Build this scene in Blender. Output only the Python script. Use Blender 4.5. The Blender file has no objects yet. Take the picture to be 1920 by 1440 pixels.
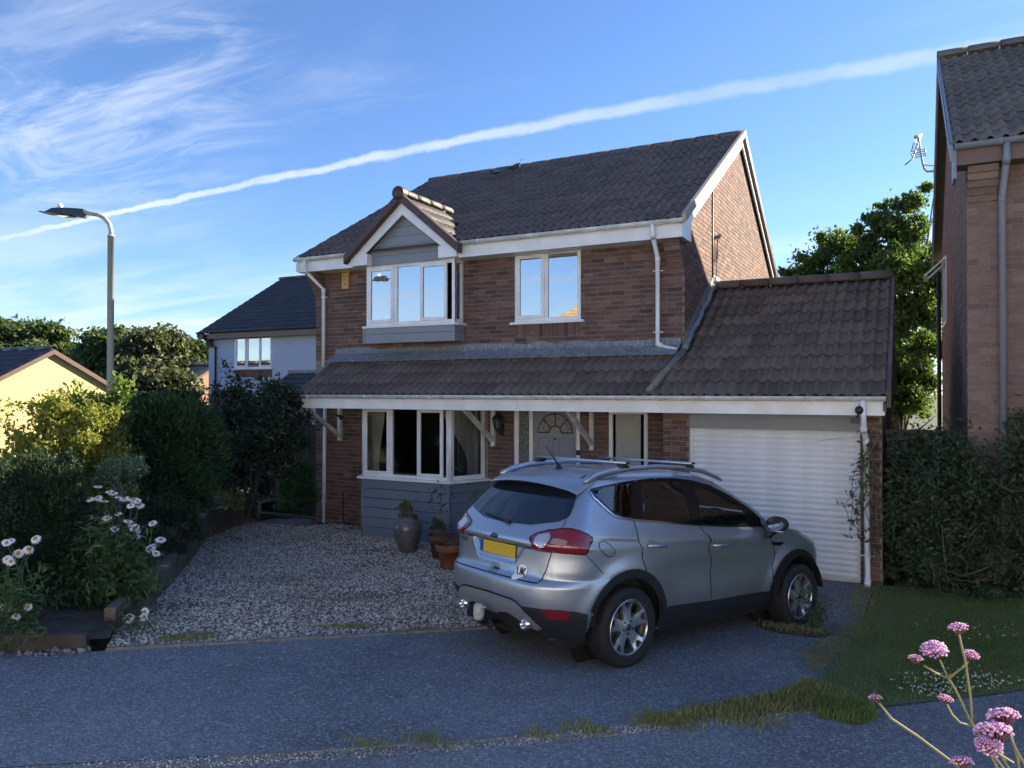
import bpy, math, random
import numpy as np
from mathutils import Vector, Matrix, geometry

random.seed(7); rng = np.random.default_rng(7)
S = bpy.context.scene
COL = S.collection
D = bpy.data

# ---------------------------------------------------------------- camera
TH = math.radians(27.56); PT = math.atan(13/1435.0)
FWD = Vector((-math.sin(TH)*math.cos(PT), math.cos(TH)*math.cos(PT), math.sin(PT)))
CAM = Vector((0, 0, 2.5))
cd = D.cameras.new('camera'); co = D.objects.new('camera', cd); COL.objects.link(co)
cd.sensor_width = 36.0; cd.lens = 1435.0/1920*36.0; cd.clip_end = 2000; cd.clip_start = .05
co.location = CAM; co.rotation_euler = FWD.to_track_quat('-Z', 'Y').to_euler()
S.camera = co

# ---------------------------------------------------------------- sun, sky, exposure
SUN = Vector((3.60, 4.15, 2.70)).normalized()
sd = D.lights.new('sun', 'SUN'); sd.energy = 3.4; sd.angle = math.radians(.53); sd.color = (1.0, .87, .68)
so = D.objects.new('sun', sd); COL.objects.link(so); so.rotation_euler = (-SUN).to_track_quat('-Z', 'Y').to_euler()
so.location = (20, 30, 30)
W = D.worlds.new('World'); S.world = W; W.use_nodes = True
S.view_settings.view_transform = 'Standard'; S.view_settings.look = 'None'
S.view_settings.gamma = 1.0; S.view_settings.exposure = 2.35; S.view_settings.use_curve_mapping = False
cy = S.cycles; cy.max_bounces = 8; cy.diffuse_bounces = 4; cy.glossy_bounces = 4; cy.transmission_bounces = 6
cy.transparent_max_bounces = 24; cy.use_denoising = True; cy.caustics_reflective = False; cy.caustics_refractive = False
cy.sample_clamp_indirect = 6

class NT:
    """small wrapper for building node trees"""
    def __init__(s, t): s.t = t; t.nodes.clear()
    def n(s, typ, **kw):
        o = s.t.nodes.new(typ)
        for k, v in kw.items():
            if k == 'inp':
                for a, b in v.items(): s.set(o, a, b)
            else: setattr(o, k, v)
        return o
    def set(s, o, a, b):
        i = o.inputs[a]
        if isinstance(b, bpy.types.NodeSocket): s.t.links.new(b, i)
        elif isinstance(b, bpy.types.Node): s.t.links.new(b.outputs[0], i)
        else: i.default_value = b
    def m(s, op, *a, clamp=False):
        o = s.n('ShaderNodeMath', operation=op, use_clamp=clamp)
        for i, v in enumerate(a): s.set(o, i, v)
        return o.outputs[0]
    def v(s, op, *a):
        o = s.n('ShaderNodeVectorMath', operation=op)
        for i, v in enumerate(a): s.set(o, i, v)
        return o.outputs['Value'] if op in ('DOT_PRODUCT', 'LENGTH') else o.outputs[0]
    def mix(s, f, a, b, typ='MIX'):
        o = s.n('ShaderNodeMix', data_type='RGBA', blend_type=typ)
        s.set(o, 0, f); s.set(o, 6, a); s.set(o, 7, b); return o.outputs[2]
    def ramp(s, f, stops, interp='LINEAR'):
        o = s.n('ShaderNodeValToRGB'); s.set(o, 0, f); e = o.color_ramp.elements; o.color_ramp.interpolation = interp
        while len(e) < len(stops): e.new(.5)
        for x, (p, c) in zip(e, stops):
            x.position = p; x.color = (c, c, c, 1) if isinstance(c, (int, float)) else tuple(c)+(1,)
        return o.outputs[0]
    def sm(s, x, a, b):
        o = s.n('ShaderNodeMapRange', interpolation_type='SMOOTHSTEP')
        s.set(o, 0, x); s.set(o, 1, a); s.set(o, 2, b); return o.outputs[0]
    def noise(s, vec, scale, detail=3, rough=.55, dist=0., out=0):
        o = s.n('ShaderNodeTexNoise'); s.set(o, 'Vector', vec) if vec is not None else None
        s.set(o, 'Scale', scale); s.set(o, 'Detail', detail); s.set(o, 'Roughness', rough); s.set(o, 'Distortion', dist)
        return o.outputs[out]
    def mapping(s, vec, rot=(0, 0, 0), scale=(1, 1, 1), loc=(0, 0, 0)):
        o = s.n('ShaderNodeMapping'); s.set(o, 0, vec); s.set(o, 'Rotation', rot); s.set(o, 'Scale', scale); s.set(o, 'Location', loc)
        return o.outputs[0]

SKY_ROT = math.atan2(SUN.x, SUN.y)
def build_world():
    t = NT(W.node_tree)
    sky = t.n('ShaderNodeTexSky', sky_type='NISHITA'); sky.sun_disc = False
    sky.sun_elevation = math.asin(SUN.z); sky.sun_rotation = SKY_ROT
    sky.altitude = 400; sky.air_density = 1.0; sky.dust_density = .3; sky.ozone_density = 2.0
    d = t.n('ShaderNodeTexCoord').outputs['Generated']
    sp = t.n('ShaderNodeSeparateXYZ'); t.set(sp, 0, d); z = sp.outputs[2]
    zz = t.m('ADD', t.m('MAXIMUM', z, 0.0), .10)
    cb = t.n('ShaderNodeCombineXYZ'); t.set(cb, 0, t.m('DIVIDE', sp.outputs[0], zz)); t.set(cb, 1, t.m('DIVIDE', sp.outputs[1], zz))
    pl = cb.outputs[0]
    st = t.mapping(pl, rot=(0, 0, math.radians(38)), scale=(.55, 1.5, 1))
    n1 = t.noise(st, 1.25, 9, .62, .9)
    big = t.noise(pl, .55, 2, .5, .3)
    wisps = t.m('MULTIPLY', t.sm(n1, .50, .80), t.sm(big, .40, .62))
    # the large cirrus sheet high on the left and the low bank
    a = px_dir(120, 60); b = px_dir(20, 140)
    va = t.v('DOT_PRODUCT', d, tuple(a)); sheet = t.sm(va, .965, .998)
    st2 = t.mapping(pl, rot=(0, 0, math.radians(20)), scale=(.8, 1.9, 1))
    n2 = t.noise(st2, 1.9, 10, .66, 1.2)
    sheet = t.m('MULTIPLY', sheet, t.sm(n2, .40, .70))
    low = t.m('MULTIPLY', t.sm(z, .27, .07), t.sm(z, -.02, .02))
    st3 = t.mapping(pl, rot=(0, 0, math.radians(62.5)), scale=(.22, 1.1, 1))
    n3 = t.noise(st3, 1.15, 8, .58, .8)
    lowm = t.m('MULTIPLY', low, t.sm(n3, .40, .68))
    mask = t.m('MAXIMUM', t.m('MULTIPLY', wisps, .55), t.m('MULTIPLY', sheet, .55))
    mask = t.m('MAXIMUM', mask, t.m('MULTIPLY', lowm, .55))
    # contrail: a band round a great circle of the sky
    d1 = px_dir(0, 452); d2 = px_dir(1700, 118); nn = d1.cross(d2).normalized(); mid = (d1+d2).normalized(); al = nn.cross(mid).normalized()
    u = t.v('DOT_PRODUCT', d, tuple(al)); w = t.v('DOT_PRODUCT', d, tuple(nn)); f = t.v('DOT_PRODUCT', d, tuple(mid))
    fn = t.noise(d, 26., 5, .65); fn2 = t.noise(d, 7., 3, .5)
    ww = t.m('ADD', w, t.m('MULTIPLY', t.m('SUBTRACT', fn, .5), .013))
    ww = t.m('ADD', ww, t.m('MULTIPLY', t.m('SUBTRACT', t.m("MULTIPLY", u, u), .30), CURV))
    width = t.m('ADD', .0042, t.m('MULTIPLY', t.sm(u, -.6, .6), .0085)) if UDIR > 0 else t.m('ADD', .0085, t.m('MULTIPLY', t.sm(u, .6, -.6), .010))
    band = t.sm(t.m('ABSOLUTE', ww), width, t.m('MULTIPLY', width, .25))
    band = t.m('MULTIPLY', t.m('MULTIPLY', band, t.sm(f, .2, .4)), t.m('MULTIPLY', t.m('SUBTRACT', .80, t.m('MULTIPLY', t.sm(u, -.5, .6), .40)), t.m('ADD', .62, t.m('MULTIPLY', t.sm(fn2, .34, .62), .38))))
    mask = t.m('MAXIMUM', mask, band)
    lum = t.mix(t.sm(z, .5, .03), (3.3, 3.7, 4.6, 1), (4.6, 4.9, 5.3, 1))
    tint = t.mix(1.0, sky.outputs[0], (.58, .71, .93, 1), 'MULTIPLY')
    col = t.mix(mask, tint, lum)
    bg = t.n('ShaderNodeBackground'); t.set(bg, 0, col); t.set(bg, 1, .05)
    out = t.n('ShaderNodeOutputWorld'); t.set(out, 0, bg.outputs[0])
RGT = Vector((math.cos(TH), math.sin(TH), 0)); UPV = RGT.cross(FWD)
def px_dir(x, y):
    return (FWD + RGT*((x-960)/1435.0) - UPV*((y-720)/1435.0)).normalized()
CURV = -.040; UDIR = 1
build_world()

# ---------------------------------------------------------------- geometry helpers
RINV = {}
def par(o, p):
    if p is not None:
        o.parent = p; o.matrix_parent_inverse = RINV.get(p.name, Matrix.Identity(4))
def tag(o, label=None, cat=None, group=None, kind=None):
    for k, v in (('label', label), ('category', cat), ('group', group), ('kind', kind)):
        if v: o[k] = v
    return o
def thing(name, loc, label, cat, group=None, kind=None, mat=None):
    o = D.objects.new(name, None); COL.objects.link(o); o.empty_display_size = .2
    if mat is None: mat = Matrix.Translation(Vector(loc))
    o.matrix_world = mat; RINV[o.name] = mat.inverted()
    return tag(o, label, cat, group, kind)
def link(name, me, parent=None, **t):
    o = D.objects.new(name, me); COL.objects.link(o); par(o, parent)
    if t: tag(o, **t)
    return o
def npmesh(name, V, F, mats, mi=None, parent=None, smooth=False, **t):
    V = np.asarray(V, np.float32); F = np.asarray(F, np.int32); k = F.shape[1]
    me = D.meshes.new(name); me.vertices.add(len(V)); me.vertices.foreach_set('co', V.ravel())
    me.loops.add(F.size); me.loops.foreach_set('vertex_index', F.ravel())
    me.polygons.add(len(F)); me.polygons.foreach_set('loop_start', np.arange(0, F.size, k, dtype=np.int32))
    for m in (mats if isinstance(mats, (list, tuple)) else [mats]): me.materials.append(m)
    if mi is not None: me.polygons.foreach_set('material_index', np.asarray(mi, np.int32))
    me.polygons.foreach_set('use_smooth', np.full(len(F), bool(smooth)) if not isinstance(smooth, np.ndarray) else smooth)
    me.update(); me.validate()
    return link(name, me, parent, **t)
class MB:
    def __init__(s): s.v = []; s.f = []; s.m = []; s.sm = []
    def add(s, vs, fs, m=0, sm=False):
        b = len(s.v); s.v += [tuple(map(float, p)) for p in vs]
        for f in fs: s.f.append(tuple(b+i for i in f)); s.m.append(m); s.sm.append(sm)
        return s
    def box(s, x0, x1, y0, y1, z0, z1, m=0):
        if x0 > x1: x0, x1 = x1, x0
        if y0 > y1: y0, y1 = y1, y0
        if z0 > z1: z0, z1 = z1, z0
        return s.add([(x0,y0,z0),(x1,y0,z0),(x1,y1,z0),(x0,y1,z0),(x0,y0,z1),(x1,y0,z1),(x1,y1,z1),(x0,y1,z1)],
              [(0,3,2,1),(4,5,6,7),(0,1,5,4),(1,2,6,5),(2,3,7,6),(3,0,4,7)], m)
    def prism(s, poly, ax, c0, c1, m=0):
        """poly in the two other axes (in order x,y,z without ax), extruded from c0 to c1"""
        n = len(poly)
        def P(p, c): return {'x': (c, p[0], p[1]), 'y': (p[0], c, p[1]), 'z': (p[0], p[1], c)}[ax]
        vs = [P(p, c0) for p in poly]+[P(p, c1) for p in poly]
        return s.add(vs, [tuple(range(n))[::-1], tuple(range(n, 2*n))]+[(i, (i+1) % n, n+(i+1) % n, n+i) for i in range(n)], m)
    def loft(s, loops, m=0, closed=True, cap=False, sm=True):
        n = len(loops[0]); vs = [p for l in loops for p in l]; fs = []
        for a in range(len(loops)-1):
            for i in range(n if closed else n-1):
                j = (i+1) % n; fs.append((a*n+i, a*n+j, (a+1)*n+j, (a+1)*n+i))
        if cap: fs += [tuple(range(n))[::-1], tuple(range((len(loops)-1)*n, len(loops)*n))]
        return s.add(vs, fs, m, sm)
    def tube(s, pts, r, seg=8, m=0, cap=True, sm=True):
        pts = [Vector(p) for p in pts]; n = len(pts); rs = r if isinstance(r, (list, tuple)) else [r]*n; loops = []
        T = [(pts[min(i+1, n-1)]-pts[max(i-1, 0)]).normalized() for i in range(n)]
        a = T[0].orthogonal().normalized()
        for i in range(n):
            a = (a-T[i]*a.dot(T[i]))
            a = a.normalized() if a.length > 1e-6 else T[i].orthogonal().normalized()
            b = T[i].cross(a)
            loops.append([pts[i]+(a*math.cos(2*math.pi*k/seg)+b*math.sin(2*math.pi*k/seg))*rs[i] for k in range(seg)])
        return s.loft(loops, m, True, cap, sm)
    def lathe(s, prof, c, seg=24, ax='z', m=0, sm=True):
        loops = []
        for r, h in prof:
            l = []
            for k in range(seg):
                a = 2*math.pi*k/seg; p, q = r*math.cos(a), r*math.sin(a)
                l.append({'z': (c[0]+p, c[1]+q, c[2]+h), 'y': (c[0]+p, c[1]+h, c[2]+q), 'x': (c[0]+h, c[1]+p, c[2]+q)}[ax])
            loops.append(l)
        return s.loft(loops, m, True, False, sm)
    def ball(s, c, r, m=0, seg=10, rings=6):
        if isinstance(r, (int, float)): r = (r, r, r)
        loops = [[(c[0]+r[0]*math.sin(math.pi*i/rings)*math.cos(2*math.pi*k/seg), c[1]+r[1]*math.sin(math.pi*i/rings)*math.sin(2*math.pi*k/seg),
                   c[2]+r[2]*math.cos(math.pi*i/rings)) for k in range(seg)] for i in range(rings+1)]
        return s.loft(loops, m)
    def mesh(s, name, mats):
        me = D.meshes.new(name); me.from_pydata(s.v, [], s.f)
        for q in (mats if isinstance(mats, (list, tuple)) else [mats]): me.materials.append(q)
        me.polygons.foreach_set('material_index', s.m); me.polygons.foreach_set('use_smooth', s.sm); me.update()
        return me
    def build(s, name, mats, parent=None, **t): return link(name, s.mesh(name, mats), parent, **t)
def bevel(o, w=.006, seg=2):
    md = o.modifiers.new('edge', 'BEVEL'); md.width = w; md.segments = seg; md.limit_method = 'ANGLE'; return o
def inside(px, py, poly):
    c = np.zeros(np.shape(px), bool); n = len(poly)
    for i in range(n):
        x0, y0 = poly[i]; x1, y1 = poly[(i+1) % n]
        if y0 == y1: continue
        c ^= ((y0 > py) != (y1 > py)) & (px < (x1-x0)*(py-y0)/(y1-y0)+x0)
    return c
def dense(poly, h):
    out = []
    for i in range(len(poly)):
        a = np.array(poly[i], float); b = np.array(poly[(i+1) % len(poly)], float); k = max(1, int(np.ceil(np.hypot(*(b-a))/h)))
        out += [tuple(a+(b-a)*j/k) for j in range(k)]
    return out
def tri2d(loops, h, jitter=.0):
    """constrained triangulation of a polygon (first loop) with holes; returns points, tris"""
    pts = []; edges = []
    for l in loops:
        l = dense(l, h); b = len(pts); pts += l; edges += [(b+i, b+(i+1) % len(l)) for i in range(len(l))]
    P0 = np.array(pts); lo, hi = P0.min(0), P0.max(0)
    gx, gy = np.meshgrid(np.arange(lo[0]+h*.5, hi[0], h), np.arange(lo[1]+h*.5, hi[1], h)); gx = gx.ravel(); gy = gy.ravel()
    ok = np.zeros(len(gx), bool)
    for l in loops: ok ^= inside(gx, gy, l)
    if ok.any():
        g = np.stack([gx[ok], gy[ok]], 1)
        dm = np.array([((P0-q)**2).sum(1).min() for q in g]) if len(g)*len(P0) < 4e7 else np.full(len(g), 1.)
        g = g[dm > (h*.45)**2]; pts += [tuple(q) for q in g]
    r = geometry.delaunay_2d_cdt([Vector(p) for p in pts], edges, [], 0, 1e-6)
    V = np.array([tuple(v) for v in r[0]]); F = np.array([f for f in r[2] if len(f) == 3])
    c = V[F].mean(1); ok = np.zeros(len(F), bool)
    for l in loops: ok ^= inside(c[:, 0], c[:, 1], l)
    F = F[ok]; a = V[F]
    cr = (a[:, 1, 0]-a[:, 0, 0])*(a[:, 2, 1]-a[:, 0, 1])-(a[:, 1, 1]-a[:, 0, 1])*(a[:, 2, 0]-a[:, 0, 0])
    F[cr < 0] = F[cr < 0][:, ::-1]
    return V, F
def text_mesh(body, size, font_scale_x=1.0, bold=.0):
    cu = D.curves.new('lettering', 'FONT'); cu.body = body; cu.size = size; cu.align_x = 'CENTER'; cu.align_y = 'CENTER'; cu.offset = bold
    cu.extrude = .0; cu.resolution_u = 3
    o = D.objects.new('lettering', cu); COL.objects.link(o)
    dg = bpy.context.evaluated_depsgraph_get(); me = D.meshes.new_from_object(o.evaluated_get(dg)); D.objects.remove(o)
    V = np.array([v.co[:] for v in me.vertices]); F = [tuple(p.vertices) for p in me.polygons]; D.meshes.remove(me)
    V[:, 0] *= font_scale_x
    return V, F
def bpx(x, y, Y): # where a sight line from the camera meets the plane Y
    r = FWD + RGT*((x-960)/1435.0) - UPV*((y-720)/1435.0); return CAM + r*(Y/r.y)
def atd(x, y, d): return CAM + (FWD + RGT*((x-960)/1435.0) - UPV*((y-720)/1435.0))*d
def depth(p): return (Vector(p)-CAM).dot(FWD)

# ---------------------------------------------------------------- ground heights
YS = [-60, -3, 0, 4, 6.77, 8.3, 9.2, 400]; ZS = [.9, .72, .52, .25, .065, -.03, -.06, -.06]
def sst(t, a, b):
    t = np.clip((np.asarray(t, float)-a)/(b-a), 0, 1); return t*t*(3-2*t)
def gz(x, y):
    b = sum(np.interp(np.asarray(y, float)+k*.25, YS, ZS) for k in (-2, -1, 0, 1, 2))/5
    return b + sst(y, 9.0, 10.4)*(.06+.08*sst(x, -4, -2.7)) + .14*sst(x, -.2, 1.4)*sst(y, 7.0, 9.6)
# ---------------------------------------------------------------- materials
def mat(name, col=(.5, .5, .5), rough=.6, metal=0., spec=.5, noise=None, bump=None, coat=0., col2=None, alpha=None):
    """principled material; noise=(scale, amount) mottles col towards col2; bump=(scale, strength)"""
    m = D.materials.new(name); m.use_nodes = True; t = NT(m.node_tree)
    b = t.n('ShaderNodeBsdfPrincipled'); o = t.n('ShaderNodeOutputMaterial'); t.set(o, 0, b.outputs[0])
    c = tuple(col)+(1,)
    P = t.n('ShaderNodeTexCoord').outputs['Object']
    if noise:
        n = t.noise(P, noise[0], 5, .6); k = t.sm(n, .3, .7)
        c2 = tuple(col2)+(1,) if col2 else tuple(x*(1-noise[1]) for x in col)+(1,)
        c = t.mix(k, c, c2)
        t.set(b, 'Roughness', t.m('ADD', rough-.06, t.m('MULTIPLY', n, .12)))
    else: t.set(b, 'Roughness', rough)
    t.set(b, 'Base Color', c); t.set(b, 'Metallic', metal); t.set(b, 'Specular IOR Level', spec); t.set(b, 'Coat Weight', coat)
    if coat: t.set(b, 'Coat Roughness', .06)
    if bump:
        bn = t.n('ShaderNodeBump'); t.set(bn, 'Height', t.noise(P, bump[0], 4, .6)); t.set(bn, 'Strength', bump[1]); t.set(bn, 'Distance', .01)
        t.set(b, 'Normal', bn.outputs[0])
    return m
def brick_mat(name, cols, smear=(.42, .29, .20), sat=1.0):
    m = D.materials.new(name); m.use_nodes = True; t = NT(m.node_tree)
    b = t.n('ShaderNodeBsdfPrincipled'); o = t.n('ShaderNodeOutputMaterial'); t.set(o, 0, b.outputs[0])
    geo = t.n('ShaderNodeNewGeometry'); oi = t.n('ShaderNodeObjectInfo')
    r = t.m('FRACT', t.m('ADD', geo.outputs['Random Per Island'], oi.outputs['Random']))
    c = t.ramp(r, [(i/(len(cols)-1), x) for i, x in enumerate(cols)], 'LINEAR')
    P = geo.outputs['Position']
    n = t.noise(t.mapping(P, scale=(5, 5, 22)), 1., 5, .65, .5); n2 = t.noise(P, 60., 3, .6)
    pick = t.m('MULTIPLY', t.sm(n, .48, .72), t.sm(t.m('FRACT', t.m('MULTIPLY', r, 7.3)), .25, .9))
    c = t.mix(t.m('MULTIPLY', pick, .55), c, tuple(smear)+(1,))
    c = t.mix(t.m('MULTIPLY', t.sm(n2, .35, .75), .35), c, (.05, .035, .03, 1))
    t.set(b, 'Base Color', c); t.set(b, 'Roughness', .88)
    bn = t.n('ShaderNodeBump'); t.set(bn, 'Height', n2); t.set(bn, 'Strength', .5); t.set(bn, 'Distance', .004); t.set(b, 'Normal', bn.outputs[0])
    return m
def tile_mat(name, c1, c2, moss=(.12, .12, .07), moss_amt=.35, lichen=.25, rough=.5, spec=.55):
    m = D.materials.new(name); m.use_nodes = True; t = NT(m.node_tree)
    b = t.n('ShaderNodeBsdfPrincipled'); o = t.n('ShaderNodeOutputMaterial'); t.set(o, 0, b.outputs[0])
    geo = t.n('ShaderNodeNewGeometry'); oi = t.n('ShaderNodeObjectInfo'); P = geo.outputs['Position']
    r = t.m('FRACT', t.m('ADD', geo.outputs['Random Per Island'], oi.outputs['Random']))
    c = t.mix(r, tuple(c1)+(1,), tuple(c2)+(1,))
    n = t.noise(P, 3.2, 6, .7); c = t.mix(t.m('MULTIPLY', t.sm(n, .45, .75), moss_amt), c, tuple(moss)+(1,))
    n2 = t.noise(P, 24., 4, .7, .6); c = t.mix(t.m('MULTIPLY', t.sm(n2, .66, .76), lichen), c, (.34, .33, .29, 1))
    n3 = t.noise(P, 90., 2, .6)
    t.set(b, 'Base Color', c); t.set(b, 'Roughness', rough); t.set(b, 'Specular IOR Level', spec)
    bn = t.n('ShaderNodeBump'); t.set(bn, 'Height', t.m('ADD', n3, n2)); t.set(bn, 'Strength', .45); t.set(bn, 'Distance', .006); t.set(b, 'Normal', bn.outputs[0])
    return m
def leaf_mat(name, c1, c2, c3=None, trans=.35, rough=.5):
    m = D.materials.new(name); m.use_nodes = True; t = NT(m.node_tree)
    c1, c2, c3 = [tuple(min(.5, x*1.55) for x in q) if q else None for q in (c1, c2, c3)]
    o = t.n('ShaderNodeOutputMaterial'); geo = t.n('ShaderNodeNewGeometry'); r = geo.outputs['Random Per Island']
    c = t.ramp(r, [(0, c1), (.8, c2), (1, c3 or c2)])
    n = t.noise(geo.outputs['Position'], 2.2, 3, .6); c = t.mix(t.m('MULTIPLY', t.sm(n, .35, .7), .4), c, tuple(x*.62 for x in c1)+(1,))
    b = t.n('ShaderNodeBsdfPrincipled'); t.set(b, 'Base Color', c); t.set(b, 'Roughness', rough); t.set(b, 'Specular IOR Level', .35)
    tr = t.n('ShaderNodeBsdfTranslucent'); t.set(tr, 0, t.mix(1., c, (1.5, 1.7, .7, 1), 'MULTIPLY'))
    mx = t.n('ShaderNodeMixShader'); t.set(mx, 0, trans); t.set(mx, 1, b.outputs[0]); t.set(mx, 2, tr.outputs[0]); t.set(o, 0, mx.outputs[0])
    return m
def glass_mat(name, tint=(.9, .95, .95), refl=.12, dark=0., rough=.0, wav=0.):
    """thin pane: mirror reflection over a see-through tint"""
    m = D.materials.new(name); m.use_nodes = True; t = NT(m.node_tree)
    o = t.n('ShaderNodeOutputMaterial'); tr = t.n('ShaderNodeBsdfTransparent'); t.set(tr, 0, tuple(x*(1-dark) for x in tint)+(1,))
    g = t.n('ShaderNodeBsdfGlossy'); t.set(g, 'Roughness', rough)
    if wav:
        bn = t.n('ShaderNodeBump'); t.set(bn, 'Height', t.noise(t.n('ShaderNodeNewGeometry').outputs['Position'], 1.6, 2, .4)); t.set(bn, 'Strength', wav); t.set(bn, 'Distance', .02); t.set(g, 'Normal', bn.outputs[0])
    fr = t.n('ShaderNodeFresnel'); t.set(fr, 0, 1.5); k = t.m('MINIMUM', t.m('ADD', t.m('MULTIPLY', fr.outputs[0], 1.8), refl), 1.)
    mx = t.n('ShaderNodeMixShader'); t.set(mx, 0, k); t.set(mx, 1, tr.outputs[0]); t.set(mx, 2, g.outputs[0]); t.set(o, 0, mx.outputs[0])
    return m
def lead_mat():
    m = D.materials.new('lead_flashing'); m.use_nodes = True; t = NT(m.node_tree)
    b = t.n('ShaderNodeBsdfPrincipled'); o = t.n('ShaderNodeOutputMaterial'); t.set(o, 0, b.outputs[0]); P = t.n('ShaderNodeNewGeometry').outputs['Position']
    n = t.noise(t.mapping(P, scale=(55, 8, 6)), 1., 4, .7, .6); n2 = t.noise(P, 1.3, 3, .6); n3 = t.noise(P, 14., 4, .7)
    c = t.mix(t.sm(n3, .3, .7), (.13, .14, .15, 1), (.24, .25, .265, 1)); c = t.mix(t.m('MULTIPLY', t.sm(n, .55, .68), t.sm(n2, .38, .6)), c, (.55, .56, .56, 1))
    t.set(b, 'Base Color', c); t.set(b, 'Roughness', .55)
    bn = t.n('ShaderNodeBump'); t.set(bn, 'Height', n3); t.set(bn, 'Strength', .8); t.set(bn, 'Distance', .01); t.set(b, 'Normal', bn.outputs[0]); return m
def obscure_mat(name, c1, c2, scale):
    m = D.materials.new(name); m.use_nodes = True; t = NT(m.node_tree)
    b = t.n('ShaderNodeBsdfPrincipled'); o = t.n('ShaderNodeOutputMaterial'); t.set(o, 0, b.outputs[0])
    P = t.n('ShaderNodeNewGeometry').outputs['Position']; n = t.noise(P, scale, 3, .7, 1.)
    t.set(b, 'Base Color', t.mix(t.sm(n, .42, .66), tuple(c1)+(1,), tuple(c2)+(1,))); t.set(b, 'Roughness', .12); t.set(b, 'Specular IOR Level', .7)
    bn = t.n('ShaderNodeBump'); t.set(bn, 'Height', n); t.set(bn, 'Strength', .8); t.set(bn, 'Distance', .01); t.set(b, 'Normal', bn.outputs[0])
    return m
def tarmac_mat(name, base, speck):
    m = D.materials.new(name); m.use_nodes = True; t = NT(m.node_tree)
    b = t.n('ShaderNodeBsdfPrincipled'); o = t.n('ShaderNodeOutputMaterial'); t.set(o, 0, b.outputs[0])
    P = t.n('ShaderNodeNewGeometry').outputs['Position']
    v = t.n('ShaderNodeTexVoronoi'); t.set(v, 'Vector', P); t.set(v, 'Scale', 85.); v2 = t.n('ShaderNodeTexVoronoi'); t.set(v2, 'Vector', P); t.set(v2, 'Scale', 38.)
    sp = t.n('ShaderNodeSeparateColor'); t.set(sp, 0, v.outputs['Color']); sp2 = t.n('ShaderNodeSeparateColor'); t.set(sp2, 0, v2.outputs['Color'])
    big = t.noise(P, .55, 4, .6); mid = t.noise(P, 3.5, 5, .65)
    c = t.mix(t.sm(big, .35, .66), tuple(base)+(1,), tuple(x*1.45 for x in base)+(1,))
    c = t.mix(t.m('MULTIPLY', t.sm(mid, .5, .8), .5), c, tuple(x*.55 for x in base)+(1,))
    c = t.mix(t.ramp(sp.outputs[0], [(0, .42), (.5, .0), (.75, .0), (1, .8)]), c, t.mix(t.sm(sp.outputs[0], .2, .8), (.012, .012, .014, 1), tuple(speck)+(1,)))
    c = t.mix(t.m('MULTIPLY', t.m('GREATER_THAN', sp2.outputs[1], .985), .75), c, (.42, .40, .36, 1))
    t.set(b, 'Base Color', c); t.set(b, 'Roughness', .83); t.set(b, 'Specular IOR Level', .35)
    bn = t.n('ShaderNodeBump'); t.set(bn, 'Height', v.outputs['Distance']); t.set(bn, 'Strength', .6); t.set(bn, 'Distance', .006); t.set(b, 'Normal', bn.outputs[0])
    return m
def island_mat(name, stops, rough=.8, trans=0.):
    m = D.materials.new(name); m.use_nodes = True; t = NT(m.node_tree)
    b = t.n('ShaderNodeBsdfPrincipled'); o = t.n('ShaderNodeOutputMaterial'); t.set(o, 0, b.outputs[0])
    geo = t.n('ShaderNodeNewGeometry'); c = t.ramp(geo.outputs['Random Per Island'], stops, 'LINEAR')
    n = t.noise(geo.outputs['Position'], .9, 4, .6); c = t.mix(t.m('MULTIPLY', t.sm(n, .5, .75), .45), c, (.06, .055, .04, 1))
    t.set(b, 'Base Color', c); t.set(b, 'Roughness', rough)
    return m
BR = [(.070, .045, .042), (.135, .074, .060), (.175, .096, .072), (.095, .055, .048), (.225, .130, .093), (.150, .079, .062), (.12, .068, .058)]
MT = {}
MT['brick'] = brick_mat('rustic_brick', BR)
MT['brick2'] = brick_mat('dull_brown_brick', [(.17, .112, .09), (.26, .17, .135), (.21, .13, .105), (.30, .20, .155), (.19, .125, .10)], (.25, .19, .15))
MT['brick3'] = brick_mat('orange_brick', [(.34, .16, .09), (.42, .22, .13), (.3, .15, .09)])
MT['mortar'] = mat('mortar', (.30, .25, .22), .95, noise=(14, .3), bump=(90, .4))
MT['tile'] = tile_mat('brown_roof_tile', (.072, .054, .048), (.125, .09, .074), (.095, .09, .055), .35, .2, .40, .8)
MT['tile_low'] = tile_mat('mossy_roof_tile', (.085, .064, .058), (.14, .11, .095), (.10, .105, .065), .55, .5, .6, .4)
MT['tile2'] = tile_mat('grey_roof_tile', (.11, .095, .08), (.17, .145, .12), (.10, .10, .07), .4, .3)
MT['tile3'] = tile_mat('dark_roof_tile', (.030, .026, .030), (.052, .044, .046), (.06, .06, .045), .2, .1, .4, .8)
MT['verge'] = mat('brown_dry_verge', (.085, .047, .042), .5, noise=(8, .25))
MT['upvc'] = mat('white_upvc', (.86, .87, .87), .32, noise=(3, .08), col2=(.74, .74, .72))
MT['upvc_old'] = mat('weathered_white_gutter', (.76, .77, .75), .4, noise=(5, .3), col2=(.52, .53, .49))
MT['vergewhite'] = mat('pale_verge_tile', (.50, .44, .36), .85, noise=(20, .35), bump=(60, .5))
MT['cream'] = mat('cream_bargeboard', (.72, .68, .60), .5)
MT['grey'] = mat('slate_grey_cladding', (.24, .255, .285), .45, noise=(2.5, .08), bump=(120, .08))
MT['greyblue'] = mat('blue_grey_painted_cladding', (.165, .20, .26), .45, noise=(3, .1))

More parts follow.
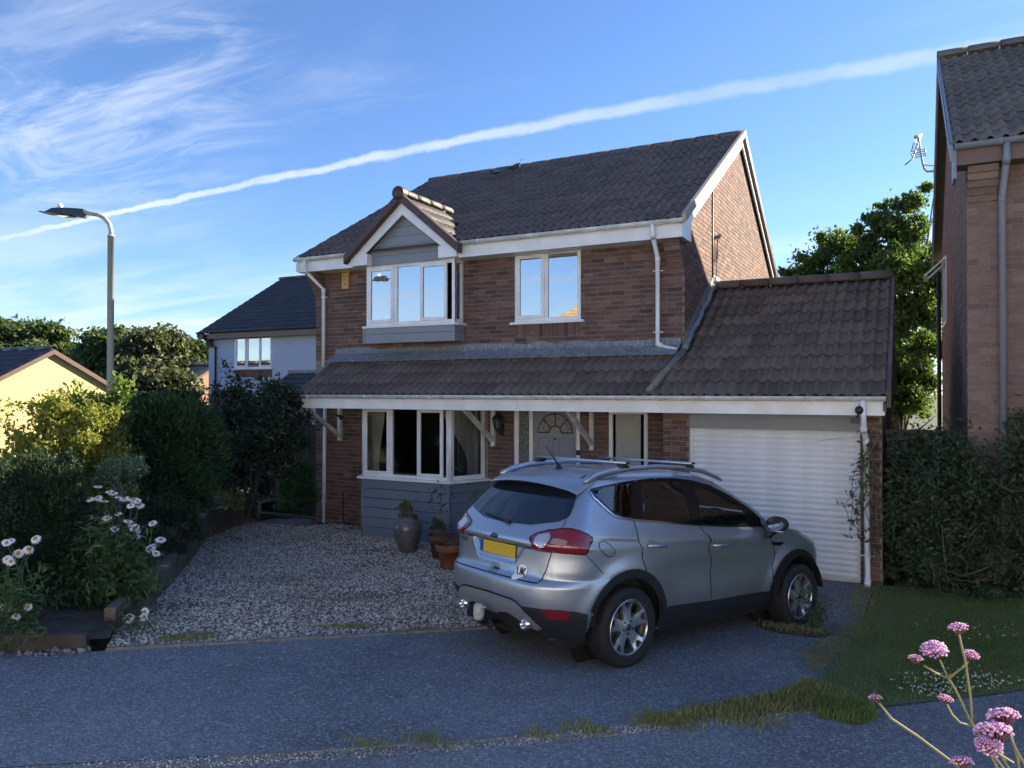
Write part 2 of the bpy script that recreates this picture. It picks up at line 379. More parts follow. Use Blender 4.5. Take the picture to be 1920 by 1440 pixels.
MT['lead'] = lead_mat()
MT['glass_up'] = glass_mat('upstairs_window_glass', refl=.50, wav=.05)
MT['glass_low'] = glass_mat('downstairs_window_glass', refl=.07, wav=.05)
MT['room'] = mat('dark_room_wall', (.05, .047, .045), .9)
MT['curtain'] = mat('beige_curtain', (.42, .38, .32), .85)
MT['blind'] = mat('white_venetian_blind', (.62, .64, .66), .6)
MT['black'] = mat('black_plastic', (.014, .014, .016), .45)
MT['blackmetal'] = mat('black_metal', (.012, .012, .012), .4)
MT['yellow'] = mat('yellow_alarm_cover', (.58, .37, .09), .45, noise=(20, .1))
MT['ink'] = mat('dark_ink', (.02, .015, .01), .6)
MT['obs_dark'] = obscure_mat('obscured_dark_glass', (.012, .013, .012), (.30, .29, .25), 55.)
MT['obs_pale'] = obscure_mat('obscured_pale_glass', (.30, .31, .27), (.42, .43, .38), 60.)
MT['obs_lit'] = obscure_mat('leaded_fan_glass', (.10, .10, .09), (.52, .50, .44), 70.)
MT['brass'] = mat('brass', (.5, .38, .15), .35, .8)
MT['render_blue'] = mat('pale_blue_render', (.46, .50, .60), .8, noise=(1.2, .06), bump=(80, .1))
MT['render_yel'] = mat('yellow_painted_render', (.60, .46, .20), .8, noise=(1.5, .06), bump=(70, .12))
MT['fascia_brown'] = mat('brown_fascia', (.16, .10, .085), .5)
MT['concrete'] = mat('concrete_edging', (.24, .225, .20), .85, noise=(12, .35), bump=(90, .5))
MT['bedwall'] = mat('stained_rendered_bed_wall', (.20, .155, .125), .9, noise=(3.5, .45), col2=(.10, .082, .065), bump=(40, .4))
MT['timber'] = mat('weathered_timber', (.085, .062, .048), .85, noise=(6, .4), bump=(50, .5))
MT['fence'] = mat('dark_stained_fence_board', (.040, .029, .023), .8, noise=(6, .35), bump=(50, .4))
MT['soil'] = mat('garden_soil', (.075, .058, .042), .95, noise=(5, .5), bump=(30, 1.))
MT['ground'] = mat('rough_grass_ground', (.06, .075, .03), .95, noise=(1.3, .5), bump=(20, 1.))
MT['lawnbase'] = mat('lawn_turf', (.10, .14, .055), .95, noise=(4, .4), col2=(.15, .14, .08), bump=(40, .8))
MT['tarmac'] = tarmac_mat('tarmac_road', (.165, .165, .168), (.48, .48, .48))
MT['tarmac2'] = tarmac_mat('tarmac_drive', (.155, .157, .162), (.46, .46, .47))
MT['gravelbase'] = mat('gravel_bed_base', (.24, .21, .17), .95, noise=(60, .6), bump=(80, 1.))
MT['stone'] = island_mat('mixed_gravel_stone', [(0, (.10, .075, .06)), (.15, (.30, .235, .175)), (.4, (.48, .41, .325)), (.6, (.62, .57, .49)), (.8, (.74, .72, .66)), (1, (.22, .21, .21))])
MT['rock'] = island_mat('broken_stone', [(0, (.10, .09, .085)), (.6, (.20, .18, .165)), (1, (.32, .30, .28))])
MT['grass'] = leaf_mat('lawn_grass_blade', (.075, .12, .035), (.13, .17, .055), (.22, .19, .09), .35)
MT['drygrass'] = leaf_mat('dry_grass_blade', (.13, .14, .055), (.21, .19, .085), (.30, .26, .15), .3)
MT['clover'] = mat('white_clover_flower', (.72, .70, .64), .8)
MT['bark'] = mat('bark', (.085, .068, .052), .9, noise=(9, .4), bump=(30, 1.))
MT['stem'] = mat('green_stem', (.085, .11, .04), .7)
MT['drystem'] = mat('dry_stem', (.20, .14, .085), .85)
MT['steel'] = mat('galvanised_steel', (.36, .40, .37), .5, .0, noise=(4, .15))
MT['lamphead'] = mat('dark_lamp_housing', (.035, .045, .06), .4)
MT['photocell'] = mat('white_photocell', (.75, .74, .70), .4)
MT['render_cream'] = mat('cream_render', (.66, .63, .57), .8, noise=(1.5, .06), bump=(70, .12))
MT['brick_buff'] = brick_mat('buff_brick', [(.42, .33, .22), (.5, .4, .28), (.38, .29, .2)])
MT['render_white'] = mat('bounce_white_render', (.82, .82, .82), .8, noise=(1.5, .06), bump=(70, .12))  # bright walls of the added house that bounces sunlight
MT['paving'] = mat('pale_bounce_paving', (.40, .39, .38), .9, noise=(2.5, .25), bump=(60, .3))  # pale colour of the added ground that bounces sunlight
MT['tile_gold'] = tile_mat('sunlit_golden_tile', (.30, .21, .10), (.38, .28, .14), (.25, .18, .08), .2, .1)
# ---------------------------------------------------------------- ground surfaces
def sheet(name, poly, dz, m, h=.3, z=None, **t):
    V, F = tri2d([poly], h); zz = gz(V[:, 0], V[:, 1])+dz if z is None else z(V[:, 0], V[:, 1])+dz
    return npmesh(name, np.column_stack([V, zz]), F, m, smooth=True, kind='structure', **t)
gx = np.unique(np.concatenate([np.linspace(-400, -40, 19), np.linspace(-40, 30, 141), np.linspace(30, 400, 19)]))
gy = np.unique(np.concatenate([np.linspace(-300, -20, 15), np.linspace(-20, 40, 121), np.linspace(40, 500, 24)]))
X, Y = np.meshgrid(gx, gy); nx = len(gx)
Z = gz(X, Y)-.04 + .42*sst(-X-.95*Y, 2.8, 7.5)*sst(X, -60, -30)*0
ii = (np.arange(len(gy)-1)[:, None]*nx+np.arange(nx-1)).ravel()
npmesh('ground', np.column_stack([X.ravel(), Y.ravel(), Z.ravel()]), np.stack([ii, ii+1, ii+nx+1, ii+nx], 1), MT['ground'], smooth=True, kind='structure')
KL = [(-6.2, 1.2), (-4.62, 2.54), (-3.90, 3.14), (-3.40, 3.54), (-2.5, 4.34), (-1.89, 4.97), (-1.40, 5.51), (-.9, 5.93), (-.32, 6.40), (.18, 6.96), (.82, 7.62), (2.5, 9.0), (9, 13)]
sheet('road', [(-30, -10)]+[(-14, -3.5)]+KL+[(14, 13), (14, -10)], 0, MT['tarmac'], .5)
sheet('bounce_paving', [(-8, -5.4), (9.5, -5.4), (9.5, 1.0), (5, 1.0), (2.6, .55), (-2.5, .35), (-8, -1.5)], .01, MT['paving'], .6)  # pale ground added behind the viewer, out of sight, to bounce sunlight
GE = [(-6.25, 4.30), (-5.13, 5.49), (-3.9, 6.82), (-3.35, 7.5), (-3.05, 8.5), (-2.95, 9.6), (-2.92, 10.52)]     # gravel / drive edge
DR = KL[:9][::-1]
sheet('driveway', [(-14, -3.5), (-9.2, 1.0), (-6.94, 3.72), (-6.36, 4.18)]+GE+[(-.40, 10.52), (-.50, 9.2), (-.69, 7.06), (-.80, 6.35)]+DR[1:], .004, MT['tarmac2'], .4)
BW = [(-6.75, 4.75), (-7.51, 5.76), (-8.5, 6.85), (-9.46, 7.88), (-10.2, 8.65), (-10.79, 9.29), (-11.04, 10.2), (-11.1, 10.75)]   # foot of the raised bed wall
GP = [GE[0]]+GE[1:]+[(-3.05, 11.2), (-10.09, 11.2), (-10.2, 10.9), (-11.1, 10.75)]+BW[::-1][1:]
sheet('gravel_bed', GP, .006, MT['gravelbase'], .3)
LW = [(-.38, 10.5), (-.49, 9.2), (-.69, 7.06), (-.85, 6.33), (-.32, 6.37), (.19, 6.93), (.83, 7.59), (2.5, 8.96), (6, 11.1), (6, 12.5), (-.2, 12.5), (-.2, 10.6)]
sheet('lawn', LW, .012, MT['lawnbase'], .3)
def bedz(x, y): return gz(x, y)+.10+.24*sst(np.asarray(y, float), 4.2, 8.5)
bed = [(-6.36, 4.22), (-6.25, 4.34)]+BW+[(-11.1, 11.4), (-16, 13), (-18, 5), (-10.2, 1.2), (-6.98, 3.85)]
sheet('flower_bed', bed, 0, MT['soil'], .35, z=bedz)

# gravel stones, thousands of loose pieces nobody could count
def pebbles(name, poly, n, s0, s1, m, zf, label=None, skip=None, seed=1, up=.3):
    r = np.random.default_rng(seed); p = np.array(poly); lo, hi = p.min(0), p.max(0); c = np.zeros((0, 2))
    while len(c) < n:
        q = lo+r.random((n*3, 2))*(hi-lo); k = inside(q[:, 0], q[:, 1], poly)
        if skip is not None: k &= ~skip(q[:, 0], q[:, 1], r)
        c = np.concatenate([c, q[k]])
    c = c[:n]; s = s0+(s1-s0)*r.random(n)**2
    base = np.array([(1, 0, 0), (-1, 0, 0), (0, 1, 0), (0, -1, 0), (0, 0, 1), (0, 0, -1)], float)
    fc = np.array([(0, 2, 4), (2, 1, 4), (1, 3, 4), (3, 0, 4), (2, 0, 5), (1, 2, 5), (3, 1, 5), (0, 3, 5)])
    a = r.random(n)*6.283; sc = np.stack([s*(.8+.6*r.random(n)), s*(.6+.5*r.random(n)), s*(.45+.35*r.random(n))], 1)
    V = base[None]*sc[:, None]+(r.random((n, 6, 3))-.5)*s[:, None, None]*.6
    tl = (r.random(n)-.5)*1.2; ct, st = np.cos(tl)[:, None], np.sin(tl)[:, None]
    V[..., 0], V[..., 2] = V[..., 0]*ct-V[..., 2]*st, V[..., 0]*st+V[..., 2]*ct
    ca, sa = np.cos(a)[:, None], np.sin(a)[:, None]
    x = V[..., 0]*ca-V[..., 1]*sa; y = V[..., 0]*sa+V[..., 1]*ca
    V = np.stack([x+c[:, :1], y+c[:, 1:], V[..., 2]+zf(c[:, 0], c[:, 1])[:, None]+s[:, None]*up], -1)
    return npmesh(name, V.reshape(-1, 3), (fc[None]+np.arange(n)[:, None, None]*6).reshape(-1, 3), m, label=label, kind='stuff')
def bare(x, y, r):
    v = np.sin(x*2.1+1.3)*np.cos(y*1.7)+.5*np.sin(x*5.3-y*4.1); return (v > .95) & (r.random(len(x)) < .55)
pebbles('gravel', GP, 62000, .009, .019, MT['stone'], lambda x, y: gz(x, y)+.006, 'pale mixed gravel spread over the front garden', bare, 3)
pebbles('stone_rubble', [(-6.30, 4.10), (-6.9, 3.62), (-8.6, 1.9), (-9.0, 2.2), (-7.0, 3.86), (-6.4, 4.26)], 420, .02, .055, MT['rock'], lambda x, y: gz(x, y)+.004, 'grey broken stones along the foot of the timber edging', None, 4)
gl = []
for a, b, nn in ((KL[1], KL[7], 1500),):
    pass
seg = [KL[1], KL[2], KL[3], KL[4], KL[5], KL[6], KL[7]]
strip = seg+[(x+.10, y-.12) for x, y in seg[::-1]]
pebbles('loose_grit', strip, 2600, .004, .009, MT['stone'], lambda x, y: gz(x, y)+.004, 'loose pale grit along the edge of the road', lambda x, y, r: (np.sin(x*4)+r.random(len(x))*2-1) > .6, 5)

# kerb stones: concrete edging between gravel and drive, and the flush edging beside the road
def stones_along(name, pts, ln, w, dz0, dz1, start=0., gap=.008, parent=None):
    P = [np.array(p, float) for p in pts]; L = [0]
    for a, b in zip(P, P[1:]): L.append(L[-1]+np.hypot(*(b-a)))
    def at(s):
        i = min(max(np.searchsorted(L, s)-1, 0), len(P)-2); f = (s-L[i])/(L[i+1]-L[i]); return P[i]+(P[i+1]-P[i])*f
    s = start
    while s+ln <= L[-1]:
        a, b = at(s+gap/2), at(s+ln-gap/2); d = (b-a)/np.hypot(*(b-a)); nrm = np.array([-d[1], d[0]])*w/2
        q = [a-nrm, b-nrm, b+nrm, a+nrm]; j = random.uniform(-.003, .003)
        vs = [(p[0], p[1], float(gz(*p))+dz0) for p in q]+[(p[0], p[1], float(gz(*p))+dz1+j) for p in q]
        mb = MB().add(vs, [(0,3,2,1),(4,5,6,7),(0,1,5,4),(1,2,6,5),(2,3,7,6),(3,0,4,7)]); bevel(mb.build('kerb_stone', MT['concrete'], parent), .008)
        s += ln
k = thing('kerb', (-5, 5.6, .1), None, None, kind='structure'); k['label'] = 'concrete edging stones between the gravel and the drive'
stones_along('k', GE, .62, .055, -.05, .030, parent=k)
k = thing('kerb', (-2.5, 4.3, .2), None, None, kind='structure'); k['label'] = 'flush concrete edging stones along the near edge of the drive'
stones_along('k', [(-3.7, 3.28), (-3.4, 3.54), (-2.5, 4.34), (-1.89, 4.97), (-1.4, 5.51), (-.9, 5.93), (-.32, 6.40)], .46, .05, -.05, .012, parent=k)

# ---------------------------------------------------------------- bricks
BRICKS = {}
def wall_rect(key, plane, c, u0, u1, z0, z1, holes=(), urange=None, z_start=None, phase=0., soldiers=()):
    """collect the bricks of a stretcher-bond wall. plane 'y-' faces -Y at Y=c with u=X, 'x+' faces +X at X=c with u=Y, 'x-' faces -X"""
    L = BRICKS.setdefault(key, []); k0 = math.ceil((z0-.0)/.075-.3); zz = k0*.075; row = k0
    while zz+.060 < z1:
        ua, ub = (u0, u1) if urange is None else urange(zz+.065)
        if zz > z0-.02 and ub-ua > .04:
            segs = [(ua, ub)]
            for (ha, hb, za, zb) in list(holes)+[s for s in soldiers]:
                if za < zz+.045 and zb > zz+.02:
                    ns = []
                    for a, b in segs:
                        if hb <= a or ha >= b: ns.append((a, b)); continue
                        if ha > a: ns.append((a, ha))
                        if hb < b: ns.append((hb, b))
                    segs = ns
            off = u0+phase+(.1125 if row % 2 else 0)
            for a, b in segs:
                i0 = math.floor((a-off)/.225); u = off+i0*.225
                while u < b:
                    p, q = max(u+.005, a+.004), min(u+.220, b-.004)
                    if q-p > .035: L.append((plane, c, p, q, zz+.005, zz+.070))
                    u += .225
        zz += .075; row += 1
    for (ha, hb, za, zb) in soldiers:
        n = round((hb-ha)/.075)
        for i in range(n): L.append((plane, c, ha+i*(hb-ha)/n+.005, ha+(i+1)*(hb-ha)/n-.005, za+.004, zb-.004))
def brick_box(plane, c, p, q, za, zb, pr):
    a, b = c+.02, c-pr
    if plane == 'y-': return [(p, b, za), (q, b, za), (q, b, zb), (p, b, zb), (p, a, za), (q, a, za), (q, a, zb), (p, a, zb)]
    if plane == 'x+': a, b = c-.02, c+pr; return [(b, p, za), (b, q, za), (b, q, zb), (b, p, zb), (a, p, za), (a, q, za), (a, q, zb), (a, p, zb)]
    if plane == 'x-': return [(b, q, za), (b, p, za), (b, p, zb), (b, q, zb), (a, q, za), (a, p, za), (a, p, zb), (a, q, zb)]
BF5 = np.array([(0, 1, 2, 3), (1, 5, 6, 2), (4, 0, 3, 7), (3, 2, 6, 7), (4, 5, 1, 0)])
ORDER = {'y-': (Vector((1, 0, 0)), Vector((0, 1, 0))), 'x+': (Vector((0, 1, 0)), Vector((-1, 0, 0))), 'x-': (Vector((0, -1, 0)), Vector((1, 0, 0)))}
FULL = None
def lay_bricks(key, parent, m, n_single=290, avoid=lambda p: False):
    """the bricks that show largest become objects of their own (one shared mesh); the rest are one part"""
    L = BRICKS[key]; sc = []
    for i, (pl, c, p, q, za, zb) in enumerate(L):
        u = (p+q)/2; z = (za+zb)/2; pos = Vector((u, c, z)) if pl == 'y-' else Vector((c, u, z)); d = pos-CAM; nrm = -ORDER[pl][1]
        dep = d.dot(FWD); px = 960+1435*d.dot(RGT)/max(dep, .1); py = 720-1435*d.dot(UPV)/max(dep, .1)
        ok = abs(q-p-.215) < .002 and 5 < px < 1915 and py > 5 and dep > 0 and not avoid(pos)
        sc.append((-(-d.normalized().dot(nrm))/d.length_squared if ok else 9, i))
    sc.sort(); pick = {i for s, i in sc[:n_single] if s < 0}
    mb = MB(); mb.add([(-.1075, -.006, -.0325), (.1075, -.006, -.0325), (.1075, -.006, .0325), (-.1075, -.006, .0325),
                       (-.1075, .02, -.0325), (.1075, .02, -.0325), (.1075, .02, .0325), (-.1075, .02, .0325)], [tuple(f) for f in BF5])
    me = mb.mesh('brick', m); V = []; n = 0
    for i, (pl, c, p, q, za, zb) in enumerate(L):
        j = random.uniform(-.0018, .0018)
        if i in pick:
            ax, ay = ORDER[pl]; u = (p+q)/2
            pos = Vector((u, c, (za+zb)/2)) if pl == 'y-' else Vector((c, u, (za+zb)/2))
            R3 = Matrix((ax, ay, Vector((0, 0, 1)))).transposed()
            o = D.objects.new('brick', me); COL.objects.link(o); par(o, parent)
            o.matrix_basis = Matrix.Translation(pos+ay*j) @ R3.to_4x4() @ Matrix.Rotation(random.uniform(-.008, .008), 4, 'Y')
        else:
            V += brick_box(pl, c, p, q, za, zb, .006+j); n += 1
    F = (BF5[None]+np.arange(n)[:, None, None]*8).reshape(-1, 4)
    npmesh('brickwork', V, F, m, parent=parent, kind='stuff')

# ---------------------------------------------------------------- roof tiles
def tile_profile(cover=.30, rolls=2, k=6):
    us, hs = [], []
    for r in range(rolls):
        u0 = cover*r/rolls; w = cover/rolls
        us += [u0, u0+w*.40]; hs += [.0, .0]
        for i in range(1, k): a = math.pi*i/k; us.append(u0+w*.40+w*.56*i/k); hs.append(.036*math.sin(a)**.8)
        us.append(u0+w*.97); hs.append(0)
    return us+[cover+.004], hs+[0.]
def tile_mesh_data(ln=.40, cover=.30, rolls=2, k=6, lift=.025):
    us, hs = tile_profile(cover, rolls, k); n = len(us)
    V = [(u, 0, h+lift) for u, h in zip(us, hs)]+[(u, ln, h) for u, h in zip(us, hs)]+[(u, .0, h+lift-.017) for u, h in zip(us, hs)]
    F = [(i, i+1, n+i+1, n+i) for i in range(n-1)]+[(2*n+i, 2*n+i+1, i+1, i) for i in range(n-1)]
    return np.array(V), np.array(F)
def tile_field(parent, O, u, s, nu, ns, m, clip=None, gauge=.345, cover=.30, rolls=2, k=6, name='roof_tile', single=0, hide=None):
    O, u, s = Vector(O), Vector(u).normalized(), Vector(s).normalized(); nrm = u.cross(s)
    V0, F0 = tile_mesh_data(gauge+.055, cover, rolls, k); L = []
    for j in range(ns):
        for i in range(nu):
            p = O+u*(i*cover)+s*(j*gauge); c = p+u*cover/2+s*gauge/2
            if clip and not clip(c): continue
            d = c-CAM; dep = d.dot(FWD); px = 960+1435*d.dot(RGT)/max(dep, .1)
            ok = 0 < px < 1920 and not (hide and hide(c))
            L.append((d.length if ok else 1e6, p))
    L.sort(key=lambda q: q[0]); me = D.meshes.new(name); me.from_pydata(V0.tolist(), [], F0.tolist()); me.materials.append(m)
    me.polygons.foreach_set('use_smooth', [True]*(len(F0)//2)+[False]*(len(F0)-len(F0)//2))
    R3 = Matrix((u, s, nrm)).transposed().to_4x4(); rest = []
    for q, (d, p) in enumerate(L):
        jit = nrm*random.uniform(-.002, .003)+s*random.uniform(-.004, .004)
        if q < single and d < 1e6:
            o = D.objects.new(name, me); COL.objects.link(o); par(o, parent)
            o.matrix_basis = Matrix.Translation(p+jit) @ R3 @ Matrix.Rotation(random.uniform(-.006, .006), 4, 'Z')
        else: rest.append(p+jit)
    if rest:
        A = np.array(R3.to_3x3()); Vr = (V0@A.T)[None]+np.array([tuple(p) for p in rest])[:, None]
        F = (F0[None]+(np.arange(len(rest))*len(V0))[:, None, None]).reshape(-1, 4)
        npmesh('roof_tiling', Vr.reshape(-1, 3), F, m, parent=parent, kind='stuff', smooth=np.tile(np.arange(len(F0)) < len(F0)//2, len(rest)))
    elif len(L) == 0: pass
def half_pipe(mb, a, b, r, m=0, seg=9, a0=180, a1=360, thick=.006):
    """a gutter-like half round between two points along X or Y"""
    a, b = Vector(a), Vector(b); d = (b-a).normalized(); side = d.cross(Vector((0, 0, 1))).normalized(); up = Vector((0, 0, 1)); L0 = []; L1 = []
    ang = [math.radians(a0+(a1-a0)*i/seg) for i in range(seg+1)]
    pr = [(r*math.cos(t), r*math.sin(t)) for t in ang]+[((r-thick)*math.cos(t), (r-thick)*math.sin(t)) for t in ang[::-1]]
    for p, q in pr: L0.append(a+side*p+up*q); L1.append(b+side*p+up*q)
    return mb.loft([L0, L1], m, True, True, True)
def ridge_tiles(parent, a, b, r, m, ln=.45, name='ridge_tile', lift=.0):
    a, b = Vector(a), Vector(b); L = (b-a).length; n = max(1, round(L/ln)); d = (b-a)/n
    for i in range(n):
        mb = MB(); p = a+d*i; q = a+d*(i+.985); p.z += lift; q.z += lift
        half_pipe(mb, p, q, r*(1+.02*random.random()), 0, 8, -8, 188, .016); mb.build(name, m, parent)
def gutter(parent, a, b, m, r=.055, brk=.75):
    mb = MB(); half_pipe(mb, a, b, r, 0, 10, 175, 365); mb.box(min(a[0], b[0]), min(a[0], b[0])+.006, a[1]-r, a[1]+r, a[2]-r*.7, a[2]+.004)
    mb.box(max(a[0], b[0])-.006, max(a[0], b[0]), a[1]-r, a[1]+r, a[2]-r*.7, a[2]+.004)
    g = mb.build('gutter', m, parent); n = int(abs(b[0]-a[0])/brk)
    for i in range(n):
        x = min(a[0], b[0])+brk*(i+.5); mb = MB(); half_pipe(mb, (x-.017, a[1], a[2]), (x+.017, a[1], a[2]), r+.007, 0, 10, 172, 368)
        mb.box(x-.012, x+.012, a[1]+r-.004, a[1]+r+.02, a[2]-.02, a[2]+.012); mb.build('bracket', m, g)
    return g
def downpipe(parent, pts, m, r=.034, clips=()):
    mb = MB(); mb.tube(pts, r, 14)
    for i in range(1, len(pts)-1):
        p = Vector(pts[i]); d = (Vector(pts[i+1])-p).normalized(); mb.tube([p-d*.02, p+d*.07], r+.006, 14)
    g = mb.build('downpipe', m, parent)
    for (x, y, z) in clips:
        c = MB(); c.tube([(x, y, z-.014), (x, y, z+.014)], r+.006, 14); c.box(x-.075, x+.075, y+.022, y+.034, z-.008, z+.008); c.ball((x-.07, y+.02, z), .01); c.ball((x+.07, y+.02, z), .01)
        c.build('pipe_clip', m, g)
    return g
def casement(parent, x0, x1, z0, z1, y, panes, fw=.055, sash=(), mat_f=None, glass=None, sill=True, sill_out=.07, ext=.05, label=None, thick=.06, name='window'):
    """a white window in a wall facing -Y; panes = list of (xa, xb) light edges, sash = indexes with an opening sash"""
    mf = mat_f or MT['upvc']; mb = MB(); mb.box(x0, x1, y, y+thick, z0, z0+fw); mb.box(x0, x1, y, y+thick, z1-fw, z1)
    mb.box(x0, x0+fw, y, y+thick, z0+fw, z1-fw); mb.box(x1-fw, x1, y, y+thick, z0+fw, z1-fw)
    for (a, b), (c, d) in zip(panes, panes[1:]): mb.box(b, c, y+.001, y+thick, z0+fw, z1-fw)
    w = bevel(mb.build(name, mf, parent), .006); 
    if label: w['label'] = label
    for i, (a, b) in enumerate(panes):
        za, zb = z0+fw, z1-fw
        if i in sash:
            s = .045; mb = MB(); e = .004
            mb.box(a-.012, b+.012, y-.018, y+.02, za-.012, za+s); mb.box(a-.012, b+.012, y-.018, y+.02, zb-s, zb+.012)
            mb.box(a-.012, a+s, y-.018, y+.02, za+s, zb-s); mb.box(b-s, b+.012, y-.018, y+.02, za+s, zb-s)
            bevel(mb.build('sash', mf, w), .006); a, b, za, zb = a+s, b-s, za+s, zb-s
            gy = y+.004
        else: gy = y+.022
        MB().add([(a-.004, gy, za-.004), (b+.004, gy, za-.004), (b+.004, gy, zb+.004), (a-.004, gy, zb+.004)], [(0, 1, 2, 3)]).build('pane', glass, w)
    if sill: bevel(MB().box(x0-ext, x1+ext, y-sill_out, y+.03, z0-.042, z0-.002).build('sill', mf, w), .006)
    return w
# ---------------------------------------------------------------- walls with openings
def wall(parent, plane, c, u0, u1, z0, z1, holes, m, name='wall', urange_poly=None, reveal=.10):
    us = sorted({u0, u1, *[h[0] for h in holes], *[h[1] for h in holes]}); zs = sorted({z0, z1, *[h[2] for h in holes], *[h[3] for h in holes]})
    mb = MB(); sg = 1 if plane in ('y-', 'x-') else -1
    def P(u, z, d=0.): return (u, c+d*sg, z) if plane == 'y-' else (c+d*sg, u, z)
    fl = plane in ('y-', 'x+')
    def q(a, b, cc, d): mb.add([a, b, cc, d] if fl else [d, cc, b, a], [(0, 1, 2, 3)])
    if urange_poly: mb.add([P(u, z) for u, z in (urange_poly if fl else urange_poly[::-1])], [tuple(range(len(urange_poly)))])
    else:
        for ua, ub in zip(us, us[1:]):
            for za, zb in zip(zs, zs[1:]):
                um, zm = (ua+ub)/2, (za+zb)/2
                if any(h[0] < um < h[1] and h[2] < zm < h[3] for h in holes): continue
                q(P(ua, za), P(ub, za), P(ub, zb), P(ua, zb))
        for ha, hb, za, zb in holes:
            q(P(ha, za), P(ha, za, reveal), P(ha, zb, reveal), P(ha, zb)); q(P(hb, za, reveal), P(hb, za), P(hb, zb), P(hb, zb, reveal))
            q(P(ha, zb), P(ha, zb, reveal), P(hb, zb, reveal), P(hb, zb)); q(P(ha, za, reveal), P(ha, za), P(hb, za), P(hb, za, reveal))
    return mb.build(name, m, parent)
def xform(o, M):
    o.data.transform(M); o.data.update()
    for ch in o.children: xform(ch, M)
def board(mb, pts, y0, y1, m=0): return mb.prism(pts, 'y', y0, y1, m)
def px(x, y, Y): return bpx(x, y, Y)

# ================================================================ the brick house
SL = .567; RY = 15.35; BYW = 2*RY-11.43
H = thing('brick_house', (-6.5, 11.2, 0), 'detached brick house with white windows, grey clad bays and a brown tiled roof', 'house')
WY = 11.23; XL, XR_, = -10.09, -2.98
w2 = (-5.81, -4.63, 3.63, 4.78); dr = (-5.83, -4.64, .05, 2.20); w3 = (-4.17, -3.54, .95, 2.20); bayh = (-8.70, -6.36, .05, 2.26); orh = (-8.60, -6.86, 3.45, 4.74)
w2y = WY-.004
wall(H, 'y-', WY, XL, XR_, -.2, 4.95, [w2, dr, w3, bayh, orh], MT['mortar'])
gpoly = [(WY, -.2), (BYW, -.2), (BYW, 5.0), (RY, 7.36), (WY, 5.0)]
wall(H, 'x+', XR_, 0, 0, 0, 0, [], MT['mortar'], urange_poly=gpoly)
wall(H, 'x-', XL, 0, 0, 0, 0, [], MT['mortar'], urange_poly=gpoly)
MB().add([(XL, BYW, -.2), (XR_, BYW, -.2), (XR_, BYW, 5), (XL, BYW, 5)], [(3, 2, 1, 0)]).build('wall', MT['mortar'], H)
wall_rect('H', 'y-', WY, XL, XR_, 3.02, 4.72, [w2, (-8.68, -6.80, 3.40, 4.80)], soldiers=[(-5.81, -4.63, 3.375, 3.59)])
wall_rect('H', 'y-', WY, XL, -3.10, -.10, 2.24, [dr, w3, (-8.74, -6.32, -1, 3)])
wall_rect('H', 'x+', XR_, WY, BYW, 2.7, 7.25, [(16.55, 17.05, 4.05, 4.62)], urange=lambda z: (WY, BYW) if z < 4.96 else (WY+(z-4.96)/SL, BYW-(z-4.96)/SL), phase=.06)
GYF = 10.55
wall(H, 'y-', GYF, -3.10, -.33, -.1, 2.25, [(-2.74, -.575, -.1, 2.25)], MT['mortar'], reveal=.2)
MB().add([(-3.10, GYF, -.1), (-3.10, WY, -.1), (-3.10, WY, 2.3), (-3.10, GYF, 2.3)], [(3, 2, 1, 0)]).build('wall', MT['mortar'], H)
ggp = [(GYF, -.1), (15.6, -.1), (15.6, 2.5), (13.1, 4.02), (GYF, 2.5)]
wall(H, 'x+', -.33, 0, 0, 0, 0, [], MT['mortar'], urange_poly=ggp)
wall_rect('H', 'y-', GYF, -3.10, -2.74, .0, 2.22); wall_rect('H', 'y-', GYF, -.575, -.33, .0, 2.22)
wall_rect('H', 'x+', -.33, GYF, 15.6, .0, 3.9, urange=lambda z: (GYF, 15.6) if z < 2.45 else (GYF+(z-2.45)/SL, 15.6-(z-2.45)/SL))
wall_rect('H', 'x-', -3.10, GYF, WY, .0, 2.2)
def hide_b(p): return (p.x > -3.05 and p.z < 2.0 and p.y < 11) or (p.x > -.5) or (p.z < 1.5 and p.x > -6)
lay_bricks('H', H, MT['brick'], 290, hide_b)
# corbelled brick courses under the eaves at both ends
for xa, xb in ((-3.215, -2.977), (-10.093, -9.855)):
    for i in range(6):
        z = 4.645-.075*i; pr = .285-.052*i; MB().box(xa, xb, WY-pr, WY+.03, z+.004, z+.070).build('corbel_brick', MT['brick'], H)
        MB().box(xa+.004, xb-.004, WY-pr+.01, WY+.03, z-.006, z+.006).build('mortar_joint', MT['mortar'], H)
# roof
EY, EZ = 10.80, 4.995; RY = 15.35; ang = math.atan(SL); ca, sa = math.cos(ang), math.sin(ang)
DX, DZ, DP = -7.76, 5.87, .83           # small gable over the oriel: ridge position, height, pitch
def dorm(x): return DZ-DP*abs(x-DX)
def under_dormer(c): return dorm(c.x) > c.z+.04 and abs(c.x-DX) < 1.2
roof = MB().add([(-10.22, EY, EZ-.035), (-2.90, EY, EZ-.035), (-2.90, RY, EZ-.035+SL*(RY-EY)), (-10.22, RY, EZ-.035+SL*(RY-EY)), (-2.90, 2*RY-EY, EZ-.035), (-10.22, 2*RY-EY, EZ-.035)],
         [(0, 1, 2, 3), (3, 2, 4, 5)]).build('roof', MT['tile'], H)
tile_field(roof, (-10.23, EY, EZ-.03), (1, 0, 0), (0, ca, sa), 24, 15, MT['tile'], lambda c: not under_dormer(c), gauge=(RY-EY)/ca/15.15, cover=.3055, single=0)
ridge_tiles(H, (-10.22, RY, EZ+SL*(RY-EY)-.075), (-2.90, RY, EZ+SL*(RY-EY)-.075), .115, MT['tile'])
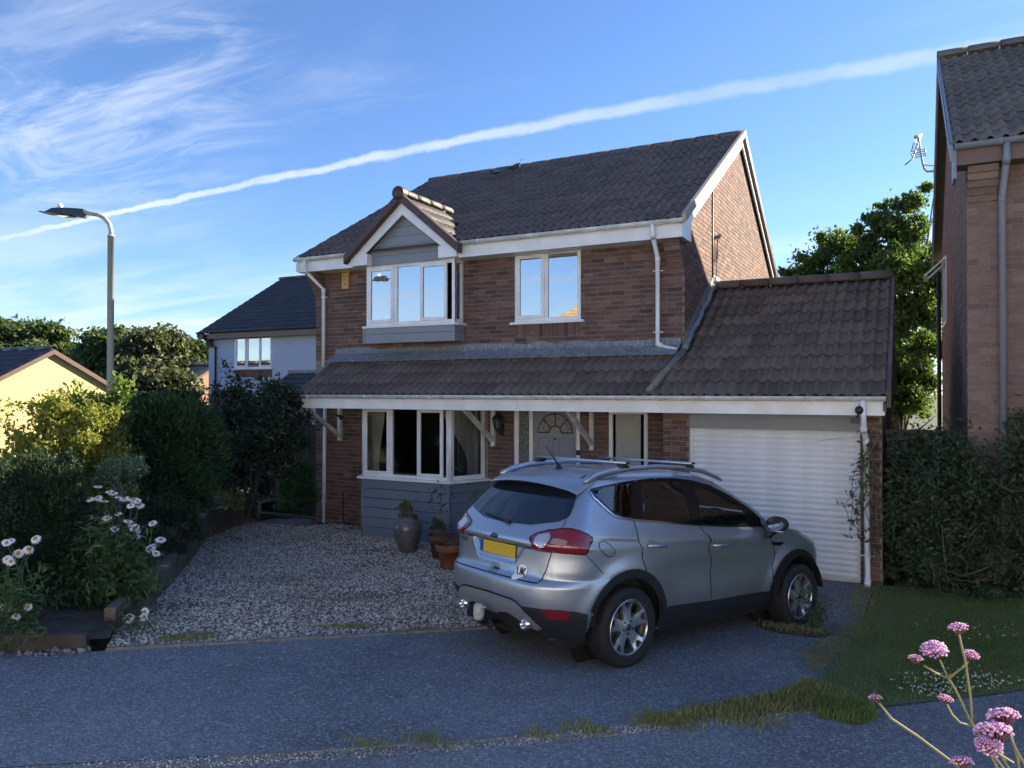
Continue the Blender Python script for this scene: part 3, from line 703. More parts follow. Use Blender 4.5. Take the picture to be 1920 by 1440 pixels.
# white verge tiles and bargeboards of the right-hand gable, plain verge on the left
for i in range(15):
    a = EY+.02+i*(RY-EY-.02)/15; b = a+(RY-EY-.02)/15-.012; za, zb = EZ+.045+SL*(a-EY), EZ+.045+SL*(b-EY)
    MB().prism([(a, za-.135), (b, zb-.135), (b, zb), (a, za)], 'x', -2.905, -2.845).build('verge_tile', MT['vergewhite'], H)
def barge(x0, x1, m, name='bargeboard', back=True, d0=.10, d1=.27):
    for sgn in (1, -1) if back else (1,):
        y0, y1 = (EY+.03, RY) if sgn > 0 else (2*RY-EY-.03, RY)
        q = [(y0, EZ-d1), (y1, EZ+SL*(RY-EY-.03)-d1), (y1, EZ+SL*(RY-EY-.03)-d0), (y0, EZ-d0)]
        MB().prism(q, 'x', x0, x1).build(name, m, H)
barge(-2.935, -2.905, MT['upvc']); barge(-10.22, -10.19, MT['upvc'])
for i in range(15):
    a = RY+i*(RY-EY-.02)/15; za = EZ+SL*(RY-EY)-SL*(a-RY); zb = za-SL*(RY-EY-.02)/15
    MB().prism([(a, za-.15), (a+.28, zb-.15), (a+.28, zb+.03), (a, za+.03)], 'x', -2.905, -2.85).build('verge_tile', MT['tile'], H)
MB().prism([(EY+.04, EZ-.28), (WY+.1, EZ-.28), (WY+.1, EZ+.1), (EY+.04, EZ-.09)], 'x', -2.94, -2.90).build('box_end', MT['upvc'], H)
MB().prism([(EY+.04, EZ-.28), (WY+.1, EZ-.28), (WY+.1, EZ+.1), (EY+.04, EZ-.09)], 'x', -10.19, -10.16).build('box_end', MT['upvc'], H)
# eaves
for a, b in ((-10.16, -8.86), (-6.68, -2.94)):
    MB().box(a, b, 10.86, 10.88, EZ-.275, EZ-.03).build('fascia', MT['upvc'], H)
    MB().box(a, b, 10.88, WY+.02, EZ-.272, EZ-.258).build('soffit', MT['upvc'], H)
gutter(H, (-10.23, 10.80, 4.965), (-8.93, 10.80, 4.965), MT['upvc_old'])
gutter(H, (-6.62, 10.80, 4.965), (-2.87, 10.80, 4.965), MT['upvc_old'])
downpipe(H, [(-9.98, 10.80, 4.93), (-9.98, 10.80, 4.74), (-9.84, 11.16, 4.42), (-9.84, 11.16, 2.95)], MT['upvc'], clips=[(-9.84, 11.16, 4.27)])
downpipe(H, [(-9.80, 11.16, 2.22), (-9.82, 11.16, .02)], MT['upvc'], clips=[(-9.82, 11.16, .42)])
downpipe(H, [(-3.33, 10.80, 4.93), (-3.33, 10.80, 4.78), (-3.36, 11.15, 4.50), (-3.36, 11.15, 3.20), (-3.06, 11.10, 3.10)], MT['upvc'], clips=[(-3.36, 11.15, 4.30), (-3.36, 11.15, 3.38)])
# gable: black cable, small white window, flue plate
MB().tube([(-2.962, 13.0, 3.6), (-2.962, 13.0, 6.0)], .012, 8).build('cable', MT['black'], H)
cw = MB(); cw.box(-3.0, -2.95, 16.55, 17.05, 4.05, 4.11).box(-3.0, -2.95, 16.55, 17.05, 4.56, 4.62).box(-3.0, -2.95, 16.55, 16.61, 4.05, 4.62).box(-3.0, -2.95, 16.99, 17.05, 4.05, 4.62)
cw = cw.build('window', MT['upvc'], H); cw['label'] = 'small white gable window just above the garage ridge'
MB().add([(-2.968, 16.6, 4.1), (-2.968, 17.0, 4.1), (-2.968, 17.0, 4.57), (-2.968, 16.6, 4.57)], [(0, 1, 2, 3)]).build('pane', MT['glass_low'], cw)
bevel(MB().box(-2.975, -2.93, 13.12, 13.42, 4.0, 4.45).build('flue_cover', MT['upvc'], H), .01)
# ------------ small gable and oriel bay, first floor
OY = 10.90
dl = MB(); y0 = 10.70
def dq(side):
    x1 = DX+side*1.17; z1 = dorm(x1); yb = lambda z: EY+(z-EZ)/SL+.12
    v = [(x1, y0, z1), (x1, yb(z1), z1), (DX, yb(DZ), DZ), (DX, y0, DZ)]
    v = [(a, b, c-.03) for a, b, c in v]; dl.add(v, [(0, 1, 2, 3) if side > 0 else (3, 2, 1, 0)])
dq(1); dq(-1); dl.build('gable_roof', MT['tile'], H)
dn = math.atan(DP); cd_, sd_ = math.cos(dn), math.sin(dn); DLN = 1.17/cd_
above = lambda c: c.z > EZ+SL*(c.y-EY)-.05
tile_field(H, (DX+1.17, 10.76, dorm(DX+1.17)-.02), (0, 1, 0), (-cd_, 0, sd_), 6, 4, MT['tile2'], above, gauge=DLN/4.25, cover=.3)
tile_field(H, (DX-1.17, 10.76+1.8, dorm(DX-1.17)-.02), (0, -1, 0), (cd_, 0, sd_), 6, 4, MT['tile'], above, gauge=DLN/4.25, cover=.3)
ridge_tiles(H, (DX, 10.72, DZ+.0), (DX, 12.30, DZ+.0), .105, MT['tile2'], .4)
for s in (1, -1):
    n = 5
    for i in range(n):
        a, b = i*1.19/n, (i+1)*1.19/n; xa, xb = DX+s*a, DX+s*(b+.012); zz = .045
        mb = MB(); mb.prism([(xa, dorm(xa)-.12+.004*(i % 2)), (xb, dorm(xb)-.12), (xb, dorm(xb)+zz), (xa, dorm(xa)+zz)], 'y', 10.665-.004*(i % 2), 10.80)
        bevel(mb.build('verge_cap', MT['verge'], H), .02, 3)
    o, i_ = 1.17, .0
    P0 = [(DX, DZ-.10), (DX+s*1.06, dorm(DX+s*1.06)-.10), (DX+s*1.06, dorm(DX+s*1.06)-.225), (DX+s*.74, dorm(DX+s*.74)-.29), (DX, DZ-.335)]
    MB().prism(P0, 'y', 10.775, 10.805).build('bargeboard', MT['upvc'], H)
    bx0, bx1 = DX+s*.745, DX+s*1.105
    bevel(MB().box(bx0, bx1, 10.765, WY, 4.725, 4.925).build('box_end', MT['upvc'], H), .004)
mb = MB(); mb.lathe([(0, -.02), (.115, -.02), (.118, 0), (.118, .12)], (DX, 10.665, DZ+.015), 20, 'y'); mb.build('ridge_end_cap', MT['verge'], H)
# cladding boards in the gable triangle
zb0 = 4.725; bh = .158
for i in range(6):
    za, zb = zb0+i*bh, zb0+(i+1)*bh-.006
    hw = lambda z: max(.0, min(.86, (DZ-.25-z)/DP))
    if hw(za) < .03: break
    pts = [(DX-hw(za), za), (DX+hw(za), za), (DX+hw(zb), zb), (DX-hw(zb), zb)] if hw(zb) > 0.01 else [(DX-hw(za), za), (DX+hw(za), za), (DX, za+hw(za)*DP)]
    MB().prism(pts, 'y', OY+.002*(i % 2), OY+.03).build('cladding_board', MT['grey'], H)
MB().box(DX-.9, DX+.9, OY+.031, OY+.05, 4.73, 5.65).prism([(DX-.9, 4.73), (DX+.9, 4.73), (DX, 5.5)], 'y', OY+.052, OY+.06)
OX0, OX1, OZ0, OZ1 = -8.66, -6.80, 3.655, 4.73; OFY = 10.95
pn = [(bpx(a, 560, OFY+.02).x, bpx(b, 560, OFY+.02).x) for a, b in ((694, 738), (746, 788.5), (791, 838.5))]
casement(H, OX0, OX1, OZ0, OZ1, OFY, pn, .06, (0, 2), None, MT['glass_up'], True, .06, .05, 'three-light white oriel window over the front bay')
rt = casement(H, 0, .27, OZ0, OZ1, 0, [(.06, .21)], .06, (), None, MT['glass_up'], False, name='window')
xform(rt, Matrix.Translation((OX1, OFY+.01, 0)) @ Matrix(((0, -1, 0, 0), (1, 0, 0, 0), (0, 0, 1, 0), (0, 0, 0, 1))))
for s in (0,):
    MB().box(OX0, OX0+.05, OFY+.06, WY, OZ0, OZ1).build('side_panel', MT['upvc'], H)
bevel(MB().box(OX1-.02, OX1+.07, OFY-.02, WY, OZ0-.042, OZ0-.003).build('sill', MT['upvc'], H), .005)
for i, (za, zb) in enumerate(((3.345, 3.50), (3.506, 3.612))):
    MB().box(OX0-.045, OX1+.0, OFY-.035, OFY-.012, za, zb).build('cladding_board', MT['grey'], H)
    MB().box(OX1+.001, OX1+.022, OFY-.034, WY, za, zb).build('cladding_board', MT['grey'], H)
for x in (OX0-.05, OX1-.012):
    MB().box(x, x+.035, OFY-.042, OFY-.010, 3.342, 3.614).build('corner_trim', MT['grey'], H)
MB().box(OX0-.04, OX1, OFY-.01, WY, 3.35, 3.40).build('oriel_floor', MT['grey'], H)
# second first-floor window
pn = [(bpx(a, 540, w2y+.03).x, bpx(b, 540, w2y+.03).x) for a, b in ((967, 1021), (1029, 1082.5))]
pn[0] = (w2[0]+.06, pn[0][1]); pn[1] = (pn[1][0], w2[1]-.06)
cw2 = casement(H, w2[0]+.004, w2[1]-.004, w2[2], w2[3]-.01, w2y, pn, .06, (0,), None, MT['glass_up'], True, .06, .07, 'two-light white bedroom window with venetian blinds')
bl = MB()
for i in range(44):
    z = w2[2]+.05+i*.0245; bl.box(w2[0]+.07, w2[1]-.07, w2y+.10, w2y+.122, z, z+.004)
bl.build('venetian_blind', MT['blind'], H, kind='stuff')
# ------------ ground-floor splayed bay
BX0, BX1, BYF = -8.40, -6.66, 10.55; BL, BRR = (-8.71, WY), (-6.35, WY)
pn = [(bpx(a, 830, BYF+.02).x, bpx(b, 830, BYF+.02).x) for a, b in ((686, 731), (737, 782.5), (786, 831))]
bw = casement(H, BX0, BX1, 1.035, 2.24, BYF, pn, .055, (0, 2), None, MT['glass_low'], False, label='three-light white bay window with dark panes beside the front door')
def angled(p, q, nm):
    L = math.hypot(q[0]-p[0], q[1]-p[1]); a = math.atan2(q[1]-p[1], q[0]-p[0])
    M = Matrix.Translation((p[0], p[1], 0)) @ Matrix.Rotation(a, 4, 'Z')
    c = casement(H, .03, L-.02, 1.035, 2.24, 0, [(.10, L-.08)], .07, (), None, MT['glass_low'], False); xform(c, M)
    for i in range(6):
        b = MB().box(0, L, -.01+.0, .02, .02+i*.163, .02+(i+1)*.163-.008); o = b.build('cladding_board', MT['greyblue'], H); xform(o, M)
    return M, L
angled((BX1, BYF), BRR, 'r'); angled(BL, (BX0, BYF), 'l')
for i in range(6):
    o = MB().box(BX0-.03, BX1+.03, BYF-.035, BYF+.0, .02+i*.163, .02+(i+1)*.163-.008).build('cladding_board', MT['greyblue'], H); bevel(o, .006)
for x in (BX0, BX1):
    MB().tube([(x, BYF-.005, .0), (x, BYF-.005, 1.0)], .035, 10).build('corner_trim', MT['greyblue'], H)
    MB().tube([(x, BYF+.03, 1.03), (x, BYF+.03, 2.24)], .045, 10).build('corner_post', MT['upvc'], H)
sp = [(BL[0]-.10, WY), (BX0-.08, BYF-.085), (BX1+.08, BYF-.085), (BRR[0]+.10, WY)]
bevel(MB().prism(sp, 'z', .995, 1.036).build('sill', MT['upvc'], H), .006)
MB().prism([(BL[0], WY), (BX0, BYF+.02), (BX1, BYF+.02), (BRR[0], WY)], 'z', 2.245, 2.27).build('bay_ceiling', MT['upvc'], H)
def drape(pts, z0, z1, amp, per, name, m, tie=None):
    mb = MB(); n = 50; loops = []
    for z in (np.linspace(z1, z0, 9)):
        f = 1.0
        if tie: f = 1-tie*math.sin(min(1, (z1-z)/(z1-z0)*1.25)*math.pi/2)**2
        loops.append([(pts[0][0]+(pts[1][0]-pts[0][0])*k/n*f, pts[0][1]+(pts[1][1]-pts[0][1])*k/n*f+amp*math.sin(k*per), z) for k in range(n+1)])
    mb.loft(loops, 0, False); return mb.build(name, m, H)
drape([(-6.44, 11.10), (-6.95, 10.80)], 1.0, 2.22, .022, 1.05, 'curtain', MT['curtain'], .72)
drape([(-8.50, 10.80), (-8.10, 10.74)], 1.0, 2.22, .022, 1.05, 'curtain', MT['curtain'], .35)
# rooms seen through the panes
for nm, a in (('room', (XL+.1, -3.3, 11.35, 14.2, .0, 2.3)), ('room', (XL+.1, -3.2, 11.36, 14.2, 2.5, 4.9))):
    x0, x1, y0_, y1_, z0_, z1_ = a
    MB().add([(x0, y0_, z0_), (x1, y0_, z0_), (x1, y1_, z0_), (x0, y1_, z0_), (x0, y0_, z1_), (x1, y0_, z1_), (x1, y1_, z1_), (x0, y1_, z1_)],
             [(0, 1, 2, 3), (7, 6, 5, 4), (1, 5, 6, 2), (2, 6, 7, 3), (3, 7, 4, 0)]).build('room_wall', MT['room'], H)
# ------------ front door set, side light and hall window
FY = WY-.004
def gxp(x, y=815): return bpx(x, y, FY).x
mb = MB(); x0, x1 = dr[0], dr[1]; xs = [gxp(964), gxp(972), gxp(992), gxp(998.5), gxp(1080.5), gxp(1087)]
for a, b in ((xs[0], xs[1]), (xs[2], xs[3]), (xs[4], xs[5])): mb.box(a, b, FY, FY+.08, .05, 2.20)
mb.box(xs[0], xs[5], FY+.001, FY+.08, 2.17, 2.21)
df = bevel(mb.build('door_frame', MT['upvc'], H), .005)
MB().add([(xs[1], FY+.03, .05), (xs[2], FY+.03, .05), (xs[2], FY+.03, 2.18), (xs[1], FY+.03, 2.18)], [(0, 1, 2, 3)]).build('pane', MT['obs_dark'], df)
DYF = FY+.03
door = bevel(MB().box(xs[3]+.004, xs[4]-.004, DYF, DYF+.045, .06, 2.165).build('front_door', MT['grey'], H), .004); door['label'] = 'grey panelled front door with a leaded fanlight'
dcx = (gxp(1007.8)+gxp(1072.5))/2; R0 = (gxp(1072.5)-gxp(1007.8))/2; zc = bpx(1040, 811.5, FY).z; R1 = R0*.36
def sector(a0, a1, r0, r1, n=8):
    return [(dcx+r1*math.cos(a0+(a1-a0)*i/n), zc+r1*math.sin(a0+(a1-a0)*i/n)) for i in range(n+1)]+[(dcx+r0*math.cos(a1-(a1-a0)*i/n), zc+r0*math.sin(a1-(a1-a0)*i/n)) for i in range(n+1)]
for k in range(4):
    a0, a1 = math.pi*k/4+.03, math.pi*(k+1)/4-.03
    MB().prism(sector(a0, a1, R1, R0), 'y', DYF-.010, DYF-.002).build('fan_pane', MT['obs_lit'], door)
for k in range(5):
    a = math.pi*k/4; c_, s_ = math.cos(a), math.sin(a)
    MB().tube([(dcx+R1*c_, DYF-.010, zc+R1*s_), (dcx+R0*c_, DYF-.010, zc+R0*s_)], .009, 6).build('glazing_bar', MT['black'], door)
for r in (R1, R0): MB().tube([(dcx+r*math.cos(math.pi*i/16), DYF-.010, zc+r*math.sin(math.pi*i/16)) for i in range(17)], .009, 6).build('glazing_bar', MT['black'], door)
for a, b in ((gxp(1006.5), gxp(1035.5)), (gxp(1045), gxp(1074.5))):
    for (za, zb) in ((1.02, bpx(1040, 819.5, FY).z), (.25, .90)):
        mb = MB(); w = .022
        mb.box(a, b, DYF-.012, DYF-.001, zb-w, zb).box(a, b, DYF-.012, DYF-.001, za, za+w).box(a, a+w, DYF-.012, DYF-.001, za+w, zb-w).box(b-w, b, DYF-.012, DYF-.001, za+w, zb-w)
        mb.box(a+.06, b-.06, DYF-.008, DYF-.001, za+.06, zb-.06); bevel(mb.build('door_panel', MT['grey'], door), .006)
MB().ball((dcx, DYF-.01, bpx(1040, 823, FY).z), .017).build('spyhole', MT['black'], door)
MB().box(gxp(1001)-.015, gxp(1001)+.02, DYF-.02, DYF, bpx(1001, 840, FY).z, bpx(1001, 833, FY).z).build('lock', MT['brass'], door)
bevel(MB().box(gxp(1080.5), gxp(1087.5), FY-.03, FY+.0, bpx(1083, 853, FY).z, bpx(1083, 844, FY).z).build('doorbell', MT['black'], H), .004)
pn = [(gxp(1154), gxp(1200))]
hw_ = casement(H, w3[0]+.004, w3[1]-.004, w3[2], w3[3], FY, pn, .06, (), None, MT['obs_pale'], True, .06, .04, 'tall white hall window with frosted glass right of the door')
# ------------ canopy and garage roof
CY0, CZ0 = 10.07, 2.455; crun = 13.1-CY0; GS = .592; ga = math.atan(GS); cg, sg_ = math.cos(ga), math.sin(ga)
def cz(y): return CZ0+GS*(y-CY0)
MB().add([(-9.55, CY0, CZ0-.035), (-2.98, CY0, CZ0-.035), (-2.98, WY, cz(WY)-.035), (-9.55, WY, cz(WY)-.035)], [(0, 1, 2, 3)]).build('canopy_roof', MT['tile_low'], H)
MB().add([(-2.98, CY0, CZ0-.035), (-.25, CY0, CZ0-.035), (-.25, 13.1, cz(13.1)-.035), (-2.98, 13.1, cz(13.1)-.035), (-.25, 16.1, CZ0-.035), (-2.98, 16.1, CZ0-.035)], [(0, 1, 2, 3), (3, 2, 4, 5)]).build('garage_roof', MT['tile_low'], H)
tile_field(H, (-9.56, CY0-.0, CZ0-.03), (1, 0, 0), (0, cg, sg_), 31, 10, MT['tile_low'], lambda c: c.y < WY-.02 or c.x > -2.95, gauge=.345, cover=.3005, single=230)
ridge_tiles(H, (-2.97, 13.1, cz(13.1)-.01), (-.24, 13.1, cz(13.1)-.01), .12, MT['tile_low'])
for i in range(10):
    a = CY0+.0+i*3.0/10; b = a+.30-.012; MB().prism([(a, cz(a)-.15), (b, cz(b)-.15), (b, cz(b)+.045), (a, cz(a)+.045)], 'x', -.262, -.215).build('verge_tile', MT['tile_low'], H)
MB().prism([(CY0+.03, cz(CY0)-.2), (13.1, cz(13.1)-.2), (13.1, cz(13.1)-.1), (CY0+.03, cz(CY0)-.1)], 'x', -.30, -.265).build('bargeboard', MT['verge'], H)
mb = MB(); mb.box(-9.42, -5.2, 10.12, 10.14, 2.205, 2.405); mb.build('fascia', MT['upvc'], H)
MB().box(-5.197, -.30, 10.12, 10.141, 2.205, 2.405).build('fascia', MT['upvc'], H)
MB().box(-.30, -.285, 10.119, 10.55, 2.205, 2.40).build('box_end', MT['upvc'], H)
MB().box(-9.42, -3.10, 10.14, WY-.01, 2.26, 2.275).build('soffit', MT['upvc'], H)
MB().box(-3.10, -.33, 10.14, 10.55, 2.258, 2.273).build('soffit', MT['upvc'], H)
MB().prism([(10.13, 2.21), (WY, 2.21), (WY, cz(WY)-.05), (10.13, 2.42)], 'x', -9.44, -9.42).build('canopy_end', MT['upvc'], H)
gutter(H, (-9.50, 10.05, 2.43), (-.27, 10.05, 2.43), MT['upvc_old'], .055, .62)
downpipe(H, [(-.515, 10.05, 2.40), (-.51, 10.06, 2.05), (-.50, 10.42, 1.90), (-.49, 10.47, .16), (-.49, 10.40, .07)], MT['upvc'], clips=[(-.49, 10.47, .45)])
# lead: canopy apron, stepped flashing, roll
xx = np.linspace(-9.60, -3.03, 160); loops = []
ra = np.random.default_rng(4); wob = np.interp(xx, np.linspace(-9.7, -3, 24), ra.normal(size=24)); tf = .5+.5*np.cos(xx*41.9)
for k_, (y, dz_) in enumerate(((10.93, .058), (11.0, .066), (WY-.045, .062), (WY-.014, .075), (WY-.011, .150))):
    loops.append([(x, y-.018*w*(k_ < 2)-.015*c*(k_ == 0), cz(y)+dz_+.010*c*(k_ < 2)+(.015*w if k_ == 4 else 0)) for x, w, c in zip(xx, wob, tf)])
MB().loft(loops, 0, False, False, True).build('lead_apron', MT['lead'], H)
for i in range(15):
    y = WY+.02+i*.125; z = cz(y)+.05
    MB().prism([(y, z-.02), (y+.14, z+.06), (y+.14, z+.27), (y+.02, z+.20)], 'x', -2.972-.0, -2.958+.003*(i % 2)).build('lead_step', MT['lead'], H)
pts = [(-2.94+.012*math.sin(t*19), y, cz(y)+.075) for t, y in zip(np.linspace(0, 1, 20), np.linspace(11.06, 13.0, 20))]
MB().tube(pts, [.045+.008*math.sin(i*2.1) for i in range(20)], 8).build('lead_roll', MT['lead'], H)
MB().tube([(-2.95+.0, 11.1, cz(11.1)+.03), (-3.06, 10.6, cz(10.6)+.03), (-3.17, 10.08, cz(10.08)+.03)], .05, 8).build('mortar_fillet', MT['concrete'], H)
# ------------ garage front
MB().box(-2.74, -.575, GYF+.012, GYF+.05, 1.985, 2.258).build('lintel_panel', MT['grey'], H)
gd = MB().box(-2.75, -.565, GYF+.11, GYF+.14, .06, 2.05).build('garage_door', MT['upvc'], H); gd['label'] = 'white roller garage door of narrow curved slats'
sl0 = .105; pitch = .0765; prof = [(0, 0), (.004, .006), (-.006, .018), (-.014, .038), (-.012, .058), (-.003, .070), (.002, .0745)]
mb = MB(); n = len(prof)
vs = [(-2.74, d, z) for d, z in prof]+[(-.575, d, z) for d, z in prof]; mb.add(vs, [(i, n+i, n+i+1, i+1) for i in range(n-1)], 0, True); slm = mb.mesh('slat', MT['upvc'])
for i in range(25):
    o = D.objects.new('slat', slm); COL.objects.link(o); par(o, gd); o.location = (0, GYF+.085, sl0+i*pitch)
for x in (-2.74, -.605): MB().box(x, x+.03, GYF+.05, GYF+.12, .08, 1.985).build('door_guide', MT['upvc'], H)
# ------------ gallows brackets
for X_ in (-9.46, -6.19, -4.43):
    mb = MB(); mb.box(X_-.035, X_+.035, WY-.085, WY-.008, 1.575, 2.26)
    b = bevel(mb.build('gallows_bracket', MT['upvc_old'], H), .006)
    s = Vector((X_, WY-.075, 1.68)); e = Vector((X_, 10.22, 2.235)); d = (e-s).normalized(); u = Vector((0, -d.z, d.y))*.034
    vs = [p+q+Vector((sx*.03, 0, 0)) for p in (s, e) for q in (u, -u) for sx in (-1, 1)]
    MB().add(vs, [(0, 1, 3, 2), (4, 6, 7, 5), (0, 4, 5, 1), (1, 5, 7, 3), (3, 7, 6, 2), (2, 6, 4, 0)]).build('brace', MT['upvc_old'], b)
    MB().box(X_-.034, X_+.034, 10.2, WY-.09, 2.235, 2.262).build('top_rail', MT['upvc_old'], b)
MB().tube([(-9.40, 11.20, .62), (-9.40, 11.20, .12), (-9.36, 11.19, .07), (-9.1, 11.18, .05)], .012, 6).build('cable', MT['black'], H)
MB().box(-10.0, -9.7, 11.0, 11.2, -.06, .02).build('drain_surround', MT['black'], H)
# ------------ fittings screwed to the walls
AX0, AX1 = bpx(641.5, 530, WY-.05).x, bpx(653.5, 530, WY-.05).x; AZ0, AZ1 = 4.40, 4.73
al = thing('alarm_box', ((AX0+AX1)/2, WY, AZ0), 'yellow burglar alarm box high on the brick wall left of the oriel window', 'alarm box')
bevel(MB().box(AX0, AX1, WY-.065, WY-.007, AZ0, AZ1).build('cover', MT['yellow'], al), .008)
def lettering(parent, body, size, M, m, sx=1., name='lettering', bold=.0):
    V, F = text_mesh(body, size, sx, bold); me = D.meshes.new(name); me.from_pydata(V.tolist(), [], F); me.materials.append(m); me.transform(M); return link(name, me, parent)
RX = Matrix.Rotation(math.radians(90), 4, 'X')
for tx, sz, zf, sx in (('TONLA', .042, .90, 1.), ('A-Q', .06, .70, 1.), ('0137', .042, .49, 1.), ('1 14', .03, .355, 1.), ('0137888', .034, .24, .8)):
    lettering(al, tx, sz, Matrix.Translation(((AX0+AX1)/2-.003, WY-.0665, AZ0+(AZ1-AZ0)*zf)) @ RX, MT['ink'], sx*.85, bold=.001)
LX = bpx(932.5, 793, 11.05).x
la = thing('wall_lantern', (LX, WY, 1.85), 'black coach lantern on the brickwork left of the front door', 'lantern')
lz = bpx(932, 793, 11.05).z
mb = MB(); mb.box(LX-.03, LX+.03, WY-.03, WY-.007, lz-.22, lz-.02); mb.tube([(LX, WY-.03, lz-.15), (LX, WY-.12, lz-.17), (LX, WY-.18, lz-.11)], .012, 8); mb.build('wall_bracket', MT['blackmetal'], la)
mb = MB(); cyy = WY-.18
for r, z in ((.055, -.10), (.06, -.09)): pass
mb.lathe([(0, -.11), (.055, -.11), (.055, -.095)], (LX, cyy, lz), 6); mb.lathe([(.105, .065), (.11, .075), (.04, .13), (.02, .15), (.0, .17)], (LX, cyy, lz), 6)
for k in range(6):
    a = math.pi/3*k; mb.tube([(LX+.052*math.cos(a), cyy+.052*math.sin(a), lz-.10), (LX+.098*math.cos(a), cyy+.098*math.sin(a), lz+.07)], .007, 5)
mb.build('frame', MT['blackmetal'], la)
mb = MB(); mb.lathe([(.05, -.095), (.094, .065)], (LX, cyy, lz), 6, sm=False); mb.build('glass', glass_mat('lantern_glass', (.8, .8, .75), .1), la)
MB().lathe([(0, -.09), (.018, -.09), (.02, -.02), (.028, .0), (.02, .03), (0, .035)], (LX, cyy, lz), 10).build('bulb', MT['photocell'], la)
cp = bpx(1611, 769, 10.02)
cm = thing('security_camera', tuple(cp), 'black ball security camera under the garage gutter', 'security camera')
MB().ball((cp.x, 10.04, cp.z), .052, 0, 14, 8).build('ball', MT['black'], cm); MB().tube([(cp.x, 10.03, cp.z-.03), (cp.x-.03, 10.02, cp.z-.10)], .014, 8).box(cp.x-.09, cp.x-.0, 9.98, 10.04, cp.z-.16, cp.z-.09).build('lens_body', MT['black'], cm)
MB().tube([(cp.x, 10.05, cp.z), (cp.x, 10.12, cp.z)], .02, 8).build('mount', MT['black'], cm)
cp = bpx(639, 783, 11.1)
cm = thing('security_camera', tuple(cp), 'small black camera fixed to the bracket beside the left downpipe', 'security camera')
MB().ball((cp.x, 11.10, cp.z), .045, 0, 12, 8).build('ball', MT['black'], cm); MB().tube([(cp.x-.01, 11.10, cp.z+.02), (cp.x-.07, 11.04, cp.z+.05)], .022, 8).build('lens_body', MT['black'], cm)
# ================================================================ neighbouring house on the right
N = thing('brick_house', (4, 10.5, 0), 'tall brown brick house with grey tiles and a television aerial, edge-on beside the hedge', 'house')
NX, NY = .59, 10.48; NEZ, NEY = 5.36, 10.12; NS = .605; NR = 14.6; NRZ = NEZ+NS*(NR-NEY)
npoly = [(NY, -.1), (18.7, -.1), (18.7, 5.4), (NR, 7.85), (NY, 5.4)]
wall(N, 'y-', NY, NX, 14.2, -.2, 5.5, [(4.4, 6.2, 3.6, 4.8)], MT['mortar']); wall(N, 'x-', NX, 0, 0, 0, 0, [], MT['mortar'], urange_poly=npoly); wall(N, 'x+', 14.2, 0, 0, 0, 0, [], MT['mortar'], urange_poly=npoly)  # end wall set far right, out of view, so the house shades the foreground
MB().add([(NX, 18.7, -.2), (14.2, 18.7, -.2), (14.2, 18.7, 5.4), (NX, 18.7, 5.4)], [(3, 2, 1, 0)]).build('wall', MT['mortar'], N)
wall_rect('N', 'y-', NY, NX, 4.2, .0, 5.15); wall_rect('N', 'x-', NX, NY, 18.7, 1.5, 7.8, [(16.2, 17.3, 3.75, 5.0)], urange=lambda z: (NY, 18.7) if z < 5.36 else (NY+(z-5.36)/NS, 18.7-(z-5.36)/NS))
lay_bricks('N', N, MT['brick2'], 280, lambda p: p.z < 2.3 and p.y < 11)
na = math.atan(NS); cn, sn = math.cos(na), math.sin(na)
MB().add([(.40, NEY, NEZ-.035), (14.4, NEY, NEZ-.035), (14.4, NR, NRZ-.035), (.40, NR, NRZ-.035), (14.4, 2*NR-NEY, NEZ-.035), (.40, 2*NR-NEY, NEZ-.035)], [(0, 1, 2, 3), (3, 2, 4, 5)]).build('roof', MT['tile2'], N)
tile_field(N, (.395, NEY, NEZ-.03), (1, 0, 0), (0, cn, sn), 46, 15, MT['tile2'], gauge=(NR-NEY)/cn/15.2, cover=.3, single=60)
ridge_tiles(N, (.40, NR, NRZ-.01), (14.4, NR, NRZ-.01), .115, MT['tile2'])
for sgn in (1, -1):
    y0_, y1_ = (NEY, NR) if sgn > 0 else (2*NR-NEY, NR)
    MB().prism([(y0_, NEZ-.22), (y1_, NRZ-.22), (y1_, NRZ-.0), (y0_, NEZ-.0)], 'x', .405, .435).build('bargeboard', MT['grey'], N)
MB().prism([(NEY+.02, NEZ-.42), (NY, NEZ-.42), (NY, NEZ+.1), (NEY+.02, NEZ-.05)], 'x', .436, .47).build('box_end', MT['grey'], N)
MB().box(.47, 14.3, NEY+.06, NEY+.08, NEZ-.26, NEZ-.03).build('fascia', MT['fascia_brown'], N); MB().box(.47, 14.3, NEY+.08, NY, NEZ-.258, NEZ-.24).build('soffit', MT['fascia_brown'], N)
gutter(N, (.45, NEY+.0, NEZ-.04), (14.3, NEY+.0, NEZ-.04), MT['grey'], .055, .9)
dx = bpx(1880, 500, 10.4).x
downpipe(N, [(dx+.02, NEY, NEZ-.08), (dx+.02, NEY, NEZ-.25), (dx, 10.41, NEZ-.62), (dx, 10.41, .2)], MT['grey'], .036)
for i in range(5):
    z = 5.02-.075*i; MB().box(NX-.003, NX+.30, NY-.25+.05*i, NY+.03, z+.004, z+.070).build('corbel_brick', MT['brick2'], N)
    MB().box(NX, NX+.296, NY-.24+.05*i, NY+.03, z-.006, z+.006).build('mortar_joint', MT['mortar'], N)
downpipe(N, [(.52, 18.45, 5.0), (.52, 18.45, .1)], MT['black'], .04)
mb = MB()
for a in ((16.2, 17.3, 3.75, 3.82), (16.2, 17.3, 4.93, 5.0), (16.2, 16.27, 3.82, 4.93), (17.23, 17.3, 3.82, 4.93)): mb.box(NX-.03, NX+.05, *a)
nw = mb.build('window', MT['upvc'], N); nw['label'] = 'white side window with its top light hanging open'
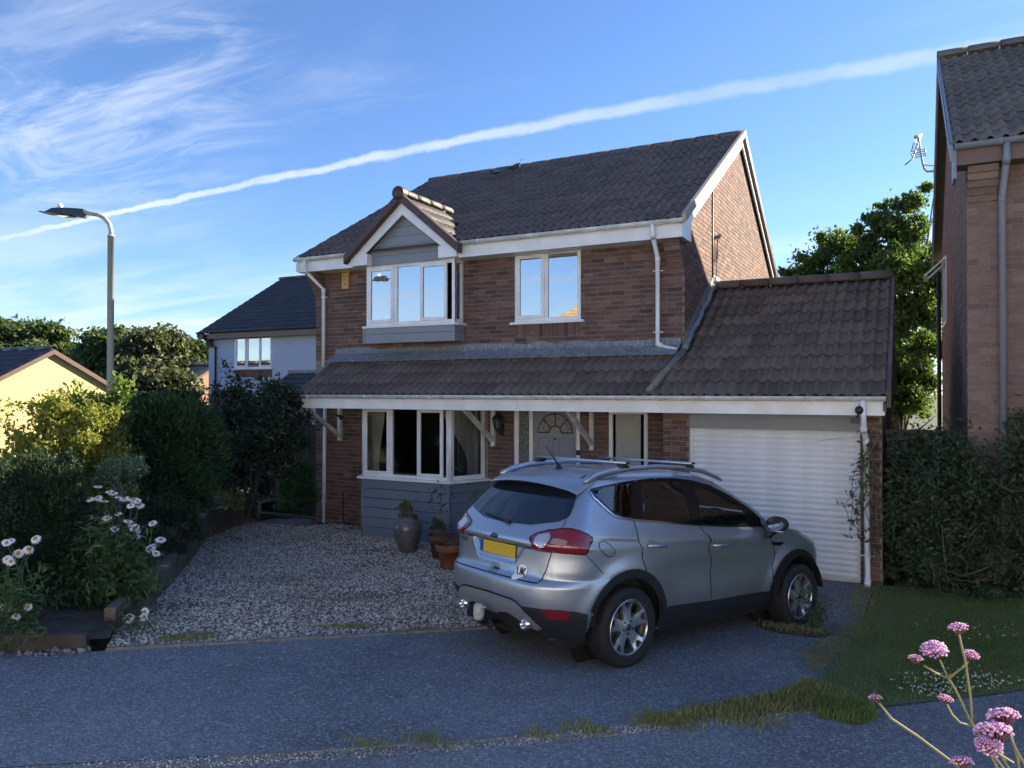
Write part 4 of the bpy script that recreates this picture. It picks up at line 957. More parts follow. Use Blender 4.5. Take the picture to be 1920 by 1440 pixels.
MB().add([(NX, 16.27, 3.82), (NX, 17.23, 3.82), (NX, 17.23, 4.93), (NX, 16.27, 4.93)], [(3, 2, 1, 0)]).build('pane', MT['glass_low'], nw)
mb = MB(); o_ = Vector((NX-.03, 0, 4.95)); e_ = Vector((NX-.34, 0, 4.66))
for a, b in ((16.25, 16.31), (17.19, 17.25)): mb.add([(o_.x, a, o_.z), (o_.x, b, o_.z), (e_.x, b, e_.z), (e_.x, a, e_.z), (o_.x, a, o_.z+.04), (o_.x, b, o_.z+.04), (e_.x, b, e_.z+.04), (e_.x, a, e_.z+.04)], [(0,3,2,1),(4,5,6,7),(0,1,5,4),(1,2,6,5),(2,3,7,6),(3,0,4,7)])
for p in (o_, e_): mb.box(p.x-.03, p.x+.03, 16.31, 17.19, p.z, p.z+.04)
mb.build('open_sash', MT['upvc'], nw)
# television aerial on the neighbour's gable
A = Vector((.42, 17.6, 5.35))
def apx(x, y, Y=17.0): return bpx(x, y, Y)
ta = thing('television_aerial', tuple(A), 'grey television aerial on a cranked pole at the end of the neighbouring gable', 'aerial')
pz = [apx(1747, 322.5), apx(1738, 321.5), apx(1733, 316), apx(1730, 306), apx(1726, 284), apx(1723, 266), apx(1721, 255)]
pz[0] = Vector((.50, 17.0, pz[0].z))
MB().tube(pz, .022, 8).build('pole', MT['steel'], ta); MB().tube([apx(1731, 308.5), apx(1738, 310), (.5, 17.0, apx(1748, 312.5).z)], .012, 6).box(.40, .50, 16.94, 17.06, pz[0].z-.09, pz[0].z+.09).build('wall_bracket', MT['steel'], ta)
cx_ = apx(1722, 255); mb = MB(); mb.tube([apx(1716, 257, 16.6), apx(1727, 253.5, 17.3)], .03, 6); mb.tube([apx(1697, 309, 16.4), apx(1712, 297, 16.6), apx(1727, 253, 17.2)], .013, 6); mb.build('boom', MT['steel'], ta)
mb = MB()
for k in range(4):
    a = Vector(apx(1708+1.0*k, 284.5+4*k, 16.9)); b = Vector(apx(1734+.7*k, 279+4*k, 16.9)); mb.tube([a, b], .011, 5)
for k in (0, 1): mb.tube([apx(1708+26*k, 284.5-5.5*k, 16.9), apx(1711+25*k, 297-5.5*k, 16.9)], .011, 5)
mb.build('reflector', MT['steel'], ta)
mb = MB()
for a, b in (((1718, 262), (1708, 285)), ((1720, 266), (1713, 286)), ((1721, 268), (1718, 286)), ((1722, 268), (1721, 285)), ((1716, 257), (1709, 281))): mb.tube([apx(*a, 16.7), apx(*b, 16.7)], .007, 5)
mb.build('elements', MT['steel'], ta)

# ================================================================ houses beyond the garden
def gable_house(name, label, X0, X1, Yf, Yr, Yb, ez, slope, zb, mw, mt, m_f, face_holes=(), tiles=True, over=.25, single=0):
    h = thing(name, ((X0+X1)/2, (Yf+Yb)/2, zb), label, 'house'); rz = ez+slope*(Yr-Yf)
    wall(h, 'y-', Yf, X0, X1, zb, ez, list(face_holes), mw); gp = [(Yf, zb), (Yb, zb), (Yb, ez), (Yr, rz-.06), (Yf, ez)]
    wall(h, 'x+', X1, 0, 0, 0, 0, [], mw, urange_poly=gp); wall(h, 'x-', X0, 0, 0, 0, 0, [], mw, urange_poly=gp)
    MB().add([(X0, Yb, zb), (X1, Yb, zb), (X1, Yb, ez), (X0, Yb, ez)], [(3, 2, 1, 0)]).build('wall', mw, h)
    ya, yb_ = Yf-over*1.4, Yb+over*1.4; za = ez+.06-slope*over*1.4; zr = ez+.06+slope*(Yr-Yf)
    MB().add([(X0-over, ya, za), (X1+over, ya, za), (X1+over, Yr, zr), (X0-over, Yr, zr), (X1+over, yb_, za), (X0-over, yb_, za)], [(0, 1, 2, 3), (3, 2, 4, 5)]).build('roof', mt, h)
    a = math.atan(slope); c, s = math.cos(a), math.sin(a); n = round((Yr-ya)/c/.335)
    if tiles: tile_field(h, (X0-over, ya, za+.005), (1, 0, 0), (0, c, s), int((X1-X0+2*over)/.3), n, mt, gauge=(Yr-ya)/c/(n+.2), cover=.3, k=4, single=single)
    ridge_tiles(h, (X0-over, Yr, zr+.0), (X1+over, Yr, zr+.0), .115, mt, .9)
    MB().box(X0-over, X1+over, ya+.05, ya+.07, za-.22, za-.02).build('fascia', m_f, h); MB().box(X0-over, X1+over, ya+.07, Yf, za-.218, za-.205).build('soffit', m_f, h)
    for x in (X0-over, X1+over-.03):
        for y0_, y1_ in ((ya, Yr), (yb_, Yr)): MB().prism([(y0_, za-.16), (y1_, zr-.16), (y1_, zr-.01), (y0_, za-.01)], 'x', x, x+.03).build('bargeboard', m_f, h)
    return h
BY = 20.6
bwin = [bpx(440, 623, BY), bpx(510, 690, BY)]
hole = (bwin[0].x, bwin[1].x, bwin[1].z, bwin[0].z)
B = gable_house('rendered_house', 'pale blue rendered house with a dark tiled roof behind the shrubs', -23.85, -11.5, BY, 24.6, 28.6, 4.83, .60, .2, MT['render_blue'], MT['tile3'], MT['fascia_brown'], [hole])
ps = [(bpx(a, 650, BY).x, bpx(b, 650, BY).x) for a, b in ((443, 461.5), (465, 485.5), (488, 509))]
casement(B, hole[0], hole[1], hole[2], hole[3], BY-.004, ps, .06, (0, 2), None, MT['glass_up'], True, .06, .05)
MB().box(hole[0]+.05, hole[1], BY-.012, BY, hole[2]-.32, hole[2]-.05).build('brick_panel', MT['brick'], B)
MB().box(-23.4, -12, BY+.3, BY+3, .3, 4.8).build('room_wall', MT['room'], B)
gutter(B, (-24.1, BY-.36, 4.72), (-11.3, BY-.36, 4.72), MT['black'], .055, 1.2)
dxp = bpx(404, 650, BY-.06).x
downpipe(B, [(dxp-.3, BY-.36, 4.68), (dxp-.3, BY-.36, 4.5), (dxp, BY-.06, 4.15), (dxp, BY-.06, .3)], MT['black'], .036)
for i in range(6): MB().box(-23.853, -23.6, BY-.30+.045*i, BY+.02, 4.60-.075*i-.07, 4.60-.075*i-.004).build('corbel_brick', MT['brick'], B)
gs = math.atan(.592); cb = MB().add([(-19.7, BY-1.15, 2.42), (-11.5, BY-1.15, 2.42), (-11.5, BY, 3.08), (-19.7, BY, 3.08)], [(0, 1, 2, 3)]).build('canopy_roof', MT['tile3'], B)
tile_field(B, (-19.75, BY-1.17, 2.43), (1, 0, 0), (0, math.cos(gs), math.sin(gs)), 27, 4, MT['tile3'], gauge=.335, k=4)
MB().box(-19.8, -11.5, BY-.03, BY-.005, 3.08, 3.24).build('lead_apron', MT['lead'], B)
MB().box(-16.95, -16.4, BY-.06, BY, bpx(590, 688, BY).z-.02, bpx(590, 688, BY).z+.03).build('sill', MT['upvc'], B)
Yh = gable_house('yellow_bungalow', 'low yellow rendered bungalow with a sunlit gable behind the garden shrubs', -36, -24.0, 11.2, 14.65, 18.1, 1.86, .55, .2, MT['render_yel'], MT['tile3'], MT['verge'], over=.15)
Gh = gable_house('brick_bungalow', 'small orange brick gable just visible between the far trees and the rendered house', -44, -32.5, 24.6, 28.4, 32.2, 1.6, .58, 0, MT['brick3'], MT['tile2'], MT['verge'], tiles=False, over=.15)
# houses behind the viewer: one mirrored in the window, the others added to bounce sunlight
sl2 = math.atan(.6)
def across(name, label, X0, X1, yf, ez, mw, seed, tiles=False):
    h = gable_house(name, label, X0, X1, yf-8.2, yf-4.1, yf, ez, .6, .75, mw, MT['tile2'], MT['upvc'], tiles=False)
    if tiles: tile_field(h, (X1+.25, yf+.35, ez-.15), (-1, 0, 0), (0, -math.cos(sl2), math.sin(sl2)), int((X1-X0+.5)/.3), 16, MT['tile2'], gauge=.335, k=3)
    for i, xw in enumerate(np.linspace(X0+1, X1-2.4, 3)):
        for z0_ in (1.7, 3.5):
            if i == 1 and z0_ < 2: MB().box(xw, xw+1, yf+.0, yf+.05, .8, 2.9).build('front_door', MT['greyblue'], h); continue
            w = MB().box(xw, xw+1.4, yf, yf+.04, z0_, z0_+1.15).build('window', MT['upvc'], h); MB().box(xw+.08, xw+1.32, yf+.035, yf+.048, z0_+.08, z0_+1.07).build('pane', MT['black'], w)
R_ = thing('brick_house', (-13, -15, .8), 'hipped brick house across the road mirrored in the bedroom window', 'house')
hx0, hx1, hyf, hez = -17.3, -9.6, -12.9, 5.4; hrz = hez+.6*4.3
wall(R_, 'x+', hx1, 0, 0, 0, 0, [], MT['brick3'], urange_poly=[(hyf-8.2, .75), (hyf, .75), (hyf, hez), (hyf-4.1, hez+2.4), (hyf-8.2, hez)])
MB().box(hx0, hx1-.02, hyf-8.2, hyf, .75, hez).build('wall', MT['brick3'], R_)
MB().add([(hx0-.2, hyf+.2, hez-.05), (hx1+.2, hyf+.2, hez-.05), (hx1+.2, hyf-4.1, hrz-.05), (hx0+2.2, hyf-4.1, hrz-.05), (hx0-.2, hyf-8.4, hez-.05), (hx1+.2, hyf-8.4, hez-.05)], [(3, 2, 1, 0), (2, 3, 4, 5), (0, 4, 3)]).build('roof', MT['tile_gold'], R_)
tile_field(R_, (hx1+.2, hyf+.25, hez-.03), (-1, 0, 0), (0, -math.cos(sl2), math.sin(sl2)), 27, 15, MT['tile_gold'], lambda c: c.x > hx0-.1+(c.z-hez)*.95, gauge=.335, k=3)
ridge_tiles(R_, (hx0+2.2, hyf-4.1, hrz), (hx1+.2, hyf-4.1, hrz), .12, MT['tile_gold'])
across('rendered_house', 'added cream house left of the mirrored brick house, bouncing sunlight', -47, -35, -12, 4.9, MT['render_cream'], 2)
across('rendered_house', 'added white house directly behind the viewer, bouncing evening sun onto the brick house', -8, 9.5, -5.5, 5.2, MT['render_white'], 3)
across('rendered_house', 'added cream house opposite the tall brown house, bouncing sunlight', 12, 22, -7, 5.0, MT['render_cream'], 4)
across('brick_house', 'added buff brick house at the far end of the row, bouncing sunlight', 25, 37, -8, 4.9, MT['brick_buff'], 5)

# ================================================================ street lamp
LP = Vector((-10.67, 7.4, float(gz(-10.67, 7.4)))); 
lp = thing('street_lamp', tuple(LP), 'grey steel street lamp with a bent arm and dark flat head', 'street lamp')
top = 4.82
mb = MB(); mb.lathe([(.075, 0), (.075, .9), (.05, .95), (.047, top-LP.z), (.052, top-LP.z), (.052, top-LP.z+.02), (.036, top-LP.z+.03)], tuple(LP), 16); mb.build('column', MT['steel'], lp)
dv = Vector((-.90, -.44, 0)).normalized(); arm = [LP*1]; c = Vector((LP.x, LP.y, top))
pts = [c+Vector((0, 0, .0)), c+Vector((0, 0, .10)), c+dv*.03+Vector((0, 0, .20)), c+dv*.10+Vector((0, 0, .285)), c+dv*.20+Vector((0, 0, .335)), c+dv*.32+Vector((0, 0, .355)), c+dv*.42+Vector((0, 0, .365))]
MB().tube(pts, .033, 12).build('arm', MT['steel'], lp)
hc = c+dv*.42+Vector((0, 0, .37)); sdv = Vector((-dv.y, dv.x, 0))
def hl(a, w, z0, z1): p = hc+dv*a; return [p+sdv*w+Vector((0, 0, z0)), p-sdv*w+Vector((0, 0, z0)), p-sdv*w*.8+Vector((0, 0, z1)), p+sdv*w*.8+Vector((0, 0, z1))]
hd = MB().loft([hl(-.02, .05, -.09, .045), hl(.12, .07, -.06, .055), hl(.35, .10, -.045, .06), hl(.44, .11, -.02, .05), hl(.55, .10, -.02, .0), hl(.66, .05, .005, .02)], 0, True, True, False).build('lamp_head', MT['lamphead'], lp)
MB().lathe([(.034, 0), (.036, .03), (.04, .035), (.04, .055), (.03, .075), (0, .085)], tuple(hc+dv*.36+Vector((0, 0, .055))), 14).build('photocell', MT['photocell'], lp)
MB().loft([hl(.14, .055, -.072, -.055), hl(.36, .08, -.056, -.045)], 0, True, True, False).build('lens', glass_mat('lamp_lens', (.8, .8, .8), .2), lp)

# ================================================================ pigeons on the roof
def pigeon(pos, head_up, ang, label):
    p = Vector(pos); t = thing('pigeon', tuple(p), label, 'pigeon', 'pigeons on the house roof'); M = Matrix.Translation(p) @ Matrix.Rotation(ang, 4, 'Z')
    mb = MB(); prof = [(-.17, .005, .06), (-.10, .028, .075), (-.03, .055, .09), (.04, .062, .105), (.085, .05, .125), (.11, .034, .15+head_up*.3), (.12, .026, .17+head_up*.6), (.125, .029, .19+head_up), (.135, .024, .21+head_up), (.14, .004, .222+head_up)]
    loops = [[(x-.0*k, r*math.cos(k*math.pi/5), z+r*math.sin(k*math.pi/5)) for k in range(10)] for x, r, z in prof]
    mb.loft(loops, 0, True, True); b = mb.build('body', mat('pigeon_plumage', (.05, .06, .08), .7, noise=(30, .4)), t); b.data.transform(M)
    mb = MB(); mb.tube([(.158, 0, .192+head_up), (.185, 0, .185+head_up)], [.008, .003], 6); b = mb.build('beak', MT['black'], t); b.data.transform(M)
    mb = MB()
    for s in (-1, 1): mb.tube([(.01, s*.022, .06), (.015, s*.025, .0)], .006, 6)
    b = mb.build('legs', mat('pigeon_legs', (.3, .08, .07), .7), t); b.data.transform(M)
    for s in (-1, 1):
        mb = MB(); mb.loft([[(.06+a, s*(.052+b_*.3), .10+b_) for a, b_ in ((.02, .02), (0, .04), (-.02, .02), (0, -.03))], [(-.06, s*.05, .085+b_*.8) for b_ in (.02, .035, .02, -.02)], [(-.19, s*.02, .055+b_*.3) for b_ in (.01, .015, .01, -.005)]], 0, True, True)
        b = mb.build('wing', mat('pigeon_wing', (.09, .10, .12), .7), t); b.data.transform(M)
q = bpx(966, 327, 14.75); pigeon((q.x, 14.75, EZ+SL*(14.75-EY)+.045), .05, math.radians(20), 'dark pigeon standing upright just below the roof ridge')
q = bpx(927, 337, 14.6); pigeon((q.x, 14.6, EZ+SL*(14.6-EY)+.03), -.02, math.radians(170), 'dark pigeon sitting low on the tiles beside the upright one')
# ================================================================ the car
def pch(xs, ys):
    xs = np.array(xs, float); ys = np.array(ys, float); h = np.diff(xs); d = np.diff(ys)/h; m = np.zeros(len(xs)); m[0] = d[0]; m[-1] = d[-1]
    for i in range(1, len(xs)-1):
        if d[i-1]*d[i] > 0: w1 = 2*h[i]+h[i-1]; w2 = h[i]+2*h[i-1]; m[i] = (w1+w2)/(w1/d[i-1]+w2/d[i])
    def f(x):
        x = np.clip(np.asarray(x, float), xs[0], xs[-1]); i = np.clip(np.searchsorted(xs, x, side='right')-1, 0, len(xs)-2); t = (x-xs[i])/h[i]
        return ys[i]*(1+2*t)*(1-t)**2+m[i]*h[i]*t*(1-t)**2+ys[i+1]*t*t*(3-2*t)+m[i+1]*h[i]*t*t*(t-1)
    return f
PZ = [.26, .34, .44, .55, .66, .72, .755, .79, .86, .95, 1.02, 1.05, 1.085, 1.15, 1.21, 1.30, 1.40, 1.50, 1.56, 1.60, 1.64, 1.67, 1.69, 1.71, 1.72]
XRr = pch(PZ, [-.70, -.77, -.85, -.895, -.905, -.90, -.875, -.835, -.822, -.816, -.815, -.840, -.836, -.775, -.725, -.645, -.56, -.47, -.415, -.37, -.28, -.15, .02, .3, .6])
XF = pch(PZ, [3.28, 3.40, 3.48, 3.51, 3.51, 3.505, 3.50, 3.49, 3.44, 3.32, 3.17, 3.09, 2.95, 2.60, 2.41, 2.25, 2.06, 1.86, 1.73, 1.63, 1.48, 1.33, 1.17, .92, .62])
WW = pch(PZ, [.79, .835, .865, .885, .895, .899, .901, .903, .909, .913, .915, .913, .903, .887, .868, .82, .765, .71, .677, .655, .615, .55, .47, .30, .02])
RC = pch(PZ, [.32, .37, .42, .44, .44, .43, .42, .39, .37, .37, .36, .35, .33, .27, .23, .19, .17, .16, .15, .14, .14, .13, .11, .08, .005])
BU = pch(PZ, [.06, .06, .06, .06, .06, .06, .06, .07, .07, .07, .07, .07, .07, .08, .08, .08, .08, .08, .09, .10, .12, .12, .10, .08, .01])
RFC = pch(PZ, [.3, .35, .38, .4, .4, .4, .4, .4, .42, .45, .48, .48, .48, .40, .30, .22, .2, .18, .17, .16, .15, .14, .12, .1, .005])
BFr = pch(PZ, [.2]*20+[.15, .12, .10, .08, .01])
def corner(p0, a0, a1, r, t):
    a = a0+(a1-a0)*t; sg = np.sign(a1-a0); return p0[0]+sg*r*(np.sin(a)-np.sin(a0)), p0[1]-sg*r*(np.cos(a)-np.cos(a0))
RI, RO = .435, .508
def PS(t, z):
    """car skin: t runs 0..5 from the rear centre round the side to the front centre; returns x, half width, z"""
    t = np.asarray(t, float); z = np.asarray(z, float); t, z = np.broadcast_arrays(t, z)
    xr, xf, W_, rc, bu, rf, bf = XRr(z), XF(z), WW(z), RC(z), BU(z), RFC(z), BFr(z)
    yr = np.maximum(W_-rc, .01); ar = np.arctan(1/np.maximum(2*bu*yr/W_**2, 1e-6)); th = math.atan(.035)
    p0 = (xr+bu*(yr/W_)**2, yr); ex, ey = corner(p0, ar, th, rc, np.ones_like(t))
    yf = np.maximum(W_-rf, .01); af = np.arctan(1/np.maximum(2*bf*yf/W_**2, 1e-6)); q0 = (xf-bf*(yf/W_)**2, yf)
    fx, fy = corner((-q0[0], q0[1]), af, th, rf, np.ones_like(t)); fx = -fx
    x = np.zeros_like(t); y = np.zeros_like(t)
    m = t < 1; yy = t*yr; xa = xr+bu*(yy/W_)**2
    hwid = .27+.13*(z-.864)/.17
    xa = xa+.024*sst(hwid-yy, 0, .03)*sst(z, .85, .885)*(1-sst(z, 1.028, 1.042))
    x = np.where(m, xa, x); y = np.where(m, yy, y)
    m = (t >= 1) & (t < 2); cx, cy_ = corner(p0, ar, th, rc, np.clip(t-1, 0, 1)); x = np.where(m, cx, x); y = np.where(m, cy_, y)
    m = (t >= 2) & (t < 3); s = np.clip(t-2, 0, 1); sx = ex+(fx-ex)*s; L = np.maximum(fx-ex, .01)
    hy = ey*(1+2*s)*(1-s)**2+.035*L*s*(1-s)**2+fy*s*s*(3-2*s)-.035*L*s*s*(s-1); x = np.where(m, sx, x); y = np.where(m, hy, y)
    m = (t >= 3) & (t < 4); cx, cy_ = corner((-q0[0], q0[1]), af, th, rf, np.clip(4-t, 0, 1)); x = np.where(m, -cx, x); y = np.where(m, cy_, y)
    m = t >= 4; yy = (5-t)*yf; x = np.where(m, xf-bf*(yy/np.maximum(W_, .01))**2, x); y = np.where(m, yy, y)
    side = np.clip((t-1.3)/.5, 0, 1)*np.clip((3.8-t)/.5, 0, 1)
    for wx in (0, 2.69):
        r = np.hypot(x-wx, z-.345); y = y+side*.026*np.exp(-((r-.50)/.085)**2)*(z < 1.05)
    y = y-side*.020*np.exp(-((z-.74)/.17)**2)*np.exp(-((x-1.25)/.8)**4)
    zc = 1.118-.072*x; y = y+side*.013*np.exp(-(np.maximum(z-zc, 0)/.07)**2-(np.maximum(zc-z, 0)/.022)**2)*sst(x, -.6, -.2)
    return x, y, z
LENS = [.52, .60, 2.80, .60, .50]; CUM = np.concatenate([[0], np.cumsum(LENS)])
def A_(t): t = np.asarray(t, float); return np.interp(t, np.arange(6), CUM)
def T_(a): return np.interp(np.asarray(a, float), CUM, np.arange(6))
def SP(a, z, off=0.):
    """point of the skin at signed chart position a (right side positive), pushed out by off"""
    a = np.asarray(a, float); z = np.asarray(z, float); a, z = np.broadcast_arrays(a, z); sg = np.where(a < 0, -1., 1.)
    def q(a_, z_):
        x, y, zz = PS(T_(np.abs(a_)), z_); return np.stack([x, -np.where(a_ < 0, -1., 1.)*y, zz], -1)
    p = q(a, z)
    e = 4e-3; aa = np.where(np.abs(a) < e, e*sg, a); da = q(aa+e*.5, z)-q(aa-e*.5, z); dz = q(a, np.minimum(z+e, 1.719))-q(a, np.maximum(z-e, .261))
    n = np.cross(da, dz); n /= np.maximum(np.linalg.norm(n, axis=-1, keepdims=True), 1e-9)
    return (p+n*off) if np.any(off) else p, n
def tz(l, s=1): return [(s*float(A_(t)), z) for t, z in l]
def T_of_x(x, z):
    lo = np.full(np.shape(x), 1.0); hi = np.full(np.shape(x), 4.0)
    for _ in range(36):
        m = (lo+hi)/2; q = PS(m, z)[0]; lo = np.where(q < x, m, lo); hi = np.where(q < x, hi, m)
    return (lo+hi)/2
CO = Vector((-3.007, 6.769, .065)); cyaw, cpit, crol = .427, .063, .023
_h = Vector((math.sin(cyaw), math.cos(cyaw), 0)); _l = Vector((-math.cos(cyaw), math.sin(cyaw), 0)); _u = Vector((0, 0, 1))
_X = _h*math.cos(cpit)-_u*math.sin(cpit); _Z = _u*math.cos(cpit)+_h*math.sin(cpit); _Y = _l*math.cos(crol)-_Z*math.sin(crol); _Z = _X.cross(_Y)
CM = Matrix.Translation(CO) @ Matrix((_X, _Y, _Z)).transposed().to_4x4()
CAR = thing('car', CO, 'silver five-door estate-style car with roof bars parked in front of the garage', 'car', mat=CM)
RINV[CAR.name] = Matrix.Identity(4)
CI = CM.inverted(); c_cam = CI @ CAM
def chit(px_, py_, ax, val):
    r = (FWD+RGT*((px_-960)/1435.0)-UPV*((py_-720)/1435.0)); r = CI.to_3x3() @ r; return c_cam+r*((val-c_cam[ax])/r[ax])

def paint_mat():
    m = D.materials.new('silver_metallic_paint'); m.use_nodes = True; t = NT(m.node_tree)
    b = t.n('ShaderNodeBsdfPrincipled'); o = t.n('ShaderNodeOutputMaterial'); t.set(o, 0, b.outputs[0]); P = t.n('ShaderNodeTexCoord').outputs['Object']
    st = t.noise(t.mapping(P, scale=(22, 22, 2.2)), 1., 5, .7, .4); d = t.noise(P, 5., 4, .6); sp = t.n('ShaderNodeSeparateXYZ'); t.set(sp, 0, P)
    dirt = t.m('MULTIPLY', t.sm(st, .52, .78), t.m('MULTIPLY', t.sm(sp.outputs[0], .6, -.5), t.sm(d, .35, .65)))
    low = t.sm(sp.outputs[2], .65, .25)
    c = t.mix(t.m('MULTIPLY', dirt, .55), (.47, .50, .545, 1), (.22, .215, .19, 1)); c = t.mix(t.m('MULTIPLY', low, .3), c, (.2, .19, .17, 1))
    t.set(b, 'Base Color', c); t.set(b, 'Metallic', t.m('SUBTRACT', .82, t.m('MULTIPLY', dirt, .5))); t.set(b, 'Roughness', t.m('ADD', .30, t.m('MULTIPLY', d, .10)))
    t.set(b, 'Coat Weight', .35); t.set(b, 'Coat Roughness', .08); return m
PAINT = paint_mat()
CBLK = mat('car_black_plastic', (.020, .021, .024), .5, noise=(20, .2)); CGLOSS = mat('car_black_gloss', (.008, .008, .009), .12)
CHROME = mat('chrome', (.75, .75, .76), .12, 1.); SATIN = mat('satin_aluminium', (.62, .63, .65), .32, .9)
DIFF = mat('grey_bumper_valance', (.26, .27, .28), .45, .35)
CGL = glass_mat('car_front_glass', (.75, .85, .82), .05, .25); CGD = glass_mat('car_privacy_glass', (.45, .5, .5), .05, .55)
CGR = mat('rear_privacy_glass', (.010, .012, .018), .04, spec=.9)
RED = mat('red_lamp_lens', (.20, .006, .010), .08, coat=1.); CLEAR = mat('clear_lamp_lens', (.52, .53, .54), .18, .4, coat=1.); AMB = mat('pale_lamp_lens', (.34, .20, .19), .15, coat=1.)
INT = mat('car_interior', (.022, .021, .022), .8); UND = mat('car_underside', (.010, .010, .010), .9)
def patch(name, loops, m, off=.003, h=.03, thick=0., parent=CAR, **t):
    V, F = tri2d(loops, h); P3, n = SP(V[:, 0], V[:, 1], off); F = F.copy()
    me_v = P3
    if thick:
        ed = {}
        for f in F:
            for i in range(3):
                k = (int(f[i]), int(f[(i+1) % 3])); ed[k] = ed.get(k, 0)+1
        bd = [k for k in ed if (k[1], k[0]) not in ed]; vs = sorted({i for k in bd for i in k}); mp = {v: len(P3)+i for i, v in enumerate(vs)}
        me_v = np.concatenate([P3, P3[vs]-n[vs]*thick]); F = np.concatenate([F, [(b, a, mp[a]) for a, b in bd], [(b, mp[a], mp[b]) for a, b in bd]])
    o = npmesh(name, me_v, F, m, parent=parent, smooth=True, **t)
    if thick: o.modifiers.new('split', 'EDGE_SPLIT').split_angle = math.radians(50)
    return o
def strip(name, path, w, m=None, off=.0045, parent=CAR, close=False):
    p = dense(path+([path[0]] if close else []), .02)
    k = len(p) - 0
    pts = np.array(p if close else [q for q in p[:max(2, len(p))]])
    if not close:   # dense() closes the loop; cut the way back
        acc = []; 
        for a, b in zip(path, path[1:]):
            n_ = max(1, int(np.hypot(b[0]-a[0], b[1]-a[1])/.02)); acc += [(a[0]+(b[0]-a[0])*i/n_, a[1]+(b[1]-a[1])*i/n_) for i in range(n_)]
        pts = np.array(acc+[path[-1]])
    d = np.gradient(pts, axis=0); d /= np.maximum(np.linalg.norm(d, axis=1, keepdims=True), 1e-9); nr = np.stack([-d[:, 1], d[:, 0]], 1)*w/2
    a, _ = SP(pts[:, 0]+nr[:, 0], pts[:, 1]+nr[:, 1], off); b, _ = SP(pts[:, 0]-nr[:, 0], pts[:, 1]-nr[:, 1], off); n = len(pts)
    i = np.arange(n-1); return npmesh(name, np.concatenate([a, b]), np.stack([i, i+n, i+n+1, i+1], 1), m or CGLOSS, parent=parent, smooth=True)
light=[(0.773,1.114),(0.787,1.146),(0.945,1.185),(1.198,1.208),(1.445,1.213),(1.679,1.2),(1.936,1.172),(2.009,1.143),(2.01,1.11),(1.942,1.06),(1.817,1.01),(1.635,1.015),(1.269,1.024),(1.013,1.02),(0.952,1.041),(0.882,1.075)]
lens_rev=[(0.884,1.113),(0.869,1.135),(0.977,1.162),(1.101,1.144),(1.20,1.113),(1.19,1.082),(1.155,1.058),(1.074,1.052),(0.971,1.072)]
lens_ind=[(1.23,1.125),(1.279,1.129),(1.52,1.119),(1.555,1.105),(1.528,1.087),(1.376,1.085),(1.25,1.093)]
dlo=[(1.715,1.525),(1.786,1.536),(2.049,1.562),(2.172,1.587),(2.283,1.602),(2.483,1.622),(2.711,1.62),(2.864,1.597),(2.962,1.547),(2.998,1.44),(3.0,1.313),(3.05,1.20),(2.93,1.106),(2.755,1.143),(2.584,1.179),(2.397,1.225),(2.226,1.265),(2.158,1.288),(2.118,1.312),(2.085,1.36),(2.03,1.433)]
pane1=[(1.919,1.514),(2.089,1.554),(2.262,1.581),(2.212,1.285),(2.161,1.305),(2.131,1.327),(2.10,1.368),(2.053,1.437)]
pane2=[(2.344,1.58),(2.465,1.597),(2.619,1.596),(2.721,1.589),(2.616,1.428),(2.535,1.21),(2.4,1.244),(2.273,1.277)]
pane3=[(2.794,1.549),(2.866,1.515),(2.92,1.444),(2.941,1.345),(2.937,1.291),(2.915,1.222),(2.847,1.144),(2.603,1.194),(2.64,1.316)]
gap_rd=[(2.278,1.586),(2.22,1.267),(2.22,1.167),(2.197,1.073),(2.173,0.94),(2.18,0.806)]
gap_b=[(2.582,1.18),(2.54,1.088),(2.467,0.953),(2.46,0.741),(2.465,0.470)]
gap_f=[(2.905,1.109),(2.843,1.043),(2.806,0.956),(2.759,0.708),(2.764,0.445)]
glass=[(0,1.193),(.14,1.196),(.549,1.206),(.931,1.255),(1.193,1.29),(1.268,1.318),(1.300,1.392),(1.28,1.482),(1.0,1.52),(.6,1.535),(0,1.545)]
def mirror(l): return l+[(-a, z) for a, z in l[::-1] if a > 1e-6]
# body shell
zl = np.unique(np.concatenate([np.linspace(.26, .70, 26), np.linspace(.70, .86, 22), np.linspace(.86, 1.02, 14), np.linspace(1.02, 1.06, 9), np.linspace(1.06, 1.60, 44), np.linspace(1.60, 1.72, 20)]))
th_ = np.concatenate([np.linspace(0, 1, 36)[:-1], np.linspace(1, 2, 26)[:-1], np.linspace(2, 3, 130)[:-1], np.linspace(3, 4, 22)[:-1], np.linspace(4, 5, 18)])
tt = np.concatenate([-th_[::-1][:-1], th_]); TT, ZZ = np.meshgrid(tt, zl)
Xb, Yb, _ = PS(np.abs(TT), ZZ); Vb = np.stack([Xb, -np.sign(TT)*Yb, ZZ], -1); nc = len(tt)
i0 = (np.arange(len(zl)-1)[:, None]*nc+np.arange(nc-1)).ravel(); Fb = np.stack([i0, i0+1, i0+nc+1, i0+nc], 1)
AA = A_(np.abs(TT)).ravel(); ZF = ZZ.ravel(); kill = np.zeros(len(AA), bool)
for pn_ in (pane1, pane2, pane3): kill |= inside(AA, ZF, tz(pn_))
xx_, sd_t = Xb.ravel(), (np.abs(TT).ravel() > 1.25) & (np.abs(TT).ravel() < 3.9)
for wx in (0, 2.69): kill |= sd_t & (np.hypot(xx_-wx, ZF-.345) < RI)
ws = (np.abs(TT).ravel() > 3.35) & (ZF > 1.22) & (ZF < 1.58); kill |= ws
Fb = Fb[~kill[Fb].any(1)]
npmesh('body', Vb.reshape(-1, 3), Fb, PAINT, parent=CAR, smooth=True)
i = np.arange(-0, 0)
